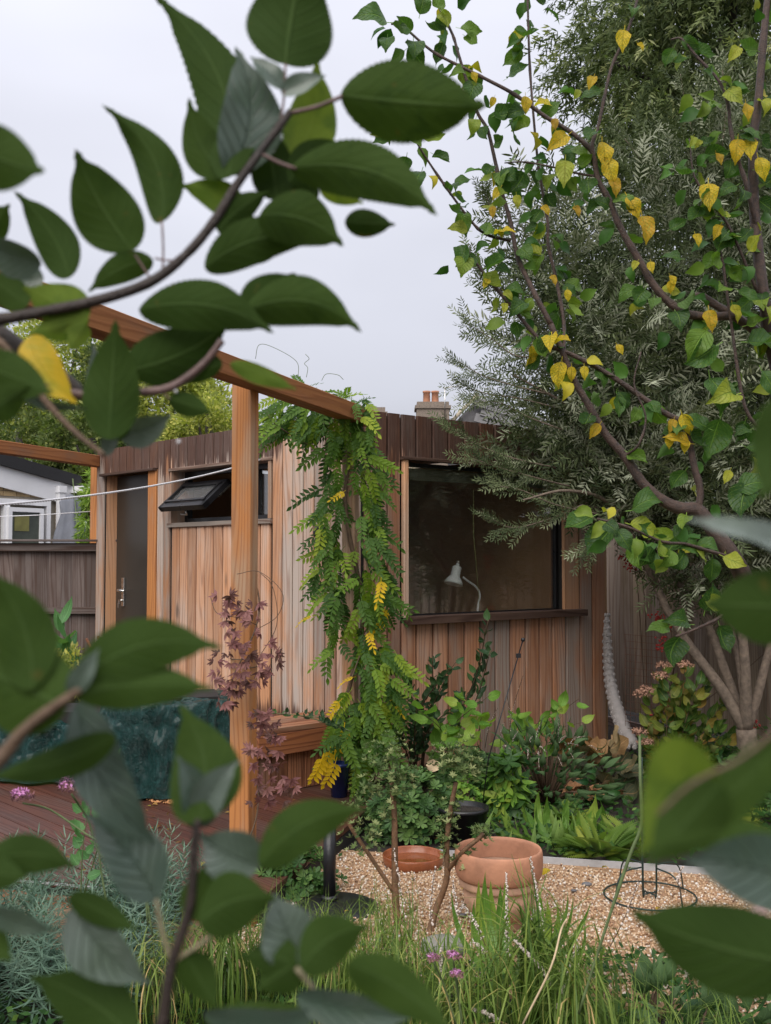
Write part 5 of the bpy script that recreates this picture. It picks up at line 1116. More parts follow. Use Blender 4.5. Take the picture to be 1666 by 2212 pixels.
for (u, v, n_, sc_f, lb) in ((1305, 1870, 34, .22, 'feathery yellow green fern spilling over the metal edging'), (1560, 1800, 14, .26, 'paler fern behind the blurred leaves at the right')):
    g = G(u, v); ff = thing('shield_fern', lb, 'fern', (g.x, g.y, 0)); r_ = random.Random(13 + n_)
    for i in range(n_):
        w = 2 * math.pi * i / n_ + r_.uniform(-.2, .2); lo(ff, r_.choice(FN), (g.x + .04 * math.cos(w), g.y + .1 + .03 * math.sin(w), .03), (math.cos(w), math.sin(w) * .8 - .15, r_.uniform(.25, 1.7)), (-math.cos(w) * .6 + r_.uniform(-.9, .9), -math.sin(w) * .6 - .3, 1), r_.uniform(.6, 1.2) * sc_f, 'frond')
for (u, v, sc_f, lb) in ((1370, 1840, .17, 'small young fern at the right of the feathery fern'), (1225, 1790, .16, 'small fern between the strap leaves and the knotweed')):
    g = G(u, v); ff = thing('small_fern', lb, 'fern', (g.x, g.y, 0)); r_ = random.Random(int(u))
    for i in range(18):
        w = 2 * math.pi * i / 18 + r_.uniform(-.3, .3); lo(ff, r_.choice(FN), (g.x + .03 * math.cos(w), g.y + .06 + .03 * math.sin(w), .02), (math.cos(w), math.sin(w) * .8 - .15, r_.uniform(.3, 1.6)), (-math.cos(w) * .6 + r_.uniform(-.8, .8), -math.sin(w) * .6 - .3, 1), r_.uniform(.7, 1.2) * sc_f, 'frond')
# oak-leaved plant, bronze and green
g = G(1310, 1700); plant('oak_leaved_hydrangea', 'bronze lobed leaves sprawling by the studio corner', 'shrub', g, T([(1200, 1630), (1240, 1620), (1300, 1620), (1330, 1600), (1340, 1660), (1270, 1660), (1250, 1720), (1300, 1700), (1350, 1720)], 6.7, .1), L_oak, m_stembr, n_per=4, size=(.12, .17), seed=14, start=.5)
g = G(1255, 1740); tdl = thing('fallen_leaf_heap', 'curled orange brown dead leaves in the bed under the bronze plant', 'dead leaves', (g.x, g.y, 0)); r_ = random.Random(15); L_dead = lset(simple('dead_leaf', (.36, .18, .08), .7, .3, 20), .8, 'round', 2, 8, 4, .5, .3, .1, .2)
for i in range(12): lo(tdl, r_.choice(L_dead), (g.x + r_.uniform(-.1, .12), g.y + r_.uniform(-.1, .15), .03 + r_.uniform(0, .12)), (r_.uniform(-1, 1), r_.uniform(-1, 1), r_.uniform(-.4, .3)), (0, -.6, 1), r_.uniform(.07, .11), 'leaf')
# hydrangea with faded heads
g = G(1470, 1700); hy = plant('hydrangea_bush', 'hydrangea bush with yellowing leaves and faded pink flower heads', 'shrub', Vector((g.x, g.y + .15, 0)), T([(1400, 1500), (1430, 1450), (1480, 1440), (1530, 1470), (1560, 1520), (1430, 1530), (1500, 1520), (1550, 1580), (1400, 1570), (1460, 1600), (1530, 1640), (1580, 1600), (1480, 1560), (1420, 1620), (1450, 1490), (1510, 1480)], 7.2, .12), L_hyd, m_stembr, n_per=15, size=(.08, .125), seed=16, start=.45, cap=240)
def head(root, c, r, n_, mat, seed, fl=.014, name='flower_head'):
    rr = np.random.default_rng(seed); d = rr.normal(size=(n_, 3)); d /= np.linalg.norm(d, axis=1, keepdims=True); d[:, 2] = np.abs(d[:, 2]) * .8 - .15
    J = scatter([card], np.array(c) + d * np.array((r, r, r * .7)), rr.normal(size=(n_, 3)), d + rr.normal(size=(n_, 3)) * .3, rr.uniform(.6, 1.2, n_) * fl)
    return put(name, J.mesh(name, mat), root)
for i, (u, v) in enumerate([(1435, 1438), (1427, 1460), (1480, 1437), (1385, 1500), (1395, 1490), (1382, 1582), (1395, 1605)]): head(hy, P(u, v, 7.0), .05, 160, m_hydf, i, .02)
# red berries
br = thing('berry_bush', 'sparse bush with hanging red berry clusters in front of the right fence', 'shrub', G(1440, 1640) + Vector((0, .6, 0))); b = MB()
for i, (u, v, n_) in enumerate([(1350, 1205, 26), (1365, 1225, 22), (1425, 1335, 30), (1440, 1350, 24), (1430, 1380, 16), (1428, 1400, 14), (1415, 1545, 10), (1630, 1560, 26), (1620, 1570, 16), (1650, 1330, 12)]):
    c = P(u, v, 7.5); 
    for k in range(n_): b2_ = MB; b.sphere(c + Vector((random.gauss(0, .028), random.gauss(0, .02), random.gauss(0, .022))), random.uniform(.006, .009), 6, 4)
    put('twig', MB().tube(bez([c, c + Vector((.1, .05, -.2)), Vector(br.location)], 4), .003, 5).mesh('twig', m_stembr), br)
put('berry_cluster', b.mesh('berry_cluster', m_berry), br)['kind'] = 'stuff'
# white packing roll, wire mesh
rl = thing('packing_strip', 'long white dimpled packing strip slumped between studio corner and fence', 'packaging', G(1370, 1640) + Vector((0, .2, 0)))
qp = bez([P(1309, 1328, 8.35), P(1312, 1400, 8.3), P(1318, 1470, 8.25), P(1332, 1530, 8.1), P(1348, 1575, 7.95), P(1368, 1612, 7.8)], 5); wd = [.023 + .024 * min(1, i / 16) for i in range(len(qp))]
put('core', MB().tube(qp, [w_ * 1.1 for w_ in wd], 10).mesh('core', m_bubble), rl)
bm_ = []
b = MB()
for i in range(0, len(qp)):
    for k in range(6):
        w = 2 * math.pi * (k + (i % 2) * .5) / 6; c = qp[i] + Vector((math.cos(w) * wd[i], math.sin(w) * wd[i], 0)); r0 = .021 * (.6 + wd[i] / .05 * .5)
        o_v = Vector((math.cos(w), math.sin(w), .1)); a_ = o_v.cross(Vector((0, 0, 1))).normalized(); c_ = a_.cross(o_v)
        ring = [c + (a_ * math.cos(j * 1.047) + c_ * math.sin(j * 1.047)) * r0 for j in range(6)]; ring2 = [p + o_v * .011 + (c - p) * .4 for p in ring]
        b.add(ring + ring2, [(j, (j + 1) % 6, 6 + (j + 1) % 6, 6 + j) for j in range(6)] + [(6, 7, 8, 9, 10, 11)])
put('dimple', b.mesh('dimple', m_bubble), rl)['kind'] = 'stuff'
wm0, wm1 = P(1350, 1480, 7.9), P(1490, 1480, 7.6); zt0 = P(1350, 1370, 7.9).z; b = MB()
wdv = wm1 - wm0
for i in range(13): a = wm0 + wdv * (i / 12); b.tube([(a.x, a.y, .05), (a.x + .01, a.y + .02, zt0)], .0013, 4)
for i in range(19): z = .08 + (zt0 - .08) * i / 18; b.tube([(wm0.x, wm0.y, z + .0), (wm1.x, wm1.y, z - .02)], .0013, 4)
tag(put('wire_mesh', b.mesh('wire_mesh', m_rust)), 'rusty square wire mesh panel leaning before the right fence', 'wire mesh')
# support cane with black ball
a, c = P(1055, 1640, 6.0), P(1130, 1382, 6.35)
cn = thing('support_rod', 'thin dark support rod with black ball top leaning before the planks', 'rod', tuple(G(1040, 1760)))
put('shaft', MB().tube([G(1040, 1760), a, c], .004, 6).mesh('shaft', m_black), cn); put('ball', MB().sphere(c, .013).mesh('ball', m_black), cn); q = a.lerp(c, .86); put('clip', MB().box(q, (.028, .02, .026)).mesh('clip', m_black), cn)
# rusty rods and broad-leaved plant at far left, herbs at the fence foot
for i, ((u0, v0), (u1, v1)) in enumerate((((187, 1380), (240, 1440)), ((212, 1375), (250, 1420)))):
    a, c = P(u0, v0, 8.9), P(u1 + 10, v1 + 60, 8.7); tag(put('rusty_rod', MB().tube([a, c, Vector((c.x + .1, c.y, 0))], .012, 7).mesh('rusty_rod', m_rust)), ('longer rusty rod leaning left of the studio', 'shorter rusty rod next to the orange post')[i], 'rod')
g = P(143, 1500, 8.8); g.z = 0
plant('broad_leaved_plant', 'upright plant with large pointed light green leaves before the grey fence', 'plant', g, T([(128, 1345), (145, 1370)], 8.8), lset(leafmat('big_leaf', [(0, (.08, .2, .08)), (1, (.13, .28, .1))], (.2, .3, .15), veins=.3), .42, 'apple', 2, 8, 4, .35, .1), m_stemgr, n_per=7, size=(.2, .28), sr=.01, seed=20, start=.5, up=.1)
g = P(130, 1520, 8.4); crown('low_herbs', None, (g.x, g.y, .42), (.75, .3, .38), 60, 60, .045, m_lbg1, cr=.3)
g = P(60, 1450, 8.7); crown('dark_herbs', None, (g.x, g.y, .4), (.9, .3, .35), 50, 60, .06, m_lbg2, cr=.3)
# two small clipped shrubs on bare stems
def topi(label, stem, sr, blobs, seed, branches=(), density=1.0):
    base_ = Vector(stem[0]); t = thing('topiary_shrub', label, 'shrub', (base_.x, base_.y, 0)); b = MB(); q = bez(stem, 5); b.tube(q, [sr * (1 - .4 * i / len(q)) for i in range(len(q))], 8)
    for br_ in branches: b.tube(bez(br_, 5), .009, 6)
    put('trunk', b.mesh('trunk', m_twig), t)
    tpl = rosette_arr; ps = []; ds = []
    for (c, r, n_) in blobs:
        n_ = int(n_ * .85)
        d = RNG.normal(size=(n_, 3)); d /= np.linalg.norm(d, axis=1, keepdims=True); ps.append(np.array(c) + d * (RNG.random((n_, 1)) ** .6) * np.array(r) * np.array((1.15, 1.15, 1.35))); ds.append(d * .7 + (0, 0, 1.0))
    ps = np.concatenate(ps); ds = np.concatenate(ds)
    put('foliage', scatter(tpl, ps, ds, RNG.normal(size=ps.shape), RNG.uniform(.014, .026, len(ps))).mesh('foliage', m_ltopi), t)['kind'] = 'stuff'
m_twig = simple('knobbly_bark', (.17, .09, .045), .7, .45, 40, bump=1)
def ros_arr(k, Wd, shape, seed):
    r_ = random.Random(seed); out = []; tpl = leafgrid(1, Wd, 3, 2, shape, .25, -.1)
    for i in range(k):
        w = i * 2.4; out.append((xform(tpl[0], frame((0, 0, 0), (math.cos(w), math.sin(w), .3 + .6 * i / k), (0, 0, 1), r_.uniform(.8, 1.05))), tpl[1], tpl[2]))
    V, F, U = merge(out); return V[:, [0, 2, 1]] * np.array((1, 1, -1)), F, U
rosette_arr = [ros_arr(7, .36, 'lance', i) for i in range(3)]
Yt = 4.45
topi('small shrub with leafy top on a bare leaning brown stem, left of the pair', [G(862, 2010), P(855, 1950, Yt), P(853, 1850, Yt), P(852, 1760, Yt), P(846, 1690, Yt)], .017,
    [(P(840, 1640, Yt), (.1, .09, .09), 110), (P(800, 1700, Yt), (.06, .06, .05), 40), (P(868, 1680, Yt), (.07, .06, .06), 50), (P(850, 1720, Yt), (.06, .05, .1), 60), (P(790, 1800, Yt - .05), (.1, .07, .07), 60), (P(770, 1740, Yt), (.05, .05, .04), 25)], 1,
    ([P(853, 1930, Yt), P(800, 1850, Yt), P(760, 1790, Yt), P(745, 1760, Yt)], [P(853, 1990, Yt), P(900, 1960, Yt - .05)]))
topi('small shrub with leafy top on a curved brown stem before the pot', [G(925, 2030), P(940, 1970, Yt), P(965, 1900, Yt), P(965, 1830, Yt), P(972, 1760, Yt), P(985, 1690, Yt)], .016,
    [(P(990, 1640, Yt), (.09, .08, .1), 120), (P(955, 1640, Yt), (.06, .06, .05), 40), (P(1020, 1655, Yt), (.06, .06, .05), 45), (P(968, 1800, Yt), (.04, .04, .16), 70), (P(1040, 1800, Yt - .1), (.05, .04, .04), 40), (P(1005, 1850, Yt - .1), (.05, .04, .05), 30), (P(985, 1740, Yt), (.04, .04, .08), 30)], 2,
    ([P(968, 1880, Yt), P(1000, 1840, Yt - .1), P(1030, 1815, Yt - .12), P(1045, 1800, Yt - .12)], [P(968, 1870, Yt), P(1010, 1860, Yt - .1)]))
# ================================================================== ground cover in the beds
def cover(name, x0, x1, y0, y1, n_, size, mat, zt=.1, tpl=card, cond=None):
    x = RNG.uniform(x0, x1, n_); y = RNG.uniform(y0, y1, n_); k = np.ones(n_, bool) if cond is None else cond(x, y); x, y = x[k], y[k]; N = len(x)
    hgt = zt * (.35 + .65 * np.clip(.5 + .5 * np.sin(x * 5.1 + 1.3 * np.sin(y * 4)) * np.cos(y * 5.7), 0, 1))
    J = scatter([tpl], np.c_[x, y, RNG.random(N) * hgt + .01], RNG.normal(size=(N, 3)) * (1, 1, .4) + (0, 0, .25), RNG.normal(size=(N, 3)) * .6 + (0, -.3, 1), RNG.uniform(.6, 1.3, N) * size, np.clip(RNG.normal(.4, .25, N), 0, 1))
    return tag(put(name, J.mesh(name, mat)), kind='stuff')
gby = lambda x: gb0.y + (x - gb0.x) * gd.y / gd.x
cover('bed_ground_cover', -.1, 3.6, 5.1, 8.6, 9000, .05, m_lgrd, .13, cond=lambda x, y: (y > gby(x) + .12) & (((x - WR.o.x) * WR.n.x + (y - WR.o.y) * WR.n.y) > .12) & (np.sin(x * 9 + y * 7) + np.sin(y * 13 - x * 4) > -.7))
cover('right_ground_cover', 1.9, 3.6, 5.3, 8.0, 5000, .06, m_lgrd, .35, cond=lambda x, y: (y > gby(x) + .1) & (x > 2.0 + (y - 5.4) * .1))
cover('front_ground_cover', -1.8, 2.4, 2.7, 4.25, 15000, .035, m_lgrd, .12, cond=lambda x, y: (y < 4.0 - .0 * x) & (y < np.where(x < -.45, 4.5, 4.0)))
cover('deck_side_cover', -.7, .1, 4.3, 5.4, 900, .03, m_lgrd, .07, cond=lambda x, y: (x > -.62 + (y - 4.6) * .27) & (x < -.45 + (y - 4.6) * .27))
# clover patch next to the fern
g = G(1275, 1868); rt = [ros_arr(3, .95, 'round', i) for i in range(2)]; N = 60
J = scatter(rt, np.c_[g.x + RNG.normal(size=N) * .06, g.y + .02 + RNG.random(N) * .08, RNG.uniform(.02, .07, N)], RNG.normal(size=(N, 3)) * .3 + (0, 0, 1), RNG.normal(size=(N, 3)), RNG.uniform(.018, .03, N))
tag(put('clover_patch', J.mesh('clover_patch', m_lgrd)), kind='stuff')
# yellow fallen leaf by the pot
t = thing('yellow_fallen_leaf', 'curled bright yellow leaf lying on the gravel against the pot', 'leaf', tuple(G(1180, 1885))); lo(t, lmesh('blade', m_lplumy, leafgrid(1, .7, 8, 4, 'apple', .5, .2)), G(1172, 1890, .03), (.8, .2, .35), (0, -.5, 1), .05, 'blade')
# ================================================================== grass clumps
def blade(nl=6, curl=.6, wd=.012):
    V = []; U = []
    for i in range(nl + 1):
        t = i / nl; a = curl * t * t; x = math.sin(a * 1.3) * t * .75; z = t * math.cos(a * .9); w = wd * (1 - t ** 3) * .5 + .0006
        V += [(-w, x, z), (w, x, z)]; U += [(t, 0), (t, 1)]
    V = np.array(V); return V[:, [0, 2, 1]] * np.array((1, 1, -1)), np.array([(2 * i, 2 * i + 1, 2 * i + 3, 2 * i + 2) for i in range(nl)]), np.array(U)
bl_ = [blade(7, c, w) for c, w in ((.3, .010), (.7, .012), (1.1, .014), (1.4, .014), (1.7, .012))]
def clump(u, v, Y, n_, hgt, label, spreadr=.09, lean=.6, mat=None, rn=(.45, .22), nm='grass_clump', wsc=1.0):
    c = P(u, v, Y); c.z = 0; n_ = int(n_ * .8); N = n_; w = RNG.random(N) * 6.283; k = RNG.random(N) ** .7
    pos = np.c_[c.x + spreadr * k * np.cos(w), c.y + spreadr * k * np.sin(w), np.full(N, .0)]
    w2 = w + RNG.normal(size=N) * .5; out_ = np.c_[np.cos(w2), np.sin(w2), np.zeros(N)]
    d = out_ * (k[:, None] * lean) + np.c_[np.zeros(N), np.zeros(N), np.ones(N)]
    nrm = -out_     # concave side faces the clump centre so that blades arch outwards
    J = scatter([(V * np.array((wsc, 1, 1)), F, U) for V, F, U in bl_], pos, d, -nrm, RNG.uniform(.55, 1.1, N) * hgt, np.clip(RNG.normal(rn[0], rn[1], N), 0, 1))
    t = thing(nm, label, 'grass', (c.x, c.y, 0), 'grass clumps in the foreground bed'); put('blade', J.mesh('blade', mat or m_lgrass), t)['kind'] = 'stuff'; return t
clump(1150, 2212, 3.35, 210, .56, 'tallest bright grass clump in front of the pot', .09, .5, wsc=1.35)
clump(1240, 2212, 3.15, 260, .50, 'arching pale grass clump at the bottom right of the tallest one', .12, .9)
clump(1000, 2212, 3.2, 220, .45, 'grass clump below the mushroom shaped stone', .12, .8, rn=(.55, .25))
clump(860, 2212, 3.4, 260, .45, 'thin leaved clump beneath the left topiary stem', .15, .8, rn=(.5, .25))
clump(740, 2212, 3.5, 260, .42, 'pale loose clump behind the grey sheen leaves at the bottom', .16, .9, rn=(.55, .2))
clump(600, 2150, 3.8, 240, .38, 'grass clump near the deck front edge', .14, .8)
clump(480, 2212, 3.6, 260, .45, 'dark grass clump left of centre at the bottom', .15, .8, rn=(.35, .25))
clump(330, 2212, 3.5, 160, .4, 'sparse yellowish clump beside the blue green spurge', .15, .8, rn=(.7, .2))
clump(1380, 2250, 3.1, 130, .35, 'low clump under the large dark blurred leaf', .12, 1.0)
clump(1560, 2250, 3.2, 90, .3, 'small clump beneath the white star flower', .12, 1.0)
clump(700, 2010, 4.15, 110, .26, 'short tuft beside the black metal post', .1, .8)
clump(830, 2020, 4.2, 140, .28, 'short tuft around the foot of the left topiary stem', .12, .9)
# strap leaves (variegated) before the pot
g = P(1110, 2130, 3.75); g.z = 0; t = thing('strap_leaved_plant', 'broad arching strap leaves with yellow margins at the pot foot', 'plant', tuple(g)); r_ = random.Random(5)
Ls = lset(m_lhart, .11, 'strap', 3, 12, 4, .4, .3)
for i in range(26): w = r_.uniform(0, 6.28); lo(t, r_.choice(Ls), (g.x + .04 * math.cos(w), g.y + .04 * math.sin(w), .05), (math.cos(w) * .8, math.sin(w) * .6, r_.uniform(.7, 1.8)), (-math.cos(w), -math.sin(w) - .3, .8), r_.uniform(.25, .38), 'frond')
# bud spikes in the foreground
sp = thing('knotweed_spikes', 'tall brown stalks beaded with tiny white buds among the foreground grass', 'flower', tuple(P(1110, 2212, 3.3).xy.to_3d()))
for i, (u0, v0, u1, v1, Y, k) in enumerate([(1100, 2200, 1094, 1885, 3.6, 70), (1195, 2140, 1146, 1850, 3.7, 46), (1240, 2212, 1112, 2030, 3.3, 90), (1225, 2212, 1250, 2040, 3.3, 60), (1205, 2240, 1220, 2130, 3.2, 50), (1120, 2240, 1020, 2180, 3.2, 50), (1050, 2100, 1022, 2035, 3.5, 26), (960, 2230, 952, 2045, 3.3, 34), (1070, 2100, 1000, 1950, 3.7, 30), (1500, 2150, 1490, 2065, 3.4, 26), (1560, 2140, 1550, 2080, 3.4, 22), (1620, 2180, 1603, 2130, 3.3, 20), (1540, 2160, 1520, 2110, 3.3, 26), (885, 2100, 850, 1830, 4.1, 26), (980, 2100, 978, 1900, 4.0, 26), (940, 2100, 940, 1870, 4.1, 24), (1300, 2080, 1380, 1900, 3.6, 10), (1475, 1950, 1476, 1870, 4.4, 16), (640, 2150, 650, 2080, 3.6, 6)]):
    spike(sp, P(u0, v0, Y), P(u1, v1, Y), int(k * 1.4), .0075, .0052, .4, 40 + i)
# pale dry stalk crossing the clump, and a long green stem rising on the right
tag(put('dry_stalk', MB().tube(bez([P(1130, 2212, 3.0), P(1190, 2090, 3.0), P(1212, 2010, 3.05), P(1225, 1985, 3.05)], 5), .003, 6).mesh('dry_stalk', m_dryleaf)), 'long pale dry stalk crossing the grass clump before the pot', 'stalk')
tag(put('tall_flower_stalk', MB().tube(bez([P(1250, 2190, 3.0), P(1310, 2000, 3.0), P(1360, 1850, 3.0), P(1385, 1780, 3.0), P(1383, 1680, 3.0), P(1382, 1590, 3.05)], 6), [.0042] * 8 + [.005] * 15 + [.0045] * 7 + [.003], 7).mesh('tall_flower_stalk', m_stemgr)), 'long green flower stalk rising past the wire plant support', 'stalk')
# white star flower
wf = P(1582, 2117, 3.3); wfl = thing('white_star_flower', 'single white six petalled flower with yellow centre near the bottom right', 'flower', tuple(wf)); pt_ = lmesh('petal', m_petw, leafgrid(1, .36, 6, 2, 'lance', .3, .05))
for i in range(6): w = i * 1.047 + .3; lo(wfl, pt_, wf, (math.cos(w), -.25, math.sin(w) * .75 + .1), (0, -1, .6), .036, 'petal')
put('centre', MB().sphere(wf + Vector((0, -.006, .003)), .0065).mesh('centre', m_yel), wfl); put('stem', MB().tube([wf, P(1600, 2212, 3.35), P(1605, 2300, 3.4)], .0022, 5).mesh('stem', m_stemgr), wfl)
# ================================================================== blue-green spurge, lower left
def shoot(seed):
    r_ = random.Random(seed); out = []; tpl = leafgrid(1, .075, 3, 2, 'strap', .3, -.08)
    for i in range(60):
        t = .15 + .85 * i / 60; w = i * 2.4; e = -.1 + 1.1 * t ** 3
        out.append((xform(tpl[0], frame((0, t, 0), (math.cos(w), e, math.sin(w)), (0, 1, 0), .27 * (1 - .35 * t))), tpl[1], tpl[2]))
    return merge(out)
sh = [shoot(i) for i in range(3)]; N = 170
cx_ = P(140, 2100, 3.9); pos = np.c_[RNG.uniform(-1.55, -.78, N), RNG.uniform(3.3, 4.5, N), RNG.uniform(.02, .10, N)]
J = scatter(sh, pos, RNG.normal(size=(N, 3)) * .22 + (0, -.1, 1), RNG.normal(size=(N, 3)), RNG.uniform(.22, .38, N))
t = thing('spurge', 'mass of feathery blue green needle leaved stems at the lower left', 'plant', (-1.2, 3.9, 0)); put('foliage', J.mesh('foliage', m_leuph), t)['kind'] = 'stuff'
# ================================================================== purple flower heads on tall stems
for i, (u, v, Y, fr, rad, br_) in enumerate([(50, 1722, 2.2, .75, 21, [(110, 1750), (200, 1810), (300, 1860), (320, 2000)]), (155, 1700, 2.2, .35, 25, [(190, 1770), (220, 1850), (300, 1880), (330, 2020)]), (248, 1724, 2.2, .08, 20, [(225, 1780), (215, 1850), (240, 2000)]), (232, 2058, 2.3, .2, 13, [(240, 2130), (250, 2212)]), (980, 2065, 2.4, .5, 14, [(985, 2120), (1000, 2212)]), (937, 2070, 2.4, .3, 13, [(960, 2130), (985, 2212)]), (987, 2105, 2.4, .5, 13, [(990, 2150), (1000, 2230)])]):
    c = P(u, v, Y); r0 = rad / FPX * Y; lb = ['pink purple verbena head at the far left edge', 'largest verbena head, half pink and half faded', 'faded brown verbena head above the deck', 'small faded verbena head low on the left', 'purple verbena head over the mushroom shaped stone', 'dull violet flower head left of the stone', 'lowest violet flower head under the one over the stone'][i]
    t = thing('verbena', lb, 'flower', tuple(c)); put('stem', MB().tube(bez([c - Vector((0, 0, r0 * .6))] + [P(a_, b_, Y + .05) for a_, b_ in br_], 5), .0022, 6).mesh('stem', m_stemgr), t)
    head(t, c, r0, 170, m_mauve, i, r0 * .45, 'faded_floret')['kind'] = 'stuff'
    h2 = head(t, c + Vector((-r0 * .25, -r0 * .15, r0 * .4)), r0 * .8, int(170 * fr), m_pink, i + 9, r0 * .38, 'floret'); h2['kind'] = 'stuff'
# thin bramble stem with light leaflets behind those heads
g = P(200, 2100, 3.6); plant('bramble_shoot', 'thin upright shoot with light green toothed leaflets in front of the deck', 'plant', P(195, 1960, 3.3), T([(205, 1560), (200, 1700)], 3.3), lset(leafmat('bramble_leaf', [(0, (.07, .18, .06)), (1, (.13, .27, .1))], (.2, .3, .17), veins=.3), .65, 'apple', 3, 8, 4, .2, .1, 0, .2), m_stemgr, n_per=17, size=(.035, .055), seed=22, sr=.0025, start=.2)
g = P(60, 1600, 3.3); 
# ================================================================== plum tree with yellowing leaves
YP = 3.1
PB = [
 ([(1950, 2500, .3), (1850, 1850, .25), (1760, 1480, .15), (1666, 1330, .1), (1620, 1270, .05), (1585, 1205, 0), (1545, 1150, 0), (1508, 1103, 0), (1470, 1098, 0), (1430, 1080, 0), (1390, 1045, 0), (1350, 985, 0), (1310, 940, 0), (1275, 880, 0), (1240, 820, 0), (1215, 760, 0), (1190, 700, 0)], .042, .009),
 ([(1190, 700, 0), (1163, 650, 0), (1143, 610, .02), (1118, 555, .04), (1103, 480, .05), (1083, 410, .05), (1068, 340, .05), (1053, 280, .05), (1028, 235, .05), (993, 125, .05), (978, 75, .06), (953, 25, .06), (940, -20, .06)], .0085, .0035),
 ([(1103, 520, .02), (1048, 505, .0), (1008, 465, -.02), (933, 360, -.05), (883, 280, -.06), (853, 243, -.06)], .005, .002),
 ([(1508, 1100, 0), (1513, 1060, 0), (1498, 1000, 0), (1488, 945, 0), (1478, 915, 0), (1433, 890, 0), (1383, 855, 0), (1333, 820, 0), (1283, 790, 0), (1233, 765, 0), (1183, 745, 0), (1153, 720, 0), (1103, 660, 0), (1058, 605, 0), (1023, 560, 0), (1005, 530, 0)], .011, .004),
 ([(1800, 830, .2), (1666, 740, .1), (1633, 715, .1), (1583, 680, .05), (1548, 660, .05), (1518, 640, .05), (1500, 640, .05)], .018, .009),
 ([(1583, 682, .05), (1518, 683, 0), (1478, 675, 0), (1443, 650, 0), (1408, 610, 0), (1383, 565, 0), (1353, 515, 0), (1333, 475, 0), (1318, 435, 0), (1293, 390, 0), (1283, 340, 0), (1273, 320, 0), (1233, 285, 0), (1183, 255, 0), (1113, 205, 0), (1058, 175, 0), (998, 145, 0), (933, 110, 0), (868, 55, 0), (845, 52, 0)], .0135, .003),
 ([(1283, 335, 0), (1280, 310, 0), (1293, 270, 0), (1308, 200, 0), (1323, 140, 0), (1353, 75, 0), (1373, 15, 0), (1382, -30, 0)], .006, .004),
 ([(1700, 900, .15), (1665, 740, .1), (1650, 640, .05), (1633, 500, .05), (1628, 400, .05), (1628, 300, .05), (1638, 225, .05), (1648, 100, .05), (1658, 0, .05), (1662, -40, .05)], .02, .009),
 ([(1636, 500, .05), (1613, 400, 0), (1593, 340, 0), (1578, 275, 0), (1573, 225, 0), (1553, 175, 0), (1508, 125, 0), (1473, 85, 0), (1450, 85, 0)], .008, .003),
 ([(1218, 760, 0), (1218, 695, .05), (1203, 610, .08), (1185, 530, .08), (1183, 475, .08), (1170, 400, .1), (1160, 330, .1), (1145, 150, .1), (1140, 0, .1), (1138, -30, .1)], .006, .003),
 ([(1300, 382, 0), (1250, 375, .03), (1190, 360, .05), (1130, 350, .05), (1090, 352, .05)], .004, .002),
 ([(1640, 640, .05), (1580, 500, 0), (1540, 440, 0), (1500, 380, 0), (1490, 300, 0)], .005, .002),
 ([(1666, 950, .0), (1610, 880, 0), (1580, 700, 0), (1560, 560, 0), (1545, 520, 0)], .006, .003),
 ([(1585, 1205, 0), (1530, 1190, -.1), (1480, 1175, -.15), (1430, 1170, -.2), (1360, 1140, -.25), (1290, 1120, -.25)], .006, .003),
 ([(1620, 1270, .0), (1560, 1330, -.1), (1500, 1360, -.1), (1460, 1375, -.1)], .006, .003),
 ([(1350, 985, 0), (1380, 960, -.05), (1395, 900, -.05), (1370, 830, -.05), (1385, 760, -.05)], .004, .002)]
plum = thing('plum_tree', 'plum tree with curled green and bright yellow leaves on bare dark branches at right', 'tree', tuple(P(1950, 2500, YP + .3).xy.to_3d()))
paths = []
for k, (pts, ra_, rb_) in enumerate(PB):
    q = bez([P(u, v, YP + dy) for u, v, dy in pts], 5); n_ = len(q); paths.append(q)
    if k == 0: q = [Vector((q[0].x, q[0].y, 0))] + q; n_ += 1
    put('branch', MB().tube(q, [rb_ + (ra_ - rb_) * (1 - i / (n_ - 1)) ** (1.7 if k == 0 else 1) + (.0012 if i % 7 == 0 else 0) for i in range(n_)], 9 if ra_ > .01 else 6).mesh('branch', m_bark), plum)
PTL = (np.array([(-.014, -.2, .02), (.014, -.2, .02), (.014, .01, 0), (-.014, .01, 0)]), np.array([(0, 1, 2, 3)]), np.full((4, 2), .5))
def curl(mat, seed, Wd=.78, tw=0.0, droop=.1, fold=.35): return lmesh('leaf', mat, [PTL, leafgrid(1, Wd, 18, 4, 'apple', fold, droop, bow=random.uniform(-.08, .08), twist=tw, wave=.06, serr=.035, nser=9, seed=seed)])
PG = [curl(m_lplum, i, (.66, .78, .85, .72)[i % 4], (-1.2, -.4, .2, .8, 1.4)[i % 5], (.05, -.2, .2, .3, -.1)[i % 5], (.3, .7, .2, .5, .9)[i % 5]) for i in range(8)]
PY = [curl(m_lplumy, i + 30, .62, (-.5, .3, .9)[i % 3], .12, (.3, .6, .5)[i % 3]) for i in range(4)]
r_ = random.Random(11); cnt = 0
def pl(p, d, s, yel, n=None):
    global cnt
    pd_ = Vector(d).normalized() * s * .19; lo(plum, r_.choice(PY if yel else PG), Vector(p) + pd_, d, n or (r_.uniform(-.7, .7), -.8, r_.uniform(-.2, .9)), s); cnt += 1
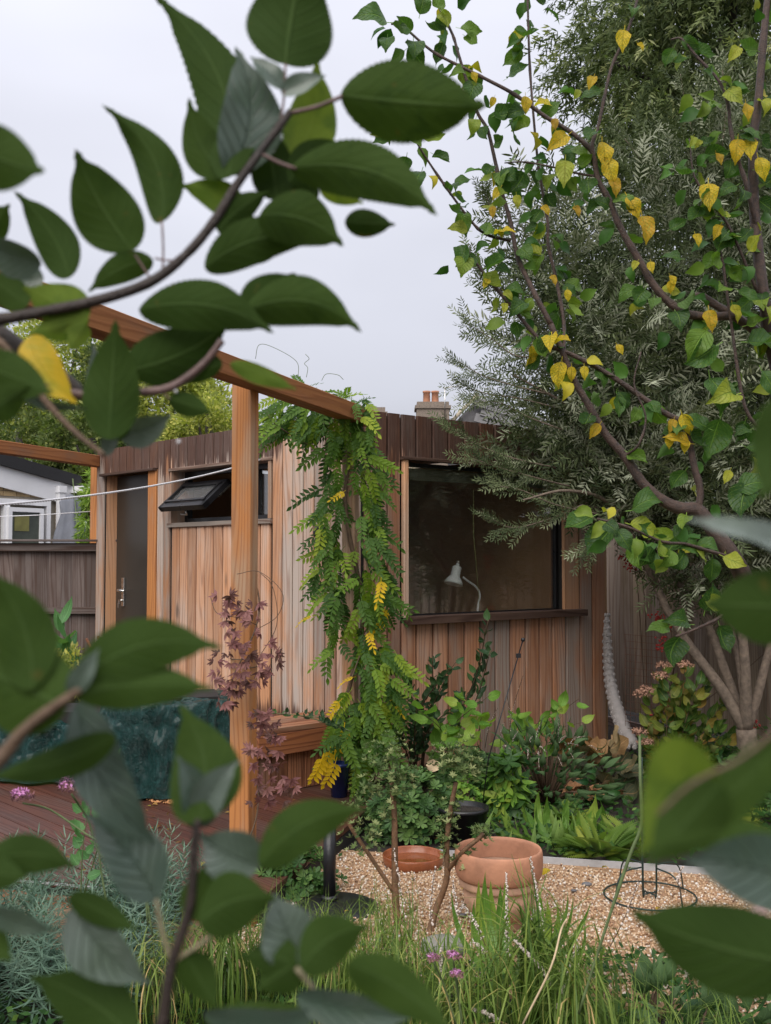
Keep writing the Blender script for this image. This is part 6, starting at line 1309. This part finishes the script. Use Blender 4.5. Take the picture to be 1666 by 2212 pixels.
for (u, v, ln, dx) in [(1350, 55, 48, -.1), (1375, 90, 20, .6), (1235, 285, 55, -1.2), (1222, 335, 62, -.1), (1300, 295, 55, .05), (1310, 330, 55, .25), (1320, 375, 40, .2), (1135, 200, 36, 0), (1285, 160, 34, -.4), (1255, 190, 24, -.6), (1385, 455, 58, .1), (1350, 415, 50, .5), (1085, 400, 30, -.6), (1115, 415, 28, .1), (1065, 440, 25, 0), (1080, 490, 20, .2), (1530, 385, 62, -.05), (1545, 325, 28, .3), (1610, 215, 38, .1), (1600, 95, 40, -.7), (1635, 330, 48, .3), (1625, 290, 46, -.1), (1595, 290, 50, -.1), (1215, 770, 52, -.1), (1235, 785, 30, 0), (1262, 785, 28, 0), (1200, 250, 26, 0), (1530, 660, 46, .1), (1580, 650, 38, .3), (1450, 600, 26, 0), (1445, 590, 24, .4), (1405, 560, 26, .1), (1190, 590, 24, .3), (1225, 620, 24, .1), (1090, 650, 24, -.1), (1060, 600, 24, -.6), (1085, 625, 26, .8), (1470, 885, 44, .4), (1458, 900, 30, -.4), (1300, 910, 34, -.7), (1450, 930, 30, -.1), (1480, 940, 30, -.05), (1170, 440, 26, .5), (1240, 440, 26, .3), (1650, 990, 46, 0), (1580, 1010, 30, -.5), (1330, 740, 24, .5), (1500, 290, 26, -.4), (1520, 300, 22, -.8), (1560, 480, 34, -.5), (1500, 500, 28, .2), (1380, 560, 24, -.5), (1070, 205, 22, -.4), (1020, 150, 24, .3), (1190, 300, 20, .1)]:
    pl(P(u, v, YP - .02), (dx, r_.uniform(-.3, .2), -1), ln / FPX * YP * 1.15, True, (r_.uniform(-.3, .3), -1, .1))
for (u, v, ln, dx, dz) in [(850, 50, 80, -1.1, -.1), (838, 75, 45, -.1, -1), (880, 85, 60, .4, -.5), (905, 40, 50, .2, .9), (985, 60, 50, 1, -.1), (1000, 75, 40, .5, -.5), (835, 240, 62, .1, -1), (860, 290, 50, -1, -.3), (905, 300, 50, .9, .1), (930, 330, 46, .7, -.5), (880, 330, 44, -.2, -1), (900, 20, 40, .2, .8), (960, 30, 46, -.5, .9), (880, 105, 44, -.6, -.5), (1030, 250, 44, -.3, -1), (975, 400, 40, .9, .3), (1010, 520, 60, -.4, -.9), (1000, 545, 55, -.1, -1), (1020, 500, 46, -.9, .1)]:
    pl(P(u, v, YP - .02), (dx, r_.uniform(-.4, .2), dz), ln / FPX * YP * 1.0, False, (r_.uniform(-.5, .5), -1, .3))
for (u, v, ln, dx, dz, yl) in [(1290, 1112, 62, -1, -.4, 0), (1330, 1130, 74, -.9, -1, 0), (1352, 1105, 70, .5, .1, 0), (1350, 1130, 62, .9, -.2, 0), (1375, 1160, 60, .1, -1, 0), (1400, 1165, 58, 1, .1, 0), (1450, 1170, 50, .6, .3, 0), (1490, 1180, 52, 1, -.3, 0), (1400, 1185, 44, .4, -1, 0), (1535, 700, 80, -.6, -1, 0), (1560, 740, 84, -.9, -.5, 0), (1600, 740, 80, .9, .1, 0), (1640, 790, 64, .4, -.8, 0), (1530, 800, 84, .2, -1, 0), (1600, 850, 80, -.9, -.3, 0), (1560, 890, 84, -.3, -1, 0), (1640, 905, 80, .3, -.8, 0), (1600, 960, 74, .7, -.3, 0), (1540, 930, 60, -.7, .4, 0), (1500, 960, 56, -.9, .2, 1), (1620, 1030, 80, -.3, -1, 0), (1580, 1060, 66, .8, .1, 0), (1500, 1350, 60, -1, .1, 0), (1470, 1365, 64, -.3, -1, 0), (1455, 1350, 56, -1, -.2, 0), (1520, 1330, 60, .2, .9, 0), (1540, 1320, 50, .9, .3, 0), (1550, 1340, 60, .3, -1, 0), (1440, 500, 40, .7, .4, 0), (1480, 560, 44, -.9, .1, 0)]:
    if cnt < 210: pl(P(u, v, YP - .03), (dx, r_.uniform(-.4, .2), dz), ln / FPX * YP * 1.05, bool(yl), (r_.uniform(-.5, .5), -.9, .6))
wts = [6, 13, 9, 15, 2, 14, 3, 12, 12, 16, 6, 9, 10, 10, 9, 9]
for k, q in enumerate(paths):
    n_ = wts[k]; lo_, hi_ = (.45, 1) if k == 0 else (.08, 1)
    for i in range(n_):
        s_ = lo_ + (hi_ - lo_) * (i + r_.random()) / n_; j = min(len(q) - 2, int(s_ * (len(q) - 1))); p = q[j].lerp(q[j + 1], s_ * (len(q) - 1) - j)
        if p.y < 1: continue
        for _ in range(r_.choice((1, 1, 2, 2))):
            if cnt >= 298: break
            d = Vector((r_.uniform(-1, 1), r_.uniform(-.7, .5), r_.uniform(-1.2, .35))).normalized()
            pl(p + d * r_.uniform(0, .035), d, r_.uniform(.052, .082), r_.random() < .05)
# rest of the plum leaves beyond the 300 largest, one mass
J = Joined(); tp = [leafgrid(1, .7, 6, 2, 'apple', f_, d_, 0, t_, wave=.03, seed=i) for i, (f_, d_, t_) in enumerate(((.3, .1, .6), (.6, -.2, -.8), (.8, .2, 1.2)))]
for i in range(240):
    q = paths[r_.choice([1, 1, 2, 3, 3, 5, 5, 7, 7, 8, 9, 9, 10, 11, 12, 13])]; j = r_.randrange(2, len(q)); d = Vector((r_.uniform(-1, 1), r_.uniform(-.3, 1), r_.uniform(-1.1, .4))).normalized()
    V, F, U = r_.choice(tp); J.add(xform(V, frame(q[j] + d * r_.uniform(.01, .09), d, (r_.uniform(-1, 1), -.6, r_.uniform(-.2, 1)), r_.uniform(.045, .07))), F, U)
put('foliage', J.mesh('foliage', leafmat('small_plum_leaf', [(0, (.03, .085, .02)), (.7, (.07, .16, .03)), (.9, (.2, .26, .04)), (1, (.55, .42, .03))], (.12, .2, .07), joined=True, veins=0)), plum)['kind'] = 'stuff'
# the wet drops and larger leaves at the lower sprig (right of the window)
# ================================================================== foreground apple shoots
def fgleaf(root, b_, t_, wpx, Y, Y2=None, side='u', bow=0.0, fold=.22, droop=.06, mat=None, roll=0.0, tw=0.0, wave=.006, seed=0):
    """one close leaf from base to tip (picture points at depth Y, Y2), real width from wpx"""
    Y2 = Y if Y2 is None else Y2; p0, p1_ = P(*b_, Y), P(*t_, Y2); d = p1_ - p0; L_ = d.length; W_ = wpx / FPX * (Y + Y2) / 2 * 1.26
    V, F, U = leafgrid(L_, W_, 112, 6, 'apple', fold * random.uniform(.7, 1.6), droop, bow, tw + random.uniform(-.35, .35), .04, 28, random.uniform(.008, .02), seed)
    n = VIEW(p0); y = d.normalized(); n = (n - y * n.dot(y)).normalized(); n = Matrix.Rotation(roll, 3, y) @ n
    if side == 'u': n = -n
    m = mat or (m_lapp if side == 'u' else m_lapg)
    if side == 'u':
        V = V.copy(); V[:, 0] *= -1; F = F[:, ::-1]
    if side == 'u': V[:, 0] *= 1
    me = npmesh('leaf', V, F, m, True, U); M = frame(p0, d, n)
    if side == 'u':
        # mirrored blade: flip back so that the underside faces the camera
        V[:, 0] *= -1; F = F[:, ::-1]; me = npmesh('leaf', V, F, m, True, U)
    put('leaf', me, root, M=M)
    return p0
def twig(root, pts, Y, r0, r1, mat=None, name='twig', k=5):
    q = bez([P(u, v, (Y if len(e) == 0 else e[0])) for u, v, *e in pts], k); n_ = len(q); put(name, MB().tube(q, [(r0 + (r1 - r0) * i / (n_ - 1)) * 1.25 * (1 + .12 * math.sin(i * 1.7) * (i % 5 == 0)) for i in range(n_)], 10).mesh(name, mat or m_appl), root)
YA = .66; PXM = YA / FPX
ap = thing('apple_branch', 'close blurred apple branch with large green leaves across the upper left', 'branch', tuple(P(0, 690, YA)))
twig(ap, [(-120, 700), (0, 690), (100, 672), (200, 652), (320, 612), (400, 552), (460, 482), (510, 402), (560, 332), (605, 272), (628, 240)], YA, 11 * PXM, 6.5 * PXM, name='branch')
twig(ap, [(-100, 690), (0, 725), (60, 765), (120, 800), (180, 850)], YA + .02, 22 * PXM, 9 * PXM, name='branch')
twig(ap, [(-60, 700), (0, 740), (50, 800), (110, 880), (170, 940), (228, 985)], YA - .03, 8 * PXM, 4 * PXM, m_stembr)
twig(ap, [(150, 850), (230, 860), (300, 848), (360, 840), (410, 812), (450, 775), (480, 735)], YA, 9 * PXM, 6 * PXM, m_pinktw)
L = lambda *a, **k: fgleaf(ap, *a, **k)
pet = lambda a, b_, Y=YA, r=2.4, mat=None, root=None: twig(root or ap, [a, ((a[0] + b_[0]) / 2 + 3, (a[1] + b_[1]) / 2 + 4), b_], Y, r * PXM, r * PXM * .9, mat or m_pinktw, 'petiole', 3)
pet((605, 270), (617, 138)); L((617, 140), (662, -110), 165, YA, mat=m_lapp, seed=1, bow=.02)
pet((625, 245), (740, 208), r=4); L((735, 205), (1052, 228), 150, YA, YA - .03, bow=-.02, seed=2, fold=.3)
L((492, 385), (325, -20), 120, YA, YA + .03, bow=-.13, seed=3, fold=.35); L((500, 380), (508, 100), 120, YA + .01, side='t', bow=.12, seed=4, mat=m_lapg, fold=.15, roll=.3); L((490, 385), (408, 210), 80, YA + .01, bow=.1, seed=5)
pet((350, 600), (350, 478), r=2); L((350, 480), (220, 226), 84, YA, bow=-.16, seed=6, fold=.4)
pet((330, 610), (285, 540), r=2); L((287, 542), (163, 322), 122, YA, YA - .02, bow=.05, seed=7)
L((-90, 300), (98, 370), 120, .45, bow=-.05, seed=8)
L((150, 600), (30, 412), 78, YA, bow=-.08, seed=9); L((-40, 520), (22, 440), 60, YA, seed=10)
L((90, 570), (-50, 520), 80, YA, seed=11, side='t', roll=-.6); L((95, 600), (-20, 620), 70, YA + .02, side='t', roll=.4, seed=12); L((60, 660), (-50, 580), 60, YA, seed=13)
L((190, 690), (48, 620), 90, YA, mat=m_lappv, seed=14); L((190, 680), (60, 720), 60, YA, mat=m_lappv, seed=15, bow=.05); L((185, 700), (150, 760), 40, YA, mat=m_lappv, seed=16)
L((62, 728), (168, 872), 78, YA - .02, mat=m_lappy, bow=.1, seed=17, fold=.35, side='t')
L((300, 668), (592, 720), 96, YA, YA - .03, bow=.1, seed=18, fold=.3); L((275, 800), (500, 690), 110, YA + .01, bow=-.08, seed=19); L((480, 790), (300, 745), 62, YA + .02, seed=20, bow=.1)
L((528, 672), (782, 718), 96, YA - .02, bow=.17, seed=21, fold=.35); L((525, 680), (640, 590), 70, YA, seed=22, bow=.05)
L((236, 950), (250, 690), 104, YA - .02, seed=23, fold=.2); L((238, 940), (200, 740), 50, YA + .02, side='t', seed=24)
pet((390, 560), (335, 558), r=2); L((330, 560), (190, 632), 56, YA, bow=-.08, seed=25)
L((530, 470), (383, 400), 64, YA + .02, seed=26, mat=m_lappv, bow=-.1); L((470, 500), (585, 412), 56, YA, seed=27, bow=.06)
L((442, 578), (705, 518), 86, YA - .01, bow=.12, seed=28); L((745, 480), (855, 485), 52, YA + .03, seed=29); L((600, 520), (480, 560), 60, YA + .03, seed=58)
L((560, 465), (743, 532), 104, YA - .02, bow=.12, seed=30, fold=.2)
L((630, 362), (945, 466), 108, YA, YA - .03, bow=.12, seed=31, fold=.3); L((625, 392), (760, 312), 70, YA + .02, bow=.1, seed=32); L((745, 325), (872, 345), 30, YA + .02, seed=33); L((640, 350), (690, 310), 40, YA + .02, seed=59)
pet((560, 330), (640, 365), r=3.5, mat=m_pinktw)
L((640, 345), (684, 125), 98, YA + .04, seed=34, mat=m_lappv, bow=-.08); L((600, 432), (570, 250), 84, YA + .03, seed=35)
L((612, 196), (540, 122), 46, YA, side='t', seed=36, roll=.7, wave=.02); L((608, 202), (705, 163), 42, YA, side='t', seed=37, roll=-.5, wave=.02)
L((690, 402), (786, 440), 40, YA + .03, mat=m_lappv, seed=38); L((690, 420), (560, 400), 60, YA + .04, seed=60)
L((40, 852), (192, 882), 30, YA - .02, side='t', seed=39, roll=.8); L((250, 935), (372, 893), 62, YA + .03, side='t', seed=40, roll=.3, bow=.08); L((215, 920), (195, 770), 40, YA + .02, side='t', seed=41)
pet((350, 845), (368, 862), r=2); L((365, 860), (458, 892), 46, YA, seed=42, mat=m_lapp); L((498, 785), (642, 842), 36, YA, mat=m_lappv, seed=43)
L((-60, 780), (115, 850), 90, .5, mat=m_lapp, seed=44); L((-40, 900), (65, 830), 70, .5, seed=45); L((270, 900), (245, 960), 36, YA, seed=46); L((228, 985), (250, 900), 30, YA, seed=47, side='t')
for (u, v) in ((386, 954), (380, 845)): tag(put('raindrop', MB().sphere((0, 0, 0), .0012, 8, 6).mesh('raindrop', m_white), None, P(u, v, YA)), {954: 'lower raindrop hanging under the small apple leaf', 845: 'upper raindrop on the pinkish apple twig'}[v], 'raindrop')
YB = .48; PXB = YB / FPX
a2 = thing('apple_shoot', 'close blurred upright apple shoot with green and grey leaves at the bottom left', 'branch', tuple(P(350, 2230, YB)))
L2 = lambda *a, **k: fgleaf(a2, *a, **k)
twig(a2, [(325, 2290), (350, 2212), (372, 2080), (410, 1960), (420, 1830), (428, 1770)], YB, 12 * PXB, 6 * PXB)
twig(a2, [(-90, 1720, .42), (0, 1640, .42), (60, 1570, .42), (150, 1505, .42), (175, 1490, .42)], .42, 14 * PXB, 5 * PXB, m_stembr)
L2((155, 1482), (482, 1400), 112, .42, .42, seed=51, bow=.14, fold=.2); L2((165, 1500), (462, 1488), 84, .42, seed=52, bow=.05); L2((70, 1490), (-30, 1225), 110, .42, seed=53, bow=-.1); L2((145, 1530), (-90, 1420), 165, .42, seed=54)
L2((150, 1500), (215, 1400), 40, .42, seed=55, side='t')
L2((165, 1518), (340, 1822), 105, .46, .48, seed=56, side='t', bow=.13, roll=-.4, fold=.35); L2((170, 1530), (330, 1815), 60, .465, .485, seed=57, bow=-.02)
L2((250, 1592), (-40, 1680), 66, .44, seed=61, bow=.06)
L2((428, 1778), (388, 1520), 132, YB, YB + .03, seed=62, bow=-.12, fold=.25); L2((432, 1785), (520, 1640), 62, YB + .01, seed=63, side='t', bow=-.12); L2((425, 1790), (380, 1630), 60, YB + .01, seed=64, side='t', bow=.12)
L2((338, 1942), (183, 1758), 112, YB, seed=65, side='t', roll=.3, bow=.05, wave=.012); twig(a2, [(372, 2080), (350, 2010), (338, 1942)], YB, 5 * PXB, 4 * PXB, m_petiole)
L2((560, 1868), (792, 1748), 88, YB, seed=66, bow=.12); L2((560, 1870), (432, 1802), 110, YB + .01, seed=67, side='t', roll=-.3, wave=.01, bow=-.05)
L2((430, 1992), (598, 1942), 108, YB - .01, seed=68, bow=.12); L2((425, 1990), (440, 1870), 70, YB, seed=69)
L2((640, 2080), (588, 1928), 105, YB + .01, seed=70, side='t', roll=.2); L2((650, 2092), (798, 2002), 92, YB - .01, seed=71, bow=.12); L2((648, 2085), (740, 1985), 50, YB, seed=72, side='t')
L2((650, 2092), (518, 2068), 72, YB, seed=73, bow=-.1); L2((640, 2080), (555, 2140), 80, YB, seed=74)
L2((160, 1950), (332, 2125), 108, YB, seed=75, side='t', roll=.4, bow=.08, mat=m_lapg); L2((150, 1935), (300, 2010), 50, YB - .01, seed=76)
L2((-50, 1870), (168, 1876), 74, .46, seed=77, bow=.12, side='u'); L2((-40, 1960), (128, 2012), 50, .46, seed=78, side='t', roll=.6); L2((-60, 1880), (60, 1895), 60, .45, seed=79)
L2((290, 2250), (62, 2110), 110, YB, seed=80, bow=-.08); L2((-50, 2010), (25, 2075), 60, .46, seed=81)
L2((440, 2190), (722, 2172), 66, YB, seed=82, side='t', roll=.55, bow=.08); L2((440, 2200), (720, 2190), 50, YB, seed=83); L2((640, 2150), (905, 2198), 72, YB, seed=84, side='t', roll=.5); L2((650, 2165), (880, 2215), 50, YB, seed=85)
L2((750, 2080), (985, 2240), 84, .40, seed=86, bow=.06); L2((400, 2060), (470, 2180), 66, YB, seed=87)
twig(a2, [(372, 2080), (470, 2010), (430, 1990)], YB, 4 * PXB, 3 * PXB, m_petiole, 'petiole', 3); twig(a2, [(640, 2090), (690, 2160), (700, 2260)], YB, 5 * PXB, 4 * PXB, m_petiole)
YC = .30
a3 = thing('apple_spray', 'very blurred close leaves and stem along the lower right edge', 'branch', tuple(P(1700, 1900, YC)))
L3 = lambda *a, **k: fgleaf(a3, *a, **k)
L3((1490, 1600), (1378, 1850), 130, YC, YC + .02, seed=90, bow=.06, mat=m_lappv); L3((1700, 1590), (1380, 1850), 90, YC, seed=91, bow=.05); L3((1560, 1690), (1400, 1870), 110, YC, seed=92)
L3((1740, 1920), (1475, 1858), 130, .34, seed=93, side='t', bow=.06); L3((1740, 1880), (1455, 1795), 92, .40, seed=94, bow=-.05)
L3((1760, 2085), (1362, 1968), 158, .42, .42, seed=95, bow=.05)
L3((1740, 1200), (1480, 1122), 60, .38, seed=96, side='t', roll=.8); L3((1760, 1315), (1522, 1305), 140, .38, seed=97); L3((1720, 850), (1640, 1075), 140, .36, seed=98, bow=.1)
twig(a3, [(1760, 1520), (1690, 1570), (1600, 1640), (1500, 1690), (1420, 1760)], YC, .0006, .0004, m_stembr)
pk = P(1640, 1985, .45); t = thing('pink_bud', 'blurred pale pink bud at the right edge', 'flower', tuple(pk)); put("petals", MB().sphere(pk, .0045, 12, 8).mesh('petals', simple('pink_bud_petal', (.62, .36, .33), .6)), t)
pk2 = P(1480, 1650, YC); 
# garden beyond the right side, seen in the window reflection and through the gaps
hd = thing('garden_hedge', 'dark evergreen hedge beyond the right hand side of the garden', 'hedge', (6.0, 5.0, 0)); put('trunk', MB().tube([(6.2, 5, 0), (6.2, 5, 2)], .1).mesh('trunk', m_barkdk), hd)
crown('foliage', hd, (6.2, 5.5, 1.9), (1.0, 4.5, 1.9), 200, 70, .12, m_lbg2, cr=.5)
a = P(1580, 1120, 10.5); ht = thing('garden_tree', 'dark leafy tree behind the olive and the right fence', 'tree', (a.x, a.y, 0)); put('trunk', MB().tube([(a.x, a.y, 0), (a.x, a.y, 2.2)], [.1, .06]).mesh('trunk', m_barkdk), ht)
crown('foliage', ht, (a.x, a.y, 2.6), (1.9, .7, 1.3), 130, 70, .1, m_lbg2, cr=.5)
# dark broad leaves at the bottom right, under the white flower
for i, (u, v, Y) in enumerate(((1500, 2200, 3.35), (1620, 2190, 3.3), (1400, 2180, 3.5))):
    c = P(u, v, Y); mound('primrose_plant', ('dark crinkled broad leaves below the white star flower', 'dark broad leaves at the bottom right corner', 'low broad leaves beside the right end of the tall grass')[i], 'plant', (c.x, c.y, .03), (.16, .14, .14), 34, L_pers[:1] + lset(m_lpers, .5, 'apple', 2, 8, 4, .3, .2, .04), (.08, .13), 60 + i, up=.1)

# scattered fallen leaves on deck, gravel and soil
tp = [leafgrid(1, .6, 4, 2, 'apple', f_, .1, seed=i) for i, f_ in enumerate((.2, .5, .8))]; pos = []
for i in range(70):
    x, y = random.uniform(-1.6, -.5), random.uniform(4.8, 6.4); pos.append((x, y, ZD + .004))
for i in range(60):
    x, y = random.uniform(-.3, 2.6), random.uniform(3.9, 5.2); pos.append((x, y, .034))
for i in range(260):
    x, y = random.uniform(-.1, 3.2), random.uniform(5.3, 7.2)
    if (x - WR.o.x) * WR.n.x + (y - WR.o.y) * WR.n.y > .1 and y > gby(x) + .05: pos.append((x, y, .03))
N = len(pos); J = scatter(tp, pos, RNG.normal(size=(N, 3)) * (1, 1, .2), RNG.normal(size=(N, 3)) * .3 + (0, 0, 1), RNG.uniform(.012, .04, N))
tag(put('leaf_litter', J.mesh('leaf_litter', leafmat('litter_leaf', [(0, (.10, .05, .02)), (.4, (.3, .16, .06)), (.8, (.5, .36, .05)), (1, (.2, .22, .05))], (.3, .2, .1), joined=True, veins=0))), kind='stuff')
